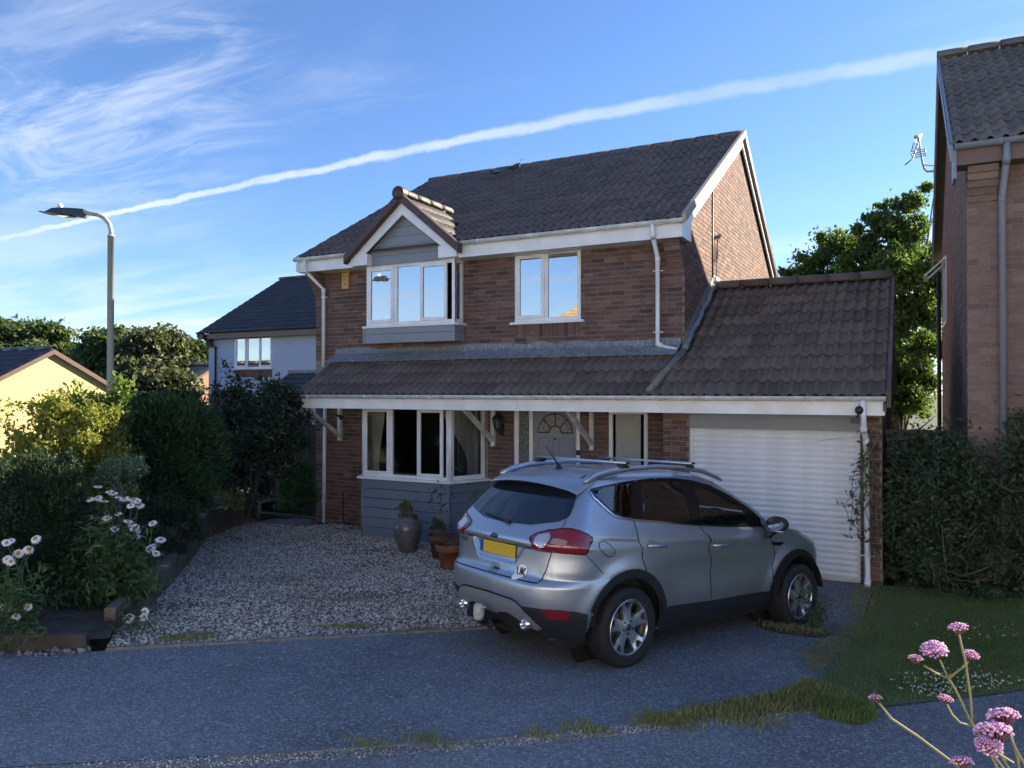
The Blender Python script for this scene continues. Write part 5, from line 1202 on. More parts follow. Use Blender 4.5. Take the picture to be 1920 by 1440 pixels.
for sg in (1, -1):
    fr = patch('window_surround', [tz(dlo, sg), tz(pane1, sg), tz(pane2, sg), tz(pane3, sg)], CGLOSS, .004, .03, .012)
    for nm, pn_, gm in (('quarter_window', pane1, CGD), ('rear_door_window', pane2, CGD), ('front_door_window', pane3, CGL)): patch(nm, [tz(pn_, sg)], gm, .0005, .05)
    strip('chrome_trim', [(sg*float(A_(t)), z) for t, z in dlo[12:][::-1][::-1]][::-1]+[(sg*float(A_(1.715)), 1.527)] if False else [(sg*float(A_(t)), z) for t, z in ([(1.72, 1.522)]+dlo[20:11:-1])], .014, CHROME, .0075)
    arcf = [(.49*math.cos(a)*1.05, .345+.515*math.sin(a)) for a in np.linspace(math.radians(64), math.radians(13), 9)]
    def XZ(pts): x = np.array([p[0] for p in pts]); z = np.array([p[1] for p in pts]); return [(sg*float(a), float(b)) for a, b in zip(A_(T_of_x(x, z)), z)]
    sill = [(2.248, .473), (2.388, .458), (2.465, .452), (2.536, .447), (2.642, .44), (2.764, .440)]
    rdoor = tz(gap_rd[1:], sg)+XZ(arcf)+tz(sill[1:3], sg)+tz(gap_b[::-1][1:], sg)+tz([(2.397, 1.227), (2.30, 1.25)], sg)
    fdoor = tz(gap_b[:-1], sg)+tz(sill[2:], sg)+tz(gap_f[::-1][1:], sg)+tz([(2.755, 1.145), (2.66, 1.163)], sg)
    rd = patch('rear_door', [rdoor], PAINT, .002, .035); fd = patch('front_door', [fdoor], PAINT, .002, .035)
    for g_ in (gap_rd, gap_b, gap_f): strip('door_gap', tz(g_, sg), .0065)
    strip('panel_gap', tz([(1.818, 1.007), (1.941, .955), (2.009, .905), (2.032, .838)], sg), .005, off=.003)
    strip('panel_gap', tz([(1.187, 1.291), (1.209, 1.221)], sg), .006, off=.004)
    strip('panel_gap', tz([(2.988, 1.087), (3.343, 1.012)], sg), .006, off=.003)
    # sill and wheel-arch cladding
    xs_ = np.linspace(.50, 2.20, 24); zt = np.interp(xs_, [.4, 1.35, 2.2], [.468, .442, .440])
    patch('sill_cladding', [XZ(list(zip(xs_, zt)))+XZ([(x, .262) for x in xs_[::-1]])], CBLK, .008, .04, .03)
    for wx, a0, a1 in ((0, -8, 158), (2.69, 22 if False else 10, 192)):
        aa_ = np.radians(np.linspace(a0, a1, 40)); op = [(wx+RO*math.cos(a), .345+RO*math.sin(a)) for a in aa_]; ip = [(wx+(RI-.004)*math.cos(a), .345+(RI-.004)*math.sin(a)) for a in aa_]
        patch('wheel_arch_trim', [XZ(op)+XZ(ip[::-1])], CBLK, .010, .04, .045)
        mb = MB(); lp_ = []
        for a in np.radians(np.linspace(8, 172, 20)): lp_.append([(wx+(RI+.01)*math.cos(a), -sg*.90, .345+(RI+.01)*math.sin(a)), (wx+(RI+.01)*math.cos(a), -sg*.55, .345+(RI+.01)*math.sin(a))])
        mb.loft(lp_, 0, False); mb.lathe([(0, 0), (RI+.02, 0)], (wx, -sg*.56, .345), 20, 'y', sm=False); mb.build('wheel_well', UND, CAR)
    lt = patch('tail_light', [tz(light, sg)], RED, .010, .022, .016)
    rv = patch('reversing_lens', [tz(lens_rev, sg)], CLEAR, .0135, .02, .006, lt); strip('chrome_ring', tz(lens_rev, sg), .008, CHROME, .0145, lt, True)
    patch('indicator_lens', [tz(lens_ind, sg)], AMB, .0125, .02, .004, lt)
    strip('lens_edge', tz(light, sg), .010, mat('dark_red_edge', (.05, .003, .004), .2), .0115, lt, True)
    patch('bumper_cladding', [tz([(1.045, .545), (1.25, .55), (1.572, .551), (1.80, .535), (1.93, .512), (1.905, .42), (1.86, .30), (1.84, .265), (1.44, .265), (1.10, .30), (1.13, .40)], sg)], CBLK, .007, .03, .02)
    patch('rear_reflector', [tz([(1.339, .549), (1.72, .538), (1.66, .470), (1.409, .470)], sg)], RED, .013, .02, .008)
    cf = (sg*float(A_(2.055)), 1.043)
    if sg > 0:
        strip('fuel_flap', [(cf[0]+.068*math.cos(a), cf[1]+.068*math.sin(a)) for a in np.linspace(0, 2*math.pi, 30)[:-1]], .0055, CGLOSS, .003, CAR, True)
    for g_, dd, yy in (((2.253, 1.033), rd, 0), ((2.535, .980), fd, 0)):
        a0_, z0_ = sg*float(A_(g_[0])), g_[1]
        cup = [(a0_+.058*math.cos(q), z0_+.006+.058*math.sin(q)) for q in np.linspace(0, 2*math.pi, 20)[:-1]]
        patch('handle_cup', [cup], mat('shaded_handle_cup', (.30, .31, .32), .5, .5), .003, .03, 0, dd)
        p0_, n0 = SP(a0_-sg*.10, z0_+.008, .0); p1_, _ = SP(a0_+sg*.10, z0_-.008, .0); n0 = Vector(n0); pa, pb = Vector(p0_), Vector(p1_)
        mb = MB(); L_ = []
        for f_, hh, w_ in ((0, .006, .010), (.04, .030, .016), (.3, .044, .017), (.7, .044, .017), (.96, .030, .016), (1, .006, .010)):
            c_ = pa.lerp(pb, f_)+n0*hh; up = Vector((0, 0, 1)); L_.append([c_+up*w_, c_+n0*.010+up*w_*.6, c_+n0*.010-up*w_*.6, c_-up*w_, c_-n0*.008-up*w_*.6, c_-n0*.008+up*w_*.6])
        mb.loft(L_, 0, True, True); mb.build('door_handle', PAINT, dd)
    patch('side_vent', [tz([(2.80, .957), (2.866, .940), (2.84, .910), (2.80, .926)], sg)], CGLOSS, .004, .02, .004); strip('chrome_trim', tz([(2.80, .922), (2.838, .909), (2.868, .942)], sg), .008, CHROME, .007)
    patch('headlight', [tz([(3.10, 1.03), (3.25, 1.015), (3.6, .97), (4.0, .93), (3.9, .86), (3.5, .85), (3.12, .84), (3.03, .90), (3.04, .97)], sg)], CLEAR, .006, .03, .02)
    # wheels
    for wx in (0, 2.69):
        wy = -sg*.79; wh = MB(); 
        prof = [(.235, -.10), (.262, -.112), (.30, -.116), (.325, -.112), (.340, -.098), (.347, -.07), (.3475, 0), (.347, .07), (.340, .098), (.325, .112), (.30, .116), (.262, .112), (.235, .10)]
        wh.lathe(prof, (wx, wy, .345), 56, 'y')
        for g in (-.045, 0, .045): wh.lathe([(.3485, g-.005), (.343, g), (.3485, g+.005)], (wx, wy, .345), 56, 'y')
        wheel = wh.build('wheel', mat('tyre_rubber', (.017, .017, .018), .8, noise=(40, .3)), CAR)
        o_ = -sg  # outward
        rim = MB(); rim.lathe([(.243, .112*o_), (.250, .108*o_), (.246, .098*o_), (.232, .085*o_), (.225, -.05*o_), (.23, -.10*o_)], (wx, wy, .345), 56, 'y'); rim.build('rim_barrel', SATIN, wheel)
        loops = [[(.238*math.cos(a), .238*math.sin(a)) for a in np.linspace(0, 2*math.pi, 61)[:-1]]]
        for k in range(5):
            b_ = math.radians(90+72*k+4)
            def pol(l): return [(r*math.cos(b_+math.radians(d)), r*math.sin(b_+math.radians(d))) for r, d in l]
            loops.append(pol([(.226, -9), (.222, 0), (.226, 9), (.200, 9.5), (.178, 5), (.170, 0), (.178, -5), (.200, -9.5)]))       # small hole in the fork
            loops.append(pol([(.222, 36-17), (.226, 36-8), (.228, 36), (.226, 36+8), (.222, 36+17), (.19, 36+18), (.15, 36+15), (.11, 36+12), (.085, 36), (.11, 36-12), (.15, 36-15), (.19, 36-18)]))
        V2, F2 = tri2d(loops, .022); r_ = np.hypot(V2[:, 0], V2[:, 1]); fork = .5+.5*np.cos((np.arctan2(V2[:, 1], V2[:, 0])-math.radians(94))*5)
        dep = (.078+.020*sst(r_, .15, .24)+.012*np.exp(-(r_/.05)**2)-.012*(1-fork)*sst(r_, .06, .2))*o_
        q = np.stack([wx+V2[:, 0], wy+dep, .345+V2[:, 1]], 1); F2 = F2 if o_ < 0 else F2[:, ::-1]
        ed = {(int(f[i_]), int(f[(i_+1) % 3])) for f in F2 for i_ in range(3)}; bd = [k for k in ed if (k[1], k[0]) not in ed]; n0_ = len(q)
        q2 = np.concatenate([q, q-np.array([0, .035*o_, 0])]); F2 = np.concatenate([F2, [(b, a, n0_+a) for a, b in bd], [(b, n0_+a, n0_+b) for a, b in bd]])
        rm = npmesh('alloy_rim', q2, F2, SATIN, parent=wheel, smooth=True); rm.modifiers.new('split', 'EDGE_SPLIT').split_angle = math.radians(40)
        mb = MB(); mb.lathe([(0, .098*o_), (.026, .097*o_), (.03, .088*o_)], (wx, wy, .345), 20, 'y'); mb.build('centre_cap', mat('dark_blue_cap', (.02, .025, .06), .3), wheel)
        mb = MB()
        for k in range(5):
            a = math.radians(90+72*k+40); mb.lathe([(0, .088*o_), (.009, .088*o_), (.010, .07*o_)], (wx+.057*math.cos(a), wy, .345+.057*math.sin(a)), 8, 'y')
        mb.build('wheel_nuts', UND, wheel)
        mb = MB(); mb.lathe([(0, .0), (.155, .0), (.16, -.02*o_), (.05, -.02*o_)], (wx, wy+.02*o_, .345), 30, 'y'); mb.build('brake_disc', mat('rusty_brake_disc', (.10, .075, .055), .5, .6), wheel)
        mb = MB(); mb.lathe([(0, -.05*o_), (.235, -.05*o_)], (wx, wy, .345), 30, 'y', sm=False); mb.build('wheel_back', UND, wheel)
    # mirrors
    mb = MB(); mx, my, mz = 2.07, -sg*1.0, 1.165
    L_ = [[(mx+dx_, my+ry*math.cos(a), mz+rz*math.sin(a)) for a in np.linspace(0, 2*math.pi, 17)[:-1]] for dx_, ry, rz in ((-.045, .108, .078), (0, .112, .082), (.05, .10, .075), (.095, .07, .055), (.115, .02, .02))]
    mb.loft(L_, 0, True, True); mr = mb.build('door_mirror', CBLK, CAR)
    MB().lathe([(0, -.047), (1, -.047)], (mx, my, mz), 16, 'x', sm=False).mesh('x', CHROME)
    g_ = MB().add([(mx-.0465, my+.096*math.cos(a), mz+.066*math.sin(a)) for a in np.linspace(0, 2*math.pi, 17)[:-1]], [tuple(range(16))]).build('mirror_glass', mat('mirror_glass', (.35, .38, .42), .05, 1.), mr)
    mb = MB(); mb.loft([[(mx-.03, -sg*.89, mz-.16), (mx+.06, -sg*.89, mz-.16), (mx+.06, -sg*.89, mz-.10), (mx-.03, -sg*.89, mz-.10)], [(mx-.02, -sg*.97, mz-.09), (mx+.05, -sg*.97, mz-.09), (mx+.05, -sg*.97, mz-.05), (mx-.02, -sg*.97, mz-.05)]], 0, True, True, False); mb.build('mirror_arm', CBLK, mr)
    mb = MB(); mb.tube([(mx-.04, my-.09, mz-.070), (mx-.042, my+.09, mz-.070)], .008, 6); mb.build('mirror_trim', SATIN, mr)
    # roof rails and crossbar feet
    rp = [(-.33, .615, 1.610), (-.20, .605, 1.668), (0, .60, 1.708), (.25, .595, 1.732), (.65, .59, 1.748), (1.05, .593, 1.735), (1.35, .60, 1.700), (1.56, .615, 1.635), (1.62, .62, 1.60)]
    hh_ = [.02, .05, .055, .042, .034, .034, .036, .03, .015]
    mb = MB(); mb.loft([[(x, -sg*(y+w), z+dz_) for w, dz_ in ((-.016, -h_/1), (.020, -h_/1), (.022, -.01), (.012, .006), (-.008, .006), (-.016, -.01))] for (x, y, z), h_ in zip(rp, hh_)], 0, True, True)
    mb.build('roof_rail', PAINT, CAR)
    strip('roof_channel', [(sg*float(A_(T_of_x(np.array([x]), np.array([z])))[0]), z) for x, z in ((-.40, 1.595), (-.30, 1.625), (-.2, 1.640))], .022, CGLOSS, .003)
for X_ in (.176, 1.119):
    mb = MB(); prof = [(-.030, 0), (-.015, .012), (.012, .013), (.030, .004), (.028, -.008), (-.025, -.009)]
    mb.loft([[(X_+a, y, 1.768+b) for a, b in prof] for y in (.655, -.655)], 0, True, True); bar = mb.build('crossbar', SATIN, CAR)
    for s in (1, -1):
        mb = MB(); mb.loft([[(X_+a, s*(.60+b*.6), 1.722) for a, b in ((-.05, -.04), (.05, -.04), (.05, .07), (-.05, .07))], [(X_+a, s*(.575+b*.6), 1.745) for a, b in ((-.05, -.06), (.05, -.06), (.05, .10), (-.05, .10))], [(X_+a, s*(.56+b*.6), 1.760) for a, b in ((-.03, -.08), (.03, -.08), (.03, .09), (-.03, .09))]], 0, True, True)
        bevel(mb.build('foot', CBLK, bar), .012, 3); MB().box(X_-.026, X_+.026, s*.655, s*.660, 1.760, 1.780).build('end_cap', CBLK, bar)
# tailgate, glass, spoiler
tg = mirror([(0, .757), (.64, .757), (1.219, .757), (1.186, .817), (1.228, .921), (1.268, 1.021), (1.209, 1.221), (1.20, 1.275)][::1]) if False else None
R_tg = tz([(0, .757), (.60, .757), (1.21, .757), (1.186, .817), (1.228, .921), (1.266, 1.021), (1.206, 1.221), (1.19, 1.278), (.931, 1.243), (.549, 1.194), (.14, 1.184), (0, 1.182)])
TGATE = patch('tailgate', [R_tg+[(-a, z) for a, z in R_tg[::-1] if a > 1e-6]], PAINT, .0025, .016)
gl = tz(glass); GL = gl+[(-a, z) for a, z in gl[::-1] if a > 1e-6]
patch('rear_window', [GL], CGR, .006, .03, .006)
strip('tailgate_gap', [(-a, z) for a, z in tz([(1.266, 1.021), (1.228, .921), (1.186, .817), (1.21, .752)])]+[(0, .752)]+tz([(1.21, .752), (1.186, .817), (1.228, .921), (1.266, 1.021)]), .008, off=.0055)
strip('tailgate_lip', [(-a, z) for a, z in tz([(.89, 1.034), (.45, 1.030)])]+[(0, 1.028)]+tz([(.45, 1.030), (.89, 1.034)]), .012, CGLOSS, .008)
mb = MB(); L_ = []
for y in np.linspace(-.64, .64, 25):
    f = (y/.64)**2; e_ = sst(abs(y), .56, .64)
    L_.append([(-.22+.05*f, y, 1.652-.026*f-.012*e_), (-.40+.06*f, y, 1.626-.045*f-.012*e_), (-.545+.075*f+.03*e_, y, 1.584-.058*f-.018*e_), (-.552+.075*f+.03*e_, y, 1.570-.060*f-.018*e_), (-.50+.06*f, y, 1.556-.06*f-.015*e_), (-.38+.02*f, y, 1.565-.04*f)])
mb.loft(L_, 0, True, True); sp_ = mb.build('spoiler', PAINT, CAR); sp_.modifiers.new('split', 'EDGE_SPLIT').split_angle = math.radians(50)
wp = MB(); pa, na_ = SP(np.array([.03, -.12, -.28]), np.array([1.197, 1.218, 1.235]), .018); wp.tube([tuple(p) for p in pa], [.012, .010, .006], 6)
pa, na_ = SP(np.array([.06, .02]), np.array([1.195, 1.2]), .018); wp.ball(tuple(pa[0]), .022); wp.build('rear_wiper', CBLK, CAR)
# number plate, emblem, lettering, handle, UK sticker
PL = [(-.26, .907), (.26, .907), (.26, 1.018), (-.26, 1.018)]
def flat(name, cx_, cz_, w, h_, off, m, x_extra=0., parent=CAR, th=.004):
    p, n = SP(.001+cx_, cz_); p = Vector(p); n = Vector((-1, 0, .03)).normalized(); return p, n
pxr = float(SP(.0, .96)[0][0])-.004
pl = bevel(MB().box(pxr-.012, pxr-.002, -.26, .26, .907, 1.018).build('number_plate', mat('yellow_number_plate', (.62, .42, .035), .4), CAR), .006)
MB().box(pxr-.0128, pxr-.0122, .211, .258, .910, 1.015).build('blue_band', mat('blue_plate_band', (.015, .06, .32), .4), pl)
RB = Matrix(((0, 0, -1, 0), (-1, 0, 0, 0), (0, 1, 0, 0), (0, 0, 0, 1)))   # text plane facing the rear
def frame_at(a, z, off):
    p, n = SP(a, z, off); n = Vector(n); up = Vector((0, 0, 1)); rt = up.cross(n).normalized(); up = n.cross(rt)
    return Matrix.Translation(Vector(p)) @ Matrix((rt, up, n)).transposed().to_4x4()
def ell(a, z, ra, rz, n=32): return [(a+ra*math.cos(q), z+rz*math.sin(q)) for q in np.linspace(0, 2*math.pi, n+1)[:-1]]
bd_ = patch('emblem', [ell(0, 1.078, .052, .024)], CHROME, .010, .015, .012); patch('emblem_face', [ell(0, 1.078, .046, .0195)], mat('dark_blue_enamel', (.012, .02, .07), .2), .0125, .012, .002, bd_)
lettering(bd_, 'Ford', .034, frame_at(.0005, 1.078, .0145), CHROME, .8, 'emblem_script')
lettering(TGATE, 'Kuga', .055, frame_at(-.50, .985, .007), CBLK, 1., 'model_script', .001)
ua, uz = float(A_(.727)), .808
uk = patch('country_sticker', [ell(ua, uz, .071, .068)], mat('white_sticker', (.86, .87, .89), .4), .0085, .012, .003); lettering(uk, 'UK', .098, frame_at(ua, uz, .0125), MT['ink'], .85, 'sticker_letters', .004)
hd_ = patch('boot_handle', [[(.0, .838), (.045, .838), (.085, .82), (.10, .79), (.085, .762), (.03, .755), (-.03, .755), (-.05, .775), (-.05, .83)]], mat('shaded_silver', (.30, .31, .32), .4, .7), .004, .02, .003)
patch('grip', [[(.0, .806), (.06, .806), (.085, .795), (.075, .780), (.0, .780)]], CGLOSS, .006, .02, .002, hd_)
# rear valance, exhausts, tow ball
R_d = [(0, .585), (.20, .583), (.40, .575), (.47, .562), (.535, .53), (.60, .47), (.66, .37), (.60, .345), (.50, .37), (.42, .42), (.30, .455), (.18, .44), (.10, .415), (0, .41)]
patch('rear_valance', [R_d+[(-a, z) for a, z in R_d[::-1] if a > 1e-6]], DIFF, .014, .025, .03)
strip('valance_gap', [(-a, z) for a, z in [(.60, .475), (.535, .536), (.47, .570), (.40, .583)]]+[(0, .593)]+[(.40, .583), (.47, .570), (.535, .536), (.60, .475)], .012, off=.009)
R_u = [(0, .415), (.10, .42), (.30, .46), (.45, .42), (.62, .36), (.70, .30), (.66, .262), (0, .262)]
patch('bumper_underside', [R_u+[(-a, z) for a, z in R_u[::-1] if a > 1e-6]], UND, .004, .04)
for s in (1, -1):
    mb = MB(); mb.lathe([(.034, .06), (.040, .055), (.042, 0), (.043, -.20)][::-1], (-.865, -s*.46, .375), 20, 'x'); mb.lathe([(.036, -.05), (.034, .1)], (-.865-.06, -s*.46, .375), 20, 'x') if False else None
    mb = MB(); mb.lathe([(.036, .12), (.037, -.015), (.042, -.018), (.043, .14)], (-.835, -s*.46, .385), 20, 'x'); mb.build('exhaust_pipe', CHROME, CAR)
    MB().lathe([(0, 0), (.037, 0)], (-.79, -s*.46, .385), 16, 'x', sm=False).build('exhaust_bore', UND, CAR)
mb = MB(); mb.tube([(-.70, 0, .30), (-.93, 0, .31), (-.985, 0, .34), (-.985, 0, .37)], .02, 8); tb = mb.build('tow_bar', CBLK, CAR)
mb = MB(); mb.lathe([(.0, .115), (.030, .112), (.046, .10), (.05, .07), (.05, .02), (.042, -.02), (.03, -.03), (0, -.03)], (-.985, 0, .375), 16); mb.box(-1.0, -.965, -.075, -.035, .462, .478); mb.build('tow_ball_cover', mat('dirty_white_cover', (.55, .56, .52), .6, noise=(25, .4)), tb)
mb = MB(); mb.lathe([(.025, -.01), (.036, -.01), (.036, .012), (.025, .012)], (-.93, -.10, .32), 14, 'x'); mb.build('tow_socket', CBLK, tb)
# front end and underside
patch('windscreen', [[(3.25, 0)]][:0] or [tz([(3.38, 1.56), (3.7, 1.575), (4.2, 1.58), (5, 1.585), (5, 1.235), (4.2, 1.225), (3.6, 1.22), (3.42, 1.225), (3.36, 1.30)], 1)], CGL, .004, .06)
patch('windscreen', [tz([(3.38, 1.56), (3.7, 1.575), (4.2, 1.58), (5, 1.585), (5, 1.235), (4.2, 1.225), (3.6, 1.22), (3.42, 1.225), (3.36, 1.30)], -1)], CGL, .004, .06)
for s in (1, -1): patch('grille', [tz([(4.1, .92), (5, .93), (5, .70), (4.2, .70)], s)], CGLOSS, .006, .04)
MB().box(-.62, 3.2, -.70, .70, .20, .30).build('underside', UND, CAR)
# interior
mb = MB(); mb.box(-.1, 2.3, -.72, .72, .50, .78); mb.box(1.95, 2.4, -.74, .74, .9, 1.12); mb.box(-.62, -.1, -.70, .70, .5, 1.14); mb.build('cabin_floor', INT, CAR)
for s in (1, -1):
    mb = MB(); mb.loft([[(x+a*.5, s*.36+b, z) for a, b in ((-.10, -w), (.10, -w), (.10, w), (-.10, w))] for x, z, w in ((1.15, .78, .24), (1.05, 1.10, .24), (.97, 1.33, .19), (.96, 1.36, .12))], 0, True, True); mb.box(1.1, 1.6, s*.36-.24, s*.36+.24, .72, .88)
    se = bevel(mb.build('front_seat', INT, CAR), .05, 3); mb = MB(); mb.box(.90, 1.0, s*.36-.13, s*.36+.13, 1.38, 1.55).box(.93, .95, s*.36-.06, s*.36-.045, 1.3, 1.4).box(.93, .95, s*.36+.045, s*.36+.06, 1.3, 1.4); bevel(mb.build('headrest', INT, se), .04, 3)
mb = MB(); mb.loft([[(x-.08, -.66, z), (x+.10, -.66, z), (x+.10, .66, z), (x-.08, .66, z)] for x, z in ((.15, .78), (.02, 1.25), (-.02, 1.33))], 0, True, True); mb.box(.1, .6, -.64, .64, .72, .9); rb = bevel(mb.build('rear_seat', INT, CAR), .04, 3)
for y in (-.42, 0, .42): bevel(MB().box(-.06, .02, y-.12, y+.12, 1.34, 1.46).build('headrest', INT, rb), .03, 3)
mb = MB(); R3 = Matrix.Translation((1.80, -.37, 1.10)) @ Matrix.Rotation(math.radians(-65), 4, 'Y')
ring = [R3 @ Vector((.18*math.cos(a), .18*math.sin(a), 0)) for a in np.linspace(0, 2*math.pi, 29)]; mb.tube(ring, .017, 8, cap=False)
for a in (0, 120, 240): mb.tube([R3 @ Vector((0, 0, -.02)), R3 @ Vector((.18*math.cos(math.radians(a+90)), .18*math.sin(math.radians(a+90)), 0))], .016, 6)
mb.build('steering_wheel', CBLK, CAR)
# roof aerial
ab = chit(1048, 879, 1, 0.0); at_ = chit(1023, 836, 1, 0.0)
mb = MB(); mb.lathe([(.045, -.03), (.04, .0), (.02, .03), (.008, .045)], tuple(ab), 12); mb.tube([ab+Vector((0, 0, .03)), at_], [.008, .004], 6); mb.build('aerial', CBLK, CAR)
# ================================================================ plants
def leaf_quads(P, ln, wd, r, up=.35, dirs=None, fold=.18):
    """one folded leaf per point: 4 corners, 2 triangles"""
    n = len(P); a = r.normal(size=(n, 3)) if dirs is None else dirs+r.normal(size=(n, 3))*.45
    a[:, 2] += up*0; a /= np.linalg.norm(a, axis=1, keepdims=True); q = r.normal(size=(n, 3)); q[:, 2] += up*2.0
    b = np.cross(a, q); b /= np.maximum(np.linalg.norm(b, axis=1, keepdims=True), 1e-6); nn = np.cross(a, b)
    l = (ln*(.6+.8*r.random(n)))[:, None]; w = (wd*(.6+.8*r.random(n)))[:, None]
    V = np.stack([P-a*l*.5, P+b*w*.5+nn*w*fold, P+a*l*.5, P-b*w*.5+nn*w*fold], 1).reshape(-1, 3)
    F = (np.array([(0, 1, 2), (0, 2, 3)])[None]+np.arange(n)[:, None, None]*4).reshape(-1, 3); return V, F
def blob_points(ells, n, r, clumps=60, spread=.20, shell=.45):
    """points in leafy clumps spread over ellipsoids: (centre, radii)"""
    vol = np.array([e[1][0]*e[1][1]*e[1][2] for e in ells])**.67; cnt = np.maximum(1, (n*vol/vol.sum()).astype(int)); out = []; dirs = []
    for (c, R), k in zip(ells, cnt):
        m = max(4, int(clumps*k/n)); d = r.normal(size=(m, 3)); d /= np.linalg.norm(d, axis=1, keepdims=True); d[:, 2] = np.where(d[:, 2] < -.5, -d[:, 2], d[:, 2])
        rad = (shell+(1-shell)*r.random(m)**.6)[:, None]; cc = d*rad; w = r.random(m)**1.2+.25; pick = r.choice(m, k, p=w/w.sum())
        p = cc[pick]+r.normal(size=(k, 3))*spread*(.6+.8*r.random(k))[:, None]
        out.append(np.array(c)+p*np.array(R)); dirs.append(d[pick])
    return np.concatenate(out), np.concatenate(dirs)
def stems(mb, base, ells, n, r, r0=.03, bend=.15):
    for i in range(n):
        c, R = ells[i % len(ells)]; d = r.normal(size=3)*.55; tip = np.array(c)+d*np.array(R)*.8; b = np.array(base)+np.array([r.normal()*.06, r.normal()*.06, 0])
        m1 = b+(tip-b)*.4+r.normal(size=3)*bend*.5; m2 = b+(tip-b)*.75+r.normal(size=3)*bend*.4; mb.tube([b, m1, m2, tip], [r0, r0*.75, r0*.45, r0*.15], 6)
def shrub(name, label, cat, base, ells, n, ln, wd, m, seed, group=None, clumps=60, spread=.2, shell=.45, nst=7, r0=.02, extra=None, up=.35, stem_m=None, follow=False):
    r = np.random.default_rng(seed); base = Vector(base); t = thing(name, tuple(base), label, cat, group)
    P, dr_ = blob_points(ells, n, r, clumps, spread, shell)
    if extra is not None: P = np.concatenate([P, extra]); dr_ = np.concatenate([dr_, r.normal(size=(len(extra), 3))])
    P = P[P[:, 2] > base.z+.02] if len(P) else P
    V, F = leaf_quads(P, ln, wd, r, up, dr_[:len(P)]+np.array([0, 0, .35]) if follow else None); npmesh('foliage', V, F, m, parent=t)
    mb = MB(); stems(mb, base, ells, nst, r, r0); mb.build('stem', stem_m or MT['bark'], t); return t
def sprig_points(path, n, r, w):
    P = np.array(path); s = r.random(n)*(len(P)-1); i = np.minimum(s.astype(int), len(P)-2); f = (s-i)[:, None]; return P[i]*(1-f)+P[i+1]*f+r.normal(size=(n, 3))*w
LM = {
 'yew': leaf_mat('yew_needles', (.012, .026, .014), (.022, .042, .020), (.035, .055, .022), .15),
 'gold': leaf_mat('golden_privet_leaf', (.10, .115, .028), (.19, .19, .045), (.28, .26, .08), .40),
 'elder': leaf_mat('elder_leaf', (.055, .090, .022), (.11, .145, .036), (.17, .19, .06), .42),
 'feath': leaf_mat('dark_feathery_leaf', (.020, .045, .020), (.038, .070, .028), (.06, .095, .035), .28),
 'laurel': leaf_mat('dark_glossy_leaf', (.014, .024, .016), (.028, .042, .024), (.06, .08, .032), .15, .35),
 'aucuba': leaf_mat('yellow_green_leaf', (.055, .08, .022), (.12, .14, .04), (.24, .24, .09), .3),
 'cot': leaf_mat('cotoneaster_leaf', (.016, .032, .015), (.032, .052, .022), (.05, .07, .03), .2),
 'vari': leaf_mat('variegated_leaf', (.06, .10, .05), (.14, .19, .11), (.42, .44, .34), .3),
 'ivy': leaf_mat('ivy_leaf', (.018, .036, .016), (.036, .060, .024), (.06, .085, .03), .22),
 'daisy': leaf_mat('daisy_leaf', (.028, .055, .02), (.05, .085, .028), (.08, .11, .04), .3),
 'oak': leaf_mat('woodland_leaf', (.030, .050, .020), (.060, .085, .030), (.10, .11, .042), .35),
 'oak2': leaf_mat('dull_woodland_leaf', (.036, .046, .024), (.065, .075, .034), (.10, .095, .045), .30),
 'ash': leaf_mat('ash_leaf', (.032, .058, .016), (.066, .098, .026), (.13, .15, .045), .42),
 'hedge': leaf_mat('climber_leaf', (.032, .052, .030), (.062, .084, .044), (.10, .115, .065), .32),
 'fern': leaf_mat('fern_leaf', (.022, .055, .018), (.04, .085, .026), (.06, .11, .03), .3),
}
def gp(x, y, d):
    """a spot seen at pixel (x, y) at a given distance"""
    return atd(x, y, d)
def el(x, y, d, rx, rz, ry=None): c = gp(x, y, d); return ((c.x, c.y, c.z), (rx, ry or rx, rz))
def foot(c): return (c[0], c[1], float(bedz(c[0], c[1])) if c[0] < -5 and c[1] < 12 else float(gz(c[0], c[1])))
# --- raised bed wall, timber edging
bw_ = thing('bed_wall', (-9.2, 7.6, 0), 'low curving rendered retaining wall along the left of the gravel', 'garden wall')
tops = [.26, .30, .34, .38, .40, .42, .44]
for i, (a, b) in enumerate(zip(BW, BW[1:])):
    a, b = np.array(a), np.array(b); d = (b-a)/np.hypot(*(b-a)); nr = np.array([-d[1], d[0]])*.11; z0_ = float(gz(*a))-.1; top = float(gz(*((a+b)/2)))+tops[i]
    q = [a, b, b+nr, a+nr]; mb = MB().add([(p[0], p[1], z0_) for p in q]+[(p[0], p[1], top) for p in q], [(0,3,2,1),(4,5,6,7),(0,1,5,4),(1,2,6,5),(2,3,7,6),(3,0,4,7)])
    bevel(mb.build('wall_section', MT['bedwall'], bw_), .012)
    nr2 = np.array([-d[1], d[0]]); q = [a-nr2*.02+d*.004, b-nr2*.02-d*.004, b+nr2*.14-d*.004, a+nr2*.14+d*.004]
    if i > 2: bevel(MB().add([(p[0], p[1], top) for p in q]+[(p[0], p[1], top+.03) for p in q], [(0,3,2,1),(4,5,6,7),(0,1,5,4),(1,2,6,5),(2,3,7,6),(3,0,4,7)]).build('coping', MT['bedwall'], bw_), .01)
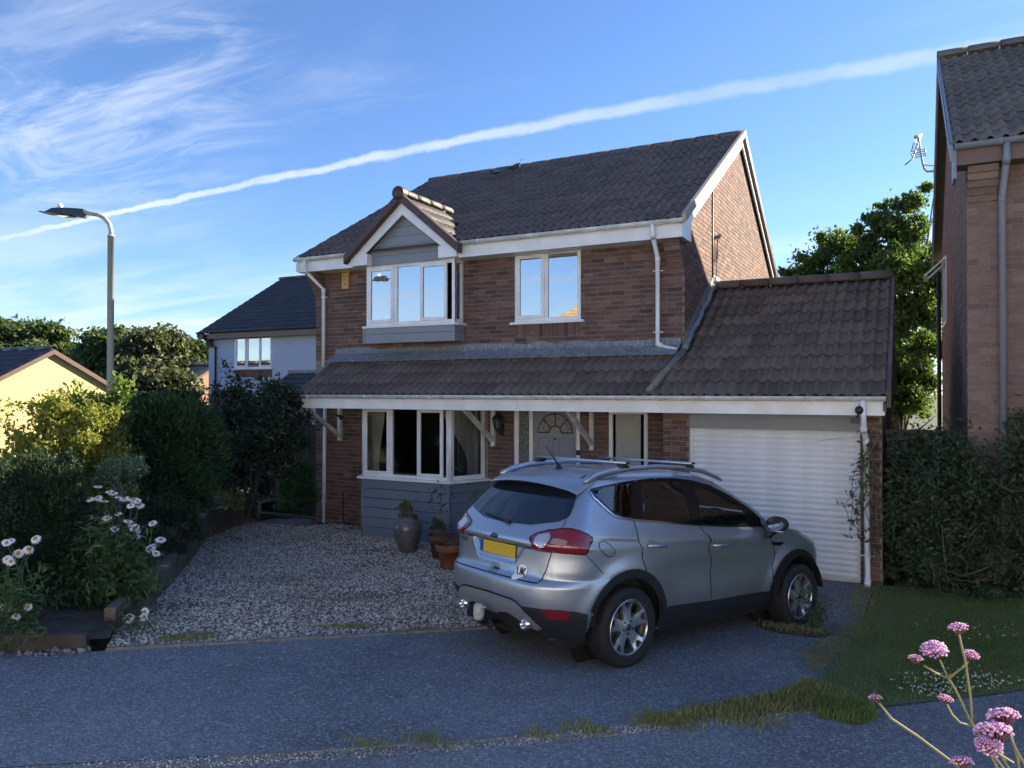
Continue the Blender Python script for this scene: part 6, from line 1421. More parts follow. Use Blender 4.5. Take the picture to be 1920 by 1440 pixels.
for (a, b, nm, lb) in (((-6.36, 4.20), (-7.35, 3.40), 'timber_sleeper', 'weathered timber sleeper edging the bed beside the road, end nearest the gravel'), ((-7.37, 3.385), (-8.9, 2.15), 'timber_sleeper', 'weathered timber sleeper edging the bed, running out of view')):
    a, b = np.array(a), np.array(b); d = (b-a)/np.hypot(*(b-a)); nr = np.array([d[1], -d[0]])*.10
    t = thing(nm, (a[0], a[1], float(gz(*a))), lb, 'sleeper', 'timber sleepers'); q = [a, b, b+nr, a+nr]
    mb = MB().add([(p[0], p[1], float(gz(*p))-.05) for p in q]+[(p[0], p[1], float(gz(*p))+.15) for p in q], [(0,3,2,1),(4,5,6,7),(0,1,5,4),(1,2,6,5),(2,3,7,6),(3,0,4,7)]); bevel(mb.build('beam', MT['timber'], t), .015)
# side gate and step
gt = thing('wooden_fence', (-10.8, 11.7, 0), 'dark close-boarded fence filling the gap at the left end of the house', 'fence')
for i in range(16):
    x = -12.0+.12*i; MB().box(x, x+.112, 11.72+.008*(i % 2), 11.742+.008*(i % 2), .0, 1.82+.006*(i % 3)).build('fence_board', MT['fence'], gt)
MB().box(-12.0, -10.1, 11.76, 11.80, .4, .5).box(-12.0, -10.1, 11.76, 11.80, 1.4, 1.5).build('rail', MT['fence'], gt)
st_ = thing('stone_step', (-10.4, 10.95, 0), 'low grey stone slabs at the foot of the side passage', 'paving slab')
for a in ((-10.98, -10.60, 10.62, 11.1, .03), (-10.58, -10.05, 10.66, 11.15, .055), (-10.03, -9.80, 10.72, 10.98, .02)): bevel(MB().box(*a[:4], -.06, a[4]).build('slab', MT['concrete'], st_), .012)

# --- shrubs on the left, from the road towards the house
def sh(name, label, cat, spec, n, ln, wd, m, seed, **k):
    e = [el(*s) for s in spec]; c = e[0][0]; return shrub(name, label, cat, foot(c), e, n, ln, wd, m, seed, **k)
sh('yew_bush', 'dense dark green conifer bush in front of the golden shrub', 'shrub', [(85, 1010, 8.2, .50, .62), (70, 930, 8.2, .34, .42), (120, 940, 8.3, .28, .42), (60, 1110, 8.1, .46, .4), (130, 1075, 8.2, .3, .45), (125, 890, 8.3, .14, .25)], 46000, .042, .013, LM['yew'], 11, clumps=420, spread=.11, follow=True)
sh('yew_bush', 'dark conifer bush cut off by the left edge of the view', 'shrub', [(-10, 1030, 7.9, .42, .75), (-25, 930, 7.9, .32, .45), (15, 1110, 7.8, .35, .35)], 20000, .042, .013, LM['yew'], 12, clumps=260, spread=.12, follow=True)
r_ = np.random.default_rng(5)
ex = np.concatenate([sprig_points([gp(a, b, 9.4) for a, b in pth], 130, r_, .04) for pth in (((70, 830), (60, 780), (62, 750)), ((100, 800), (90, 755), (88, 735)), ((45, 850), (20, 800), (10, 760)), ((110, 800), (118, 760), (112, 742)))])
sh('golden_shrub', 'sunlit yellow green shrub rising behind the dark conifer', 'shrub', [(110, 850, 9.5, .46, .48), (170, 850, 9.6, .42, .42), (75, 880, 9.4, .38, .42), (190, 920, 9.5, .36, .42), (110, 790, 9.6, .3, .3), (185, 800, 9.6, .28, .3), (130, 960, 9.4, .45, .4)], 24000, .058, .030, LM['gold'], 13, clumps=150, spread=.15, extra=ex)
r_ = np.random.default_rng(6); pths = [((190, 830), (165, 770), (135, 715)), ((180, 830), (140, 790), (118, 735)), ((200, 830), (195, 780), (215, 722), (228, 712)), ((210, 800), (222, 745), (244, 716)), ((215, 790), (232, 755), (235, 735)), ((170, 820), (120, 780), (60, 768), (15, 757)), ((60, 850), (25, 830), (2, 790)), ((60, 900), (30, 880), (5, 845)), ((205, 830), (190, 770), (175, 735)), ((205, 840), (240, 860), (268, 852))]
ex = np.concatenate([sprig_points([gp(a, b, 10.3) for a, b in p], 140, r_, .055) for p in pths])
e_t = sh('elder_bush', 'tall bright leafy bush with long shoots crossing the street lamp', 'shrub', [(190, 840, 10.3, .38, .42), (215, 770, 10.3, .22, .24), (150, 790, 10.3, .28, .28)], 6500, .09, .04, LM['elder'], 14, clumps=60, spread=.2, extra=ex)
mb = MB()
for p in pths: mb.tube([gp(a, b, 10.3) for a, b in p], [.012]+[.007]*(len(p)-2)+[.003], 5)
mb.build('shoot', MT['stem'], e_t)
sh('feathery_bush', 'mid green feathery bush between the lamp post and the dark evergreen', 'shrub', [(300, 830, 11.2, .62, .62), (345, 790, 11.3, .45, .40), (255, 880, 11.0, .45, .55), (330, 920, 11.0, .50, .55), (265, 780, 11.2, .35, .32), (385, 860, 11.4, .35, .6), (290, 960, 10.6, .4, .4), (300, 870, 11.4, .7, .6)], 42000, .085, .024, LM['feath'], 15, clumps=260, spread=.14, follow=True)
r_ = np.random.default_rng(8); pth2 = [((440, 760), (432, 720), (425, 690), (420, 680)), ((455, 750), (450, 715), (444, 698)), ((490, 750), (492, 715), (488, 702)), ((505, 750), (512, 725), (518, 712)), ((470, 760), (470, 730), (462, 712)), ((405, 760), (402, 735), (408, 722))]
ex = np.concatenate([sprig_points([gp(a, b, 13.2) for a, b in p], 110, r_, .05) for p in pth2])
e_t = sh('evergreen_shrub', 'large very dark evergreen shrub leaning towards the left end of the house', 'shrub', [(470, 810, 13.2, .80, .62), (530, 780, 13.2, .42, .42), (415, 830, 13.2, .55, .65), (430, 770, 13.3, .45, .35), (500, 870, 13.3, .50, .40), (440, 910, 13.4, .55, .35), (520, 750, 13.3, .36, .26), (545, 830, 13.4, .28, .30)], 28000, .088, .038, LM['laurel'], 16, clumps=210, spread=.15, extra=ex, r0=.035)
sh('yellow_leaved_shrub', 'small yellow green shrub behind the bed wall under the dark evergreen', 'shrub', [(420, 930, 13.0, .30, .26), (395, 915, 13.0, .16, .2), (450, 945, 13.0, .18, .14)], 900, .085, .034, LM['aucuba'], 17, clumps=40, spread=.2, nst=4, r0=.012)
sh('fern_bush', 'soft green bush growing against the side fence', 'shrub', [(560, 925, 14.0, .32, .42), (570, 895, 14.0, .24, .25), (535, 960, 13.9, .22, .24), (575, 960, 13.9, .18, .25)], 8000, .065, .024, LM['fern'], 18, clumps=90, spread=.17, nst=6, r0=.01)
sh('cotoneaster', 'low dark spreading shrub spilling over the bed wall onto the gravel', 'shrub', [(330, 985, 10.6, .36, .34), (365, 1010, 11.0, .2, .30), (290, 960, 10.2, .36, .26), (345, 950, 11.0, .4, .25), (310, 1030, 10.0, .22, .2), (265, 1010, 9.4, .28, .3)], 22000, .032, .019, LM['cot'], 19, clumps=200, spread=.14)
sh('variegated_shrub', 'small pale variegated shrub just behind the white daisies', 'shrub', [(225, 890, 9.2, .24, .20), (205, 905, 9.1, .16, .16), (255, 880, 9.3, .14, .14)], 2300, .045, .022, LM['vari'], 20, clumps=60, spread=.17, nst=5, r0=.01)
sh('ivy_patch', 'low tangle of dark ivy hanging over the sleeper by the gravel corner', 'ivy', [(215, 1120, 8.0, .36, .36), (200, 1185, 7.8, .28, .16), (245, 1080, 8.2, .26, .3), (180, 1060, 8.1, .30, .34), (230, 1200, 7.7, .18, .10), (160, 1150, 7.9, .3, .3), (100, 1185, 7.6, .3, .13), (40, 1180, 7.5, .28, .13), (150, 1195, 7.6, .25, .12), (75, 1195, 7.4, .35, .14), (120, 1175, 7.7, .3, .16), (185, 1205, 7.55, .2, .1)], 13000, .055, .034, LM['ivy'], 21, clumps=110, spread=.2, nst=8, r0=.008)
sh('dry_shrub', 'brown tangle of dead stems between the conifer and the daisies', 'shrub', [(110, 1150, 7.9, .36, .28), (150, 1120, 8.0, .2, .2)], 500, .05, .016, LM['cot'], 22, clumps=30, nst=70, r0=.005, stem_m=MT['drystem'])
# --- daisies
PETAL = mat('white_daisy_petal', (.80, .80, .78), .6); DISC = mat('yellow_daisy_disc', (.55, .27, .02), .8)
def flower_mesh(name, npet, R0, R1, droop):
    mb = MB()
    for k in range(npet):
        a = 2*math.pi*k/npet+random.uniform(-.06, .06); c_, s_ = math.cos(a), math.sin(a); L = R1*random.uniform(.88, 1.05); w = R1*.17
        mb.add([(c_*R0+s_*w*.5, s_*R0-c_*w*.5, 0), (c_*R0-s_*w*.5, s_*R0+c_*w*.5, 0), (c_*L*.65-s_*w, s_*L*.65+c_*w, .1*R1-droop*.3), (c_*L, s_*L, -droop), (c_*L*.65+s_*w, s_*L*.65-c_*w, .1*R1-droop*.3)], [(0, 1, 2, 3, 4)], 0)
    mb.ball((0, 0, .004), (R0*1.25, R0*1.25, R0*.6), 1, 8, 4); return mb.mesh(name, [PETAL, DISC])
FM = [flower_mesh('flower', 17, .011, .042, .006), flower_mesh('flower', 15, .012, .040, .016), flower_mesh('flower', 19, .011, .040, .0)]
def daisies(label, pts, d, base, seed, n_leaf=500, h_base=None):
    r = np.random.default_rng(seed); b = Vector(base); t = thing('daisy_clump', tuple(b), label, 'daisies', 'clumps of ox-eye daisies'); mb = MB()
    for (x, y, tilt) in pts:
        dd = d+r.normal()*.12; p = gp(x, y, dd); q = Vector((b.x+r.normal()*.16, b.y+r.normal()*.16, b.z)); mid = q.lerp(p, .6)+Vector((r.normal()*.03, r.normal()*.03, .04))
        mb.tube([q, mid, p], [.005, .004, .003], 4)
        o = D.objects.new('flower', FM[r.integers(3)]); COL.objects.link(o); par(o, t); face = (CAM-p).normalized(); nrm = (Vector((0, 0, 1))*(1-tilt)+face*tilt+Vector(r.normal(size=3))*.18).normalized(); s_ = 1.05+.45*r.random()
        o.matrix_basis = Matrix.Translation(p) @ nrm.to_track_quat('Z', 'Y').to_matrix().to_4x4() @ Matrix.Scale(s_, 4)
    mb.build('stem', MT['stem'], t); zs = np.array([gp(x, y, d) for x, y, _ in pts]); f = r.random(n_leaf)[:, None]; k = r.integers(len(pts), size=n_leaf)
    P = np.array(b)*(1-f)+zs[k]*f*.9+r.normal(size=(n_leaf, 3))*np.array([.09, .09, .05]); P = P[P[:, 2] > b.z]
    V, F = leaf_quads(P, .085, .022, r, .2); npmesh('foliage', V, F, LM['daisy'], parent=t)
def bz(x, y, d, drop): c = gp(x, y, d); return (c.x, c.y, float(bedz(c.x, c.y)))
daisies('white daisies on tall stems against the dark conifer at the left edge', [(12, 1018, .6), (20, 1014, .6), (66, 1010, .6), (53, 1030, .7), (34, 1037, .5), (14, 1049, .6), (20, 1053, .6)], 7.3, bz(40, 1180, 7.3, 0), 31, 420)
daisies('three white daisies low down by the timber sleeper', [(8, 1139, .85), (52, 1138, .85), (30, 1156, .85)], 7.1, bz(35, 1190, 7.2, 0), 32, 320)
daisies('broad mass of white daisies beside the variegated shrub', [(184, 912, .3), (168, 935, .3), (184, 934, .4), (195, 940, .4), (212, 925, .3), (205, 922, .3), (222, 931, .3), (232, 935, .3), (243, 934, .3), (252, 937, .3), (258, 940, .3), (245, 948, .4), (262, 947, .4), (222, 962, .4), (177, 970, .4), (195, 973, .4), (201, 972, .4), (240, 978, .4), (247, 982, .4), (252, 990, .4), (258, 994, .4), (286, 981, .4), (218, 996, .4), (225, 997, .4), (233, 1001, .4), (199, 1002, .4), (228, 1012, .4), (238, 1017, .4), (256, 1007, .4), (245, 985, .4), (215, 992, .4)], 8.5, bz(215, 1085, 8.4, 0), 33, 1500)
daisies('scattered white daisies leaning out over the bed wall', [(301, 1012, .4), (288, 1024, .5), (292, 1038, .5), (282, 1028, .4), (266, 1074, .6), (166, 1039, .7), (196, 1038, .8), (205, 1037, .7)], 8.2, bz(245, 1120, 8.2, 0), 34, 600)
daisies('five white daisies at the gravel corner below the ivy', [(241, 1159, .9), (271, 1147, .9), (269, 1157, .9), (263, 1176, .9), (228, 1176, .9)], 7.5, bz(235, 1195, 7.6, 0), 35, 340)
# blue cover glimpsed between the shrubs
c = gp(25, 885, 11.5); bt = thing('blue_cover', tuple(c), 'crumpled bright blue plastic cover glimpsed between the shrubs at the left edge', 'plastic cover')
r_ = np.random.default_rng(3); U, V_ = np.meshgrid(np.linspace(-1, 1, 14), np.linspace(-1, 1, 14)); zz = .12*r_.normal(size=U.shape)
pp = np.stack([c.x+U*.32, c.y+zz*.6+.1*V_, c.z-.15+V_*.34+.05*zz], -1).reshape(-1, 3); ii = (np.arange(13)[:, None]*14+np.arange(13)).ravel(); npmesh('sheet', pp, np.stack([ii, ii+1, ii+15, ii+14], 1), mat('blue_plastic_sheet', (.02, .09, .42), .35), parent=bt, smooth=True)

# --- trees
def tree(name, label, x, y, d, ells_px, n, ln, wd, m, seed, group, base_z, tr=.16, clumps=120, spread=.16, shell=.4, limbs=9):
    r = np.random.default_rng(seed); e = [el(*q) for q in ells_px]; b = gp(x, y, d); b = Vector((b.x, b.y, base_z)); t = thing(name, tuple(b), label, 'tree', group)
    P, dr_ = blob_points(e, n, r, clumps, spread, shell); V, F = leaf_quads(P, ln, wd, r, .3); npmesh('crown', V, F, m, parent=t)
    mb = MB(); top = max(q[0][2] for q in e); cc = np.mean([q[0] for q in e], 0); mid = Vector((b.x*.6+cc[0]*.4, b.y*.6+cc[1]*.4, b.z+(top-b.z)*.5))
    mb.tube([b, b.lerp(mid, .5)+Vector((r.normal()*.1, r.normal()*.1, 0)), mid, Vector((cc[0], cc[1], top))], [tr, tr*.8, tr*.6, tr*.2], 8)
    for i in range(limbs):
        c_, R = e[i % len(e)]; tip = Vector(np.array(c_)+r.normal(size=3)*.45*np.array(R)); q = b.lerp(mid, .45+.5*r.random()); mb.tube([q, q.lerp(tip, .5)+Vector((0, 0, .15)), tip], [tr*.45, tr*.28, tr*.08], 6)
    mb.build('trunk', MT['bark'], t); return t
TG = 'trees beyond the gardens on the left'
tree('broadleaf_tree', 'rounded dark tree behind the roof of the yellow bungalow', 60, 700, 46, [(50, 645, 46, 2.3, 1.3), (95, 640, 46, 1.3, 1.1), (10, 640, 46, 1.6, 1.0), (60, 680, 46, 3.0, 1.2), (120, 668, 46, .9, .9)], 16200, .32, .19, LM['oak'], 41, TG, 0, .3)
tree('broadleaf_tree', 'wide tree directly behind the street lamp post', 215, 720, 44, [(215, 655, 44, 1.8, 1.1), (180, 680, 44, 1.1, 1.1), (245, 650, 44, 1.4, .9), (230, 700, 44, 2.4, 1.2), (170, 660, 44, .6, .7)], 18000, .32, .19, LM['oak'], 42, TG, 0, .3)
tree('broadleaf_tree', 'tallest pale green tree right of the lamp post', 290, 720, 42, [(290, 660, 42, 1.6, 1.1), (320, 665, 42, 1.4, 1.0), (270, 690, 42, 1.6, 1.1), (325, 705, 42, 1.8, 1.1), (265, 650, 42, .8, .6)], 18000, .32, .19, LM['oak2'], 43, TG, 0, .3)
tree('broadleaf_tree', 'dark tree close to the left gable of the pale blue house', 370, 720, 43, [(362, 672, 43, 1.2, .9), (385, 680, 43, .9, .8), (350, 705, 43, 1.5, 1.2), (390, 715, 43, 1.1, 1.0)], 12600, .32, .19, LM['oak'], 44, TG, 0, .25)
tree('broadleaf_tree', 'yellowish lower tree in front of the wood below the lamp arm', 250, 730, 34, [(262, 712, 34, 1.1, .9), (285, 730, 34, 1.2, .9), (235, 735, 34, 1.2, .8), (320, 735, 34, 1.2, .8)], 11000, .22, .14, LM['oak2'], 45, TG, 0, .2)
tree('broadleaf_tree', 'small dark tree filling the dip between the bungalow roof and the lamp', 145, 720, 46, [(145, 692, 46, 1.0, .8), (130, 715, 46, 1.4, 1.0), (165, 712, 46, 1.2, 1.0)], 8100, .32, .19, LM['oak'], 46, TG, 0, .2)
RG = 'trees behind the garage'
tree('ash_tree', 'tall sunlit leafy tree rising between the garage and the right-hand house', 1700, 820, 21, [(1700, 430, 21, .9, .85), (1725, 380, 21, .45, .42), (1655, 440, 21, .75, .7), (1690, 520, 21, 1.35, .9), (1720, 620, 21, 1.1, 1.1), (1640, 520, 21, .9, .8), (1690, 700, 21.3, 1.0, 1.0), (1616, 415, 21, .28, .26), (1650, 395, 21, .25, .2), (1740, 540, 21.4, .9, 1.2), (1700, 770, 21.2, .9, .7)], 36000, .15, .075, LM['ash'], 51, RG, .1, .17, clumps=150, spread=.13, shell=.3)
tree('ash_tree', 'lower spreading tree showing over the garage ridge', 1560, 800, 22.5, [(1560, 490, 22.5, .95, .75), (1500, 520, 22.5, .75, .42), (1600, 470, 22.5, .7, .7), (1470, 525, 22.5, .42, .25), (1590, 560, 22.8, 1.4, .9), (1530, 560, 22.5, 1.1, .6)], 20000, .15, .075, LM['ash'], 52, RG, .1, .15, clumps=100, spread=.13, shell=.3)
tree('ash_tree', 'low green undergrowth tree in the gap beside the garage', 1680, 840, 17.5, [(1690, 760, 17.5, .6, .5), (1670, 700, 17.8, .5, .6), (1720, 740, 17.8, .6, .7), (1735, 660, 18, .5, .6)], 9000, .13, .06, LM['ash'], 53, RG, .1, .08, clumps=70, spread=.15, shell=.3)
# --- big hedge against the right-hand house, with its low wall behind
e = [((-.02, 10.75, 1.0), (.33, .40, 1.05)), ((.45, 10.45, .85), (.55, .38, 1.0)), ((.30, 10.9, 1.45), (.5, .4, .55)), ((1.1, 10.30, 1.25), (.6, .38, 1.0)), ((1.6, 10.28, 1.75), (.6, .36, .85)), ((2.2, 10.25, 1.5), (.7, .40, 1.35)), ((1.9, 10.25, .6), (1.0, .42, .7)), ((-.05, 10.72, .35), (.28, .3, .45)), ((.35, 10.42, .3), (.5, .3, .4)), ((1.2, 10.22, .3), (.7, .3, .35)), ((.9, 10.35, .5), (.7, .42, .6)), ((3.2, 10.25, 1.6), (.9, .4, 1.5)), ((2.6, 10.28, 2.2), (.6, .34, .7))]
hb = shrub('climber_hedge', 'huge overgrown climber covering the corner between the garage and the right-hand house', 'hedge', (1.0, 10.45, .15), e, 52000, .078, .030, LM['hedge'], 61, clumps=420, spread=.15, shell=.35, nst=26, r0=.014)
r_ = np.random.default_rng(9); mb = MB()
for i in range(46):
    c_, R = e[r_.integers(len(e))]; p = Vector(np.array(c_)+np.array([r_.normal()*.5*R[0], -R[1]*.95, r_.normal()*.5*R[2]])); q = p+Vector((r_.normal()*.35, -.06-.12*r_.random(), r_.normal()*.22)); m_ = p.lerp(q, .5)+Vector((0, -.05, -.10*r_.random())); mb.tube([p, m_, q], [.005, .004, .002], 4)
mb.build('dead_tendril', MT['drystem'], hb, kind='stuff')
gw = thing('garden_wall', (.1, 11.3, 0), 'low brick boundary wall behind the climber beside the garage', 'wall')
MB().box(-.30, .56, 11.5, 11.62, 0, 1.92).build('wall', MT['mortar'], gw); MB().box(-.32, .57, 11.47, 11.65, 1.92, 1.98).build('coping', MT['concrete'], gw)
# climber strands on the garage downpipe
cl = thing('climbing_vine', (-.45, 10.42, .2), 'thin leafy vine strands twisting round the garage downpipe', 'climber'); r_ = np.random.default_rng(12); mb = MB(); PP = []
for k in range(9):
    z0_ = 1.95-.12*k*r_.random(); pts = [Vector((-.50+r_.normal()*.05, 10.38, 2.0-.05*k))]
    for j in range(6): pts.append(pts[-1]+Vector((r_.normal()*.06-.01*(k % 3), r_.normal()*.015-.004, -.13-.1*r_.random())))
    mb.tube(pts, [.006]*6+[.002], 4); PP += [p+Vector(r_.normal(size=3))*.035 for p in pts for _ in range(5)]
mb.tube([(-.55, 10.40, 1.93), (-.8, 10.43, 1.91), (-1.05, 10.44, 1.86), (-1.12, 10.44, 1.84)], [.004, .003, .003, .001], 4)
mb.build('strand', MT['drystem'], cl); V, F = leaf_quads(np.array(PP), .075, .032, r_, .2); npmesh('foliage', V, F, LM['hedge'], parent=cl)
# --- plant pots
GLAZE = mat('mottled_glazed_urn', (.12, .135, .14), .35, noise=(9, .4), col2=(.10, .066, .052), coat=.3); TERRA = mat('terracotta', (.26, .085, .045), .8, noise=(8, .3), bump=(60, .2)); TERRA2 = mat('dark_terracotta', (.13, .060, .042), .85, noise=(8, .4))
def pot(name, label, x, y, prof, m, seed, ells, n, ln, wd, lm, stemsn=5, tall=()):
    z = float(gz(x, y))+.012; t = thing(name, (x, y, z), label, 'plant pot'); mb = MB(); mb.lathe(prof, (x, y, z), 32); mb.build('pot', m, t); r = np.random.default_rng(seed)
    zt = max(h for _, h in prof); rr = prof[-1][0]; MB().lathe([(0, zt-.04), (rr*.98, zt-.05)], (x, y, z), 20).build('compost', MT['soil'], t)
    E_ = [((x+a, y+b, z+c), R) for a, b, c, R in ells]; P, dr_ = blob_points(E_, n, r, 16, .25, .3); P = P[P[:, 2] > z+zt-.1]; V, F = leaf_quads(P, ln, wd, r, .3); npmesh('foliage', V, F, lm, parent=t)
    mb = MB(); stems(mb, (x, y, z+zt-.04), E_, stemsn, r, .006, .05)
    for (a, b, c) in tall:
        tip = Vector((x+a, y+b, z+c)); mb.tube([(x, y, z+zt-.04), tip.lerp(Vector((x, y, z+zt)), .5), tip], [.006, .004, .003], 5)
        q = np.array(tip)+r.normal(size=(26, 3))*np.array([.06, .05, .09]); V, F = leaf_quads(q, .05, .022, r); npmesh('foliage', V, F, lm, parent=t)
    mb.build('stem', MT['drystem'], t)
pot('glazed_urn', 'tall mottled grey glazed urn with a scrubby plant on the gravel', -6.98, 9.86, [(0, 0), (.125, 0), (.13, .02), (.165, .12), (.205, .24), (.222, .34), (.21, .43), (.17, .50), (.145, .53), (.16, .55), (.165, .565), (.15, .57), (.13, .555)], GLAZE, 71, [(0, 0, .64, (.13, .12, .12)), (-.07, 0, .70, (.07, .07, .09))], 420, .05, .020, LM['aucuba'], 8, [(-.02, 0, .80)])
pot('terracotta_pot', 'plain terracotta pot of brown twiggy growth behind the rear corner of the car', -5.88, 9.33, [(0, 0), (.12, 0), (.125, .01), (.165, .24), (.19, .245), (.195, .26), (.20, .345), (.185, .35), (.175, .33)], TERRA, 72, [(0, 0, .42, (.15, .15, .08))], 260, .04, .012, leaf_mat('dry_brown_leaf', (.07, .035, .025), (.12, .06, .04), (.2, .12, .07), .2), 22)
pot('terracotta_pot', 'dark pot with a tall spindly plant between the urn and the terracotta pot', -6.33, 9.78, [(0, 0), (.12, 0), (.16, .25), (.185, .255), (.19, .34), (.175, .34), (.165, .32)], TERRA2, 73, [(-.03, 0, .44, (.17, .15, .12)), (-.08, .0, .5, (.10, .08, .10))], 520, .04, .016, LM['cot'], 26, [(-.14, 0, .90), (-.02, .05, .98), (.16, .02, .86), (.06, -.02, .72), (.55, .1, .95)])
# --- weeds, moss patch, grass
def blades(name, pts, h0, h1, w, m, seed, label, lean=.5):
    r = np.random.default_rng(seed); n = len(pts); h_ = (h0+(h1-h0)*r.random(n)**1.5)[:, None]; a = r.random(n)*6.283; d = np.stack([np.cos(a), np.sin(a), np.zeros(n)], 1); s = np.stack([-np.sin(a), np.cos(a), np.zeros(n)], 1)*w
    le = (lean*r.random(n))[:, None]; V = np.stack([pts-s, pts+s, pts+d*h_*le*.35+np.array([0, 0, 1])*h_*.6+s*.6, pts+d*h_*le+np.array([0, 0, 1])*h_*(1-.3*le)], 1)
    F = (np.array([(0, 1, 2), (0, 2, 3)])[None]+np.arange(n)[:, None, None]*4).reshape(-1, 3); return npmesh(name, V.reshape(-1, 3), F, m, label=label, kind='stuff')
def scatter(poly, n, seed, dens=None):
    r = np.random.default_rng(seed); p = np.array(poly); lo, hi = p.min(0), p.max(0); c = np.zeros((0, 2))
    while len(c) < n:
        q = lo+r.random((n*3, 2))*(hi-lo); k = inside(q[:, 0], q[:, 1], poly)
        if dens is not None: k &= r.random(len(q)) < dens(q[:, 0], q[:, 1])
        c = np.concatenate([c, q[k]])
    c = c[:n]; return np.column_stack([c, gz(c[:, 0], c[:, 1])+.008])
LWv = [(-.38, 10.5), (-.49, 9.2), (-.69, 7.06), (-.85, 6.35), (-.35, 6.42), (.18, 6.98), (.82, 7.64), (2.5, 9.02), (4, 10.3), (4, 10.5)]
blades('lawn_grass', scatter(LWv, 90000, 81, lambda x, y: .35+.65*sst(x+.55, 0, .7)), .015, .050, .0022, MT['grass'], 82, 'short mown lawn between the drive and the right-hand house')
pts = scatter(LWv, 260, 83, lambda x, y: sst(np.sin(x*3.1)+np.sin(y*2.7+1), .2, 1.2)*sst(9.6-y, 0, 2)); r_ = np.random.default_rng(2); n = len(pts); pts[:, 2] += .03
V, F = leaf_quads(np.repeat(pts, 3, 0)+r_.normal(size=(n*3, 3))*.003, .016, .013, r_, .8); npmesh('clover_flowers', V, F, MT['clover'], label='scattered white clover heads in the lawn', kind='stuff')
EDG = [(-1.75, 5.05), (-1.30, 5.52), (-.85, 5.92), (-.30, 6.36), (-.42, 6.62), (-.80, 6.85), (-.95, 6.35), (-1.35, 5.75)]
blades('rough_grass', scatter(EDG, 5200, 84), .02, .085, .0028, MT['drygrass'], 85, 'ragged grass growing along the edge of the road')
EDG2 = [(-.62, 6.0), (-.35, 5.98), (-.22, 6.2), (-.32, 6.42), (-.6, 6.35)]
blades('rough_grass', scatter(EDG2, 2600, 86), .03, .10, .003, MT['grass'], 87, 'thick tuft of grass spreading over the road at the lawn corner')
for i, (cx_, cy_, n_, rr) in enumerate(((-1.98, 4.86, 260, .07), (-1.55, 5.30, 700, .10), (-2.75, 4.13, 200, .09), (-2.2, 4.60, 120, .06), (-3.05, 3.87, 120, .08), (-1.15, 5.66, 900, .12))):
    q = np.random.default_rng(90+i).normal(size=(n_, 2))*rr*np.array([1.3, .8])+np.array([cx_, cy_]); blades('grass_tuft', np.column_stack([q, gz(q[:, 0], q[:, 1])+.006]), .02, .08, .0026, MT['drygrass'], 91+i, 'small tuft of grass in the joint at the edge of the road')
q = scatter([(-.68, 10.4), (-.62, 9.2), (-.95, 7.6), (-.75, 7.0), (-.40, 9.2), (-.36, 10.4)], 4200, 98); blades('rough_grass', q, .01, .045, .0024, MT['drygrass'], 99, 'thin dry grass creeping from the lawn onto the drive')
q = scatter([GE[0], GE[1], GE[2], (-4.35, 6.95), (-5.5, 5.72), (-6.3, 4.75)], 1900, 88, lambda x, y: sst(np.sin(x*7)+np.sin(y*5.3), .4, 1.6)); blades('gravel_weeds', q, .012, .05, .003, MT['drygrass'], 89, 'sparse weeds coming up through the near edge of the gravel')
mp = [(-1.62+.36*math.cos(a)*(1+.12*math.sin(3*a)), 8.30+.26*math.sin(a)) for a in np.linspace(0, 2*math.pi, 25)[:-1]]
wpos = CM @ Vector((2.50, -.98, 0)); wx_, wy_ = wpos.x, wpos.y
mp = [(wx_-.02+.40*math.cos(a)*(1+.12*math.sin(3*a)), wy_-.06+.20*math.sin(a)) for a in np.linspace(0, 2*math.pi, 25)[:-1]]
V, F = tri2d([mp], .05); ce = np.array([wx_-.02, wy_-.06]); hh = .03*(1-np.clip(np.hypot((V[:, 0]-ce[0])/.42, (V[:, 1]-ce[1])/.22), 0, 1)**2); npmesh('moss_mound', np.column_stack([V, gz(V[:, 0], V[:, 1])+.008+hh]), F, mat('brown_moss', (.075, .060, .035), .95, noise=(30, .4), bump=(70, 1.)), smooth=True, label='brown mossy mound in front of the front wheel', kind='stuff')
q = np.random.default_rng(77).normal(size=(900, 2))*np.array([.16, .07])+ce; blades('moss_grass', np.column_stack([q, gz(q[:, 0], q[:, 1])+.02]), .015, .06, .003, MT['drygrass'], 78, 'thin grass on the mossy mound beside the front wheel')
wb = CM @ Vector((2.62, -1.05, 0)); r_ = np.random.default_rng(44); wt = thing('weed', (wb.x, wb.y, float(gz(wb.x, wb.y))), 'tall leafy weed growing in front of the right front wheel', 'weed'); mb = MB(); PP = []
for k in range(9):
    tip = Vector((wb.x+r_.normal()*.10, wb.y+r_.normal()*.05, wt.location.z+.22+.26*r_.random())); b_ = Vector((wb.x+r_.normal()*.04, wb.y+r_.normal()*.03, wt.location.z)); mb.tube([b_, b_.lerp(tip, .6)+Vector((.01, 0, .02)), tip], [.005, .004, .002], 4)
    PP += [b_.lerp(tip, f)+Vector(r_.normal(size=3))*.025 for f in r_.random(26)]
mb.build('stem', MT['stem'], wt); V, F = leaf_quads(np.array(PP), .07, .016, r_, .2); npmesh('foliage', V, F, LM['daisy'], parent=wt)
# --- hedge across the road behind the viewer (seen in the dark panes of the bay window)
e = [((x, -8.5+.3*math.sin(x), 1.6), (1.6, .8, .95)) for x in np.arange(-24, -9, 1.8)]
shrub('boundary_hedge', 'tall garden hedge across the road, seen only as a reflection', 'hedge', (-16, -8.5, .9), e, 14000, .16, .09, LM['oak'], 66, clumps=300, spread=.16, nst=12, r0=.04)
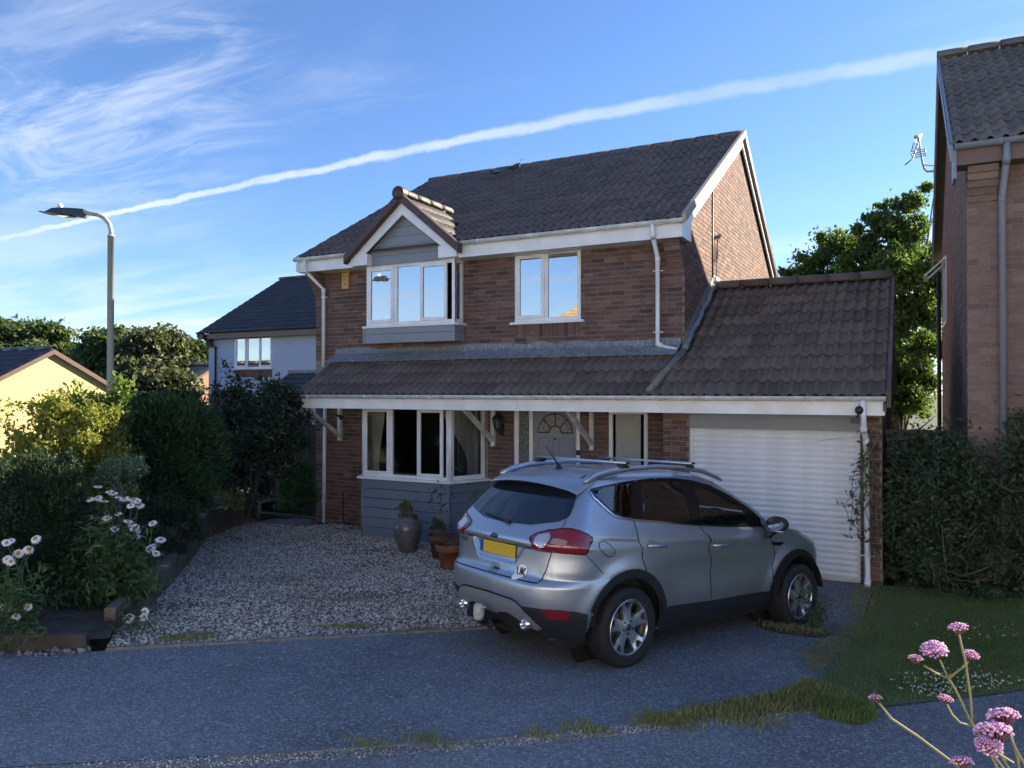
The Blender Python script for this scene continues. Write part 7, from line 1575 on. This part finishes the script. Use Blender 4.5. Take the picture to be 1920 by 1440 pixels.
# --- verbena in the foreground
VP = island_mat('pink_verbena_floret', [(0, (.30, .14, .40)), (.4, (.50, .24, .46)), (.75, (.70, .38, .52)), (1, (.82, .60, .66))], .7); VC = mat('verbena_calyx', (.16, .06, .08), .8); VS = mat('verbena_stem', (.20, .19, .085), .7)
def vhead(parent, p, rad, seed, ax=Vector((0, 0, 1))):
    r = np.random.default_rng(seed); q = ax.to_track_quat('Z', 'Y').to_matrix().to_4x4(); M = Matrix.Translation(p) @ q; mb = MB(); n = int(70*(rad/.022)**1.2)
    for i in range(n):
        u = math.sqrt((i+.5)/n); a = 2.39996*i; x, y = rad*u*math.cos(a), rad*u*math.sin(a); z = rad*.62*math.sqrt(max(0, 1-u*u))+r.normal()*rad*.05; s = rad*(.10+.05*r.random())
        c = Vector((x, y, z)); mb.ball(tuple(c), (s, s, s*.8), 0, 6, 4)
        if i % 2 == 0: mb.tube([tuple(c*.92), (x*.35, y*.35, -rad*.45)], [s*.35, s*.2], 4, 1)
    for k in range(5): a = k*1.257; mb.tube([(0, 0, -rad*.55), (rad*.5*math.cos(a), rad*.5*math.sin(a), -rad*.05)], rad*.05, 4, 1)
    me = mb.mesh('flower_head', [VP, VC]); me.transform(M); link('flower_head', me, parent)
def verbena(label, d, heads, stalks, base, seed):
    b = atd(base[0], base[1], d); t = thing('verbena', (b.x, b.y, float(gz(b.x, b.y))), label, 'verbena', 'verbena plants in the foreground'); low = Vector((b.x, b.y, float(gz(b.x, b.y)))); mb = MB()
    for pts in stalks:
        P = [atd(x, y, d+dd) for x, y, dd in pts]; mb.tube(P, [.0028]*(len(P)-1)+[.0024], 6)
    mb.tube([atd(*base, d), atd(base[0], base[1], d).lerp(low, .5)+Vector((.02, 0, 0)), low], [.004, .005, .006], 6); mb.build('stem', VS, t)
    for i, (x, y, w, dd) in enumerate(heads):
        p = atd(x, y, d+dd); vhead(t, p, w*.5*(d+dd)/1435, seed+i, (Vector((0, 0, 1))+Vector(np.random.default_rng(seed+i).normal(size=3))*.18).normalized())
    q = np.random.default_rng(seed).random((60, 1)); r = np.random.default_rng(seed); P = np.array(low)*(1-q)+np.array(atd(*base, d))*q*.7+r.normal(size=(60, 3))*.05; V, F = leaf_quads(P, .08, .018, r); npmesh('foliage', V, F, LM['daisy'], parent=t)
verbena('tall branching pink verbena with the highest flower head at the right', 1.9, [(1797, 1180, 34, 0), (1752, 1221, 46, .02), (1717, 1237, 26, -.02), (1820, 1230, 29, .03), (1773, 1313, 27, .01)],
        [((1920, 1490, 0), (1850, 1400, 0), (1823, 1357, 0), (1790, 1290, 0), (1778, 1272, .01), (1762, 1238, .02)), ((1823, 1357, 0), (1820, 1310, 0), (1810, 1240, 0), (1798, 1190, 0)), ((1778, 1272, .01), (1755, 1262, -.01), (1733, 1248, -.02)), ((1778, 1272, .01), (1800, 1255, .02), (1815, 1240, .03)), ((1820, 1361, 0), (1800, 1355, 0), (1785, 1340, .01), (1776, 1322, .01))], (1920, 1490), 100)
verbena('long leaning verbena stem with one small head over the road', 1.8, [(1641, 1310, 24, 0)], [((1840, 1480, 0), (1790, 1432, 0), (1720, 1380, 0), (1672, 1348, 0), (1648, 1318, 0))], (1840, 1480), 120)
verbena('cluster of large pink verbena heads in the bottom right corner', 1.7, [(1882, 1348, 54, .03), (1863, 1376, 62, 0), (1855, 1402, 46, -.02), (1804, 1432, 40, -.04), (1843, 1392, 30, -.03)],
        [((1925, 1500, 0), (1880, 1420, 0), (1864, 1388, 0)), ((1925, 1500, .02), (1905, 1410, .03), (1890, 1362, .03)), ((1925, 1500, 0), (1870, 1440, -.02), (1856, 1412, -.02)), ((1870, 1500, -.04), (1815, 1450, -.04), (1806, 1440, -.04)), ((1900, 1430, 0), (1870, 1412, -.02), (1850, 1398, -.03)), ((1930, 1450, .02), (1900, 1395, .02), (1888, 1360, .03))], (1925, 1500), 140)
